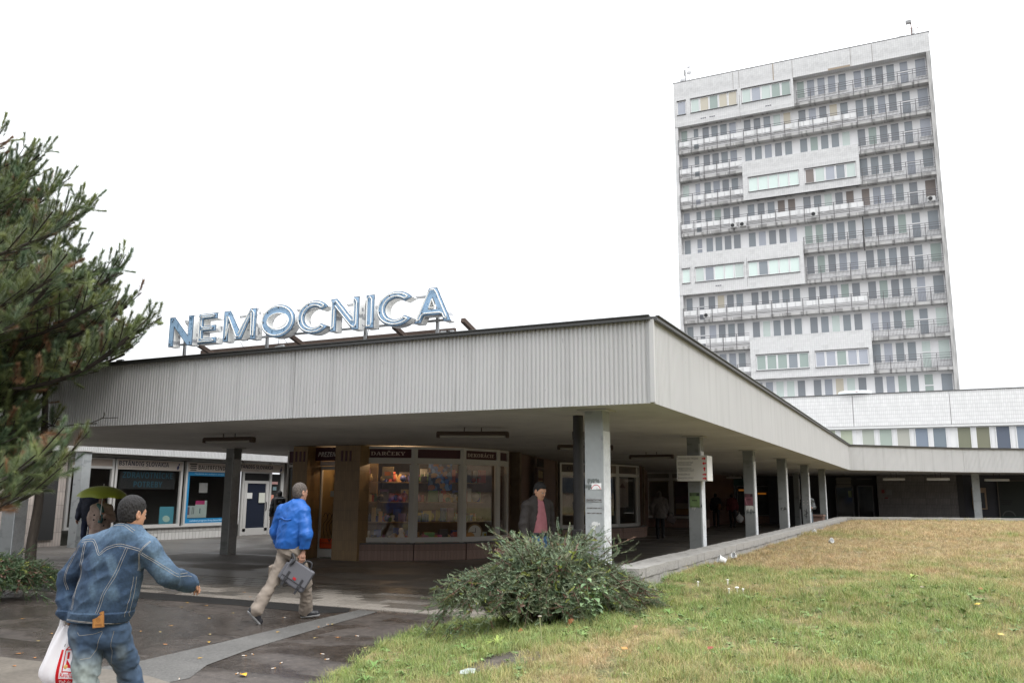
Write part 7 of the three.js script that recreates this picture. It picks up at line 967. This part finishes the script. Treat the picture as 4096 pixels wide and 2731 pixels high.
// --- man in the blue jacket
{
  const B = [-7.55, -9.05], J = { pelvis: [0.1, 0.9, 0.16], chest: [0.14, 1.235, 0.19], neck: [0.2, 1.475, 0.185], head: [0.225, 1.622, 0.175], shL: [-0.04, 1.385, 0.18], elL: [-0.17, 1.13, 0.15], wrL: [-0.2, 0.9, 0.0], shR: [0.315, 1.385, 0.205], elR: [0.395, 1.1, 0.225], wrR: [0.32, 0.86, 0.175], hipL: [0.02, 0.87, 0.14], knL: [-0.06, 0.5, 0.27], anL: [-0.135, 0.175, 0.47], hipR: [0.18, 0.87, 0.17], knR: [0.2, 0.47, -0.06], anR: [0.06, 0.105, -0.25] };
  const yaw = 3.0; // mostly away, turned to the right
  const blue = (x, y, z) => { const v = 0.8 + 0.4 * v3n(x * 9, y * 9, z * 9); return [0.013 * v, 0.11 * v, 0.42 * v]; };
  const kh = (x, y, z) => { const v = 0.78 + 0.4 * v3n(x * 14, y * 14, z * 14); return [0.245 * v, 0.205 * v, 0.17 * v]; };
  person('man in a bright blue jacket and khaki trousers striding with a grey bag', B, J, {
    yaw, headYaw: 2.92, cell: 0.0095, fine: 0.006, girth: 1.08, skin: [0.42, 0.23, 0.16], hair: [0.1, 0.082, 0.072], hairThick: 0.005, hairLow: -0.07,
    hands: { L: { curl: 0.5 }, R: { dir: [-0.1, -1, 0.1], nrm: [-0.75, 0, -0.6], curl: 0.95 } },
    jacket: { hem: 0.915, thick: 0.016, blend: 0.014, fold: 0.018, collar: 0.085, flare: 1.02, bulk: 1.12, cuff: 1.1, sleeve: 0.95, color: blue, rough: 0.5, band: false, after: (t, f) => { // flap across the back
      const d = [-0.18 * 1, 0, 0.985], o = []; for (let i = 0; i <= 30; i++) { const u = lerp(-0.12, 0.12, i / 30), y = 1.29 + 0.012 * Math.sin(i / 30 * 3.14 * 2) - (Math.abs(i - 15) < 2 ? 0.006 : 0), s = [J.chest[0] + 0.98 * u - 0.12, y, J.chest[2] + 0.17 * u + 0.7], h = hit(f, s, [0.16, 0, -0.985]); if (h) o.push(h); }
      if (o.length > 4) { const cv = new THREE.CatmullRomCurve3(o.map((p) => V(p[0], p[1], p[2] + 0.004))), g = new THREE.TubeGeometry(cv, 50, 0.011, 6), p = g.attributes.position; mesh('back_flap', g, std(0.011, 0.095, 0.37, 0.5), t); } } },
    trousers: { loose: 1.1, fold: 0.022, color: kh, cuff: 0.075, after: (t, f) => { const q = hit(f, [-0.4, 0.62, 0.25], [1, 0, -0.1]); if (q) { const pk = mesh('cargo_pocket', rbox(0.05, 0.2, 0.15, 0.02), std(0.235, 0.195, 0.16, 0.85), t, [q[0] + 0.012, q[1], q[2]]); pk.rotation.set(0.25, 0, -0.2); } } },
    shoes: { color: [0.016, 0.016, 0.02], sole: [0.3, 0.3, 0.3], L: { yaw: 2.6, pitch: 0.8 }, R: { yaw: 2.2, pitch: -0.12 } },
  });
}
{ // grey messenger bag
  const t = thing('shoulder_bag', 'grey messenger bag with red tag carried by the man in blue', 'bag', [-7.29, 0.585, -8.86], 0.42); const grey = std(0.115, 0.115, 0.13, 0.8), dk = std(0.03, 0.03, 0.034, 0.6), g2 = std(0.13, 0.13, 0.145, 0.8);
  const inner = new THREE.Group(); t.rotation.set(0, 0.42, -0.55, 'YXZ');
  mesh('body', rbox(0.34, 0.3, 0.11, 0.03, 4), grey, t); mesh('flap', rbox(0.345, 0.23, 0.03, 0.014, 3), g2, t, [0, 0.04, 0.055]); mesh('side_pocket', rbox(0.05, 0.22, 0.09, 0.02, 3), grey, t, [-0.185, -0.03, 0]);
  mesh('strap', box(0.03, 0.2, 0.008), dk, t, [-0.1, -0.09, 0.072]); mesh('strap', box(0.03, 0.2, 0.008), dk, t, [0.1, -0.09, 0.072]); mesh('buckle', rbox(0.036, 0.04, 0.014, 0.004), dk, t, [-0.1, -0.1, 0.076]); mesh('buckle', rbox(0.036, 0.04, 0.014, 0.004), dk, t, [0.1, -0.1, 0.076]);
  mesh('tag', box(0.042, 0.03, 0.006), printMat(64, 46, (x, w, h) => { x.fillStyle = '#b01822'; x.fillRect(0, 0, w, h); x.fillStyle = '#e6d8d8'; x.fillRect(12, 14, 40, 5); x.fillRect(12, 25, 40, 6); }), t, [0.0, -0.035, 0.075]);
  mesh('carry_handle', tube([[-0.02, 0.15, 0], [0.0, 0.21, 0], [0.07, 0.22, 0], [0.1, 0.15, 0]], 0.012, 20, 7), dk, t); mesh('shoulder_strap', tube([[-0.17, 0.12, 0.02], [-0.2, 0.2, 0.05], [-0.12, 0.16, 0.1], [-0.14, 0.08, 0.085]], 0.016, 26, 7), dk, t); mesh('loose_cord', tube([[-0.03, -0.15, 0.03], [-0.08, -0.2, 0.03], [-0.06, -0.12, 0.06]], 0.004, 14, 5), dk, t);
}
// --- man in the leather jacket behind the bush, facing us
{
  const yaw = 1.0, J = stance(1.8, yaw, 0.7, 0.2); J.head = addp(J.head, [0.02, -0.01, 0.01]);
  const brown = (x, y, z) => { const v = 0.88 + 0.24 * v3n(x * 12, y * 12, z * 12); return [0.02 * v, 0.015 * v, 0.013 * v]; };
  person('dark haired man in brown leather jacket and pink shirt looking down', [-5.22, -11.7], J, { yaw, headYaw: 1.25, headPitch: 0.32, cell: 0.013, fine: 0.006, girth: 0.94, skin: [0.5, 0.27, 0.17], hair: [0.012, 0.01, 0.01], hairTop: 0.006, hairThick: 0.005, hairFront: 0.066, shirt: [0.3, 0.11, 0.125], jacket: { hem: 0.93, thick: 0.022, blend: 0.02, fold: 0.014, collar: 0.07, open: 0.115, flare: 1.0, bulk: 1.0, color: brown, rough: 0.72 }, trousers: { loose: 1.08, fold: 0.022, color: (x, y, z) => { const v = 0.75 + 0.5 * v3n(x * 20, y * 14, z * 20); return [0.05 * v, 0.12 * v, 0.23 * v]; } }, shoes: { color: [0.03, 0.02, 0.016] } });
  const t = thing('belt', 'black belt with metal buckle on the man with pink shirt', 'belt', [-5.22, 1.05, -11.7], yaw); mesh('strap', new THREE.TorusGeometry(0.168, 0.016, 8, 40).rotateX(Math.PI / 2).scale(1, 1.3, 0.8), M.black, t); mesh('buckle', rbox(0.05, 0.036, 0.012, 0.005), M.galv, t, [0, 0, 0.15]);
}
// --- woman under the green umbrella
{
  const yaw = 0.75, J = stance(1.52, yaw, 0.4, 0.1); const f = [Math.sin(yaw), Math.cos(yaw)], l = [f[1], -f[0]]; J.elL = [l[0] * 0.24, 1.0, l[1] * 0.24]; J.wrL = [l[0] * 0.1 + f[0] * 0.2, 1.06, l[1] * 0.1 + f[1] * 0.2]; J.wrR = addp(J.wrR, [0.02, 0.06, 0.0]);
  const coat = (x, y, z) => { const v = 0.85 + 0.3 * v3n(x * 10, y * 10, z * 10); return [0.34 * v, 0.25 * v, 0.21 * v]; };
  const t = person('woman in a beige coat and teal scarf holding an umbrella', [-17.6, -14.2], J, { yaw, cell: 0.018, fine: 0.009, k: 0.92, skin: [0.3, 0.16, 0.12], hair: [0.05, 0.02, 0.016], hairTop: 0.02, hairThick: 0.016, hairLow: -0.09, hands: { L: { dir: [0, 0.6, 0.4], curl: 1.0 } }, jacket: { hem: 0.62, thick: 0.035, fold: 0.026, long: true, collar: 0.07, flare: 1.1, bulk: 1.1, color: coat }, trousers: { color: flatCol([0.03, 0.03, 0.035]) }, shoes: { color: [0.03, 0.02, 0.02] } });
  const s1 = mesh('scarf', tube([[-0.08, 1.31, 0.05], [0.0, 1.25, 0.15], [0.05, 1.1, 0.2], [0.02, 0.9, 0.22]].map(([a, y, b]) => [l[0] * a + f[0] * b, y, l[1] * a + f[1] * b]), 0.048, 30, 10), std(0.05, 0.12, 0.12, 0.9), t);
  const bt = []; for (const [a, y] of [[0.06, 1.1], [-0.06, 1.08], [0.06, 0.98], [-0.06, 0.97], [0.05, 0.84]]) bt.push(at(new THREE.SphereGeometry(0.02, 10, 7), l[0] * a * 2 + f[0] * 0.205, y, l[1] * a * 2 + f[1] * 0.205)); multi('button', bt, M.black, t);
}
{
  const t = thing('umbrella', 'green open umbrella with a pale shaft held over the woman', 'umbrella', [-17.35, 1.08, -13.98]); t.rotation.z = -0.04;
  const R = 0.56, Hh = 0.27, P = [], I = [], n = 64, m = 14; for (let j = 0; j <= m; j++) for (let i = 0; i <= n; i++) { const a = 6.2832 * i / n, v = j / m, sc = 1 - 0.07 * Math.pow(v, 3) * (0.5 - 0.5 * Math.cos(a * 8)), r = R * Math.sin(v * 1.35) / Math.sin(1.35) * sc, y = Hh * (Math.cos(v * 1.35) - Math.cos(1.35)) / (1 - Math.cos(1.35)) + 0.02 * Math.pow(v, 3) * (0.5 - 0.5 * Math.cos(a * 8)); P.push(Math.cos(a) * r, 0.4 + y, Math.sin(a) * r); } for (let j = 0; j < m; j++) for (let i = 0; i < n; i++) { const a = j * (n + 1) + i, b = a + n + 1; I.push(a, a + 1, b, b, a + 1, b + 1); } const g = new THREE.BufferGeometry(); g.setAttribute('position', new THREE.Float32BufferAttribute(P, 3)); g.setIndex(I); g.computeVertexNormals();
  mesh('canopy', g, new THREE.MeshPhysicalMaterial({ color: new THREE.Color().setRGB(0.36, 0.43, 0.04), roughness: 0.6, transmission: 0.35, thickness: 0 }), t); mesh('shaft', rod([0, -0.02, 0], [0, 0.72, 0], 0.008), std(0.7, 0.7, 0.7, 0.3, { metalness: 0.3 }), t); mesh('grip', rod([0, -0.12, 0], [0, 0, 0], 0.016), std(0.14, 0.07, 0.04, 0.5), t);
  const rb = []; for (let i = 0; i < 8; i++) { const a = i * 0.7854; rb.push(tube([[0, 0.655, 0], [Math.cos(a) * 0.3, 0.6, Math.sin(a) * 0.3], [Math.cos(a) * 0.54, 0.42, Math.sin(a) * 0.54]], 0.003, 10, 4)); } multi('rib', rb, M.galv, t);
}
// --- further people
person('dark clothed person half hidden behind the woman with the umbrella', [-19.65, -15.5], stance(1.74, 0.6, 0.5), { yaw: 0.6, cell: 0.022, fine: 0.012, skin: [0.3, 0.16, 0.11], hair: [0.02, 0.015, 0.012], jacket: { hem: 0.85, thick: 0.03, fold: 0.026, color: flatCol([0.02, 0.025, 0.045]) }, trousers: { color: flatCol([0.02, 0.03, 0.07]) }, shoes: {} });
person('person in black with a backpack at the orthopaedic shop door', [-19.25, -22.3], stance(1.68, -2.3, 0.4), { yaw: -2.3, cell: 0.022, fine: 0.012, skin: [0.3, 0.17, 0.12], hair: [0.02, 0.018, 0.018], jacket: { hem: 0.85, thick: 0.03, fold: 0.026, color: flatCol([0.016, 0.016, 0.018]) }, trousers: { color: flatCol([0.2, 0.16, 0.14]) }, shoes: {} });
{ const t = thing('backpack', 'black backpack behind the shoulder of the man in blue', 'backpack', [-19.08, 1.22, -22.12], 0.8); mesh('sack', rbox(0.34, 0.48, 0.2, 0.07, 4), M.black, t); mesh('pocket', rbox(0.26, 0.2, 0.08, 0.03, 3), std(0.025, 0.025, 0.027, 0.6), t, [0, -0.1, 0.12]); mesh('lettering', plane(0.2, 0.07), signText('ITC', 'bold 100px sans-serif', '#8c8c8c', '#0c0c0d', 260, 100), t, [0, 0.12, 0.104]); }
{
  const J = stance(1.76, -2.6, 0.12, 0.3); J.elL = addp(J.elL, [-0.08, 0.02, 0.03]); person('man in a grey coat walking away down the passage', [-9.2, -32.0], J, { yaw: -2.6, cell: 0.02, fine: 0.011, face: false, skin: [0.33, 0.19, 0.14], hair: [0.09, 0.08, 0.075], jacket: { hem: 0.76, thick: 0.034, fold: 0.03, long: true, flare: 1.02, bulk: 1.1, color: flatCol([0.105, 0.092, 0.086], 0.15, 9) }, trousers: { color: flatCol([0.012, 0.012, 0.014]) }, shoes: {} });
  const t = thing('hand_bag', 'dark reddish handbag carried by the man in grey', 'bag', [-8.83, 0.72, -32.18], 0.5); mesh('body', rbox(0.34, 0.24, 0.1, 0.03, 3), std(0.04, 0.02, 0.018, 0.5), t).rotation.z = -0.5; mesh('handle', tube([[-0.1, 0.12, 0], [-0.06, 0.24, 0], [0.06, 0.22, 0], [0.1, 0.04, 0]], 0.01, 16, 6), M.black, t);
}
{
  const J = stance(1.72, -2.9, 0.5, 0.4); person('person in black jacket carrying an orange bundle in the dark passage', [-10.05, -45.4], J, { yaw: -2.9, cell: 0.024, fine: 0.014, face: false, skin: [0.28, 0.16, 0.12], hair: [0.012, 0.01, 0.01], jacket: { hem: 0.85, thick: 0.03, fold: 0.02, color: flatCol([0.014, 0.014, 0.018]) }, trousers: { color: flatCol([0.015, 0.015, 0.018]) }, shoes: {} });
  const J2 = stance(1.7, -2.9, 0.5, 0.4); person('person in a dark red jacket carrying a white bag in the passage', [-9.1, -44.9], J2, { yaw: -2.9, cell: 0.024, fine: 0.014, face: false, skin: [0.28, 0.16, 0.12], hair: [0.014, 0.01, 0.01], jacket: { hem: 0.78, thick: 0.03, fold: 0.02, color: flatCol([0.1, 0.012, 0.018]) }, trousers: { color: flatCol([0.015, 0.015, 0.018]) }, shoes: {} });
  const b = thing('white_bag', 'white shopping bag in the hand of the person in red', 'bag', [-8.72, 0.5, -44.75]); const g = new THREE.SphereGeometry(0.2, 18, 14), p = g.attributes.position; for (let i = 0; i < p.count; i++) { const y = p.getY(i); p.setX(i, p.getX(i) * (1 - 0.9 * sstep(0, 0.24, y)) * (1 + 0.15 * (v3n(p.getX(i) * 20, y * 20, 3) - 0.5))); p.setZ(i, p.getZ(i) * 0.5 * (1 - 0.8 * sstep(0, 0.22, y))); p.setY(i, y * 1.15); } g.computeVertexNormals(); mesh('sack', g, std(0.62, 0.62, 0.62, 0.5), b); mesh('handle', tube([[-0.03, 0.2, 0], [0, 0.32, 0], [0.03, 0.2, 0]], 0.008, 10, 5), std(0.6, 0.6, 0.6, 0.5), b);
  const o = thing('bundle', 'orange brown bundle under the arm of the person in black', 'bundle', [-9.86, 1.05, -45.3]); mesh('wrap', new THREE.IcosahedronGeometry(0.13, 2).scale(1, 1.2, 0.8), std(0.3, 0.14, 0.07, 0.8), o); mesh('tie', new THREE.TorusGeometry(0.12, 0.012, 6, 18), M.black, o);
}
{ // man sitting by the planter behind the pillars
  const yaw = 0.5, f = [Math.sin(yaw), Math.cos(yaw)], l = [f[1], -f[0]], P = (a, y, b) => [l[0] * a + f[0] * b, y, l[1] * a + f[1] * b]; const J = { pelvis: P(0, 0.98, 0), chest: P(0, 1.32, 0.02), neck: P(0, 1.53, 0.03), head: P(0, 1.67, 0.06), shL: P(0.18, 1.44, 0), elL: P(0.24, 1.18, 0.05), wrL: P(0.06, 1.15, 0.22), shR: P(-0.18, 1.44, 0), elR: P(-0.24, 1.18, 0.05), wrR: P(-0.05, 1.17, 0.24), hipL: P(0.09, 0.95, 0), knL: P(0.1, 0.52, 0.12), anL: P(0.1, 0.1, 0.05), hipR: P(-0.09, 0.95, 0), knR: P(-0.1, 0.52, 0.1), anR: P(-0.1, 0.1, 0.0) };
  person('man in a dark leather jacket with folded hands behind a far pillar', [-4.35, -36.0], J, { yaw, cell: 0.02, fine: 0.011, skin: [0.36, 0.19, 0.14], hair: [0.06, 0.05, 0.045], hairTop: 0, jacket: { hem: 0.92, thick: 0.03, fold: 0.025, color: flatCol([0.03, 0.035, 0.036]), rough: 0.4 }, trousers: { color: flatCol([0.09, 0.11, 0.13]) }, shoes: {} });
  const t = thing('planter', 'brown tiled planter box beside the far pillar', 'planter', [-4.35, 0, -38.3]); mesh('box', box(0.7, 0.78, 0.8), M.brownTile, t, [0, 0.39, 0]); mesh('rim', rbox(0.78, 0.08, 0.88, 0.02), M.brownTile, t, [0, 0.82, 0]); mesh('soil', box(0.6, 0.02, 0.7), std(0.02, 0.015, 0.012, 0.9), t, [0, 0.87, 0]);
}
// pale office block and trees across the lawn: seen only as reflections in the shop windows
{
  const t = thing('office_block', 'long beige office block across the lawn, mirrored in the shop windows', 'building', [46, 0, 4]);
  mesh('wall', box(12, 12, 170), std(0.62, 0.5, 0.37, 0.8), t, [6, 6, 0]); for (let k = 0; k < 3; k++) mesh('window_band', box(0.2, 1.6, 164), std(0.1, 0.12, 0.14, 0.2), t, [-0.05, 2.6 + k * 3.6, 0]);
  mesh('roof', box(12.6, 0.4, 170.6), M.concrete, t, [6, 12.2, 0]);
}

{
  const t = thing('added_rear_block', 'long grey brown block behind the viewer, unseen, added to screen the low sky', 'building', [0, 0, 40]);  // unseen building, added to block low sky and darken the fronts under the canopy
  mesh('wall', box(130, 14, 12), std(0.2, 0.175, 0.15, 0.85), t, [0, 7, 6]); for (let k = 0; k < 4; k++) mesh('window_band', box(124, 1.5, 0.2), std(0.1, 0.12, 0.14, 0.2), t, [0, 2.4 + k * 3.2, -0.06]);
  mesh('roof', box(130.6, 0.4, 12.6), M.concrete, t, [0, 14.2, 6]);
}
renderer.render(scene, camera);
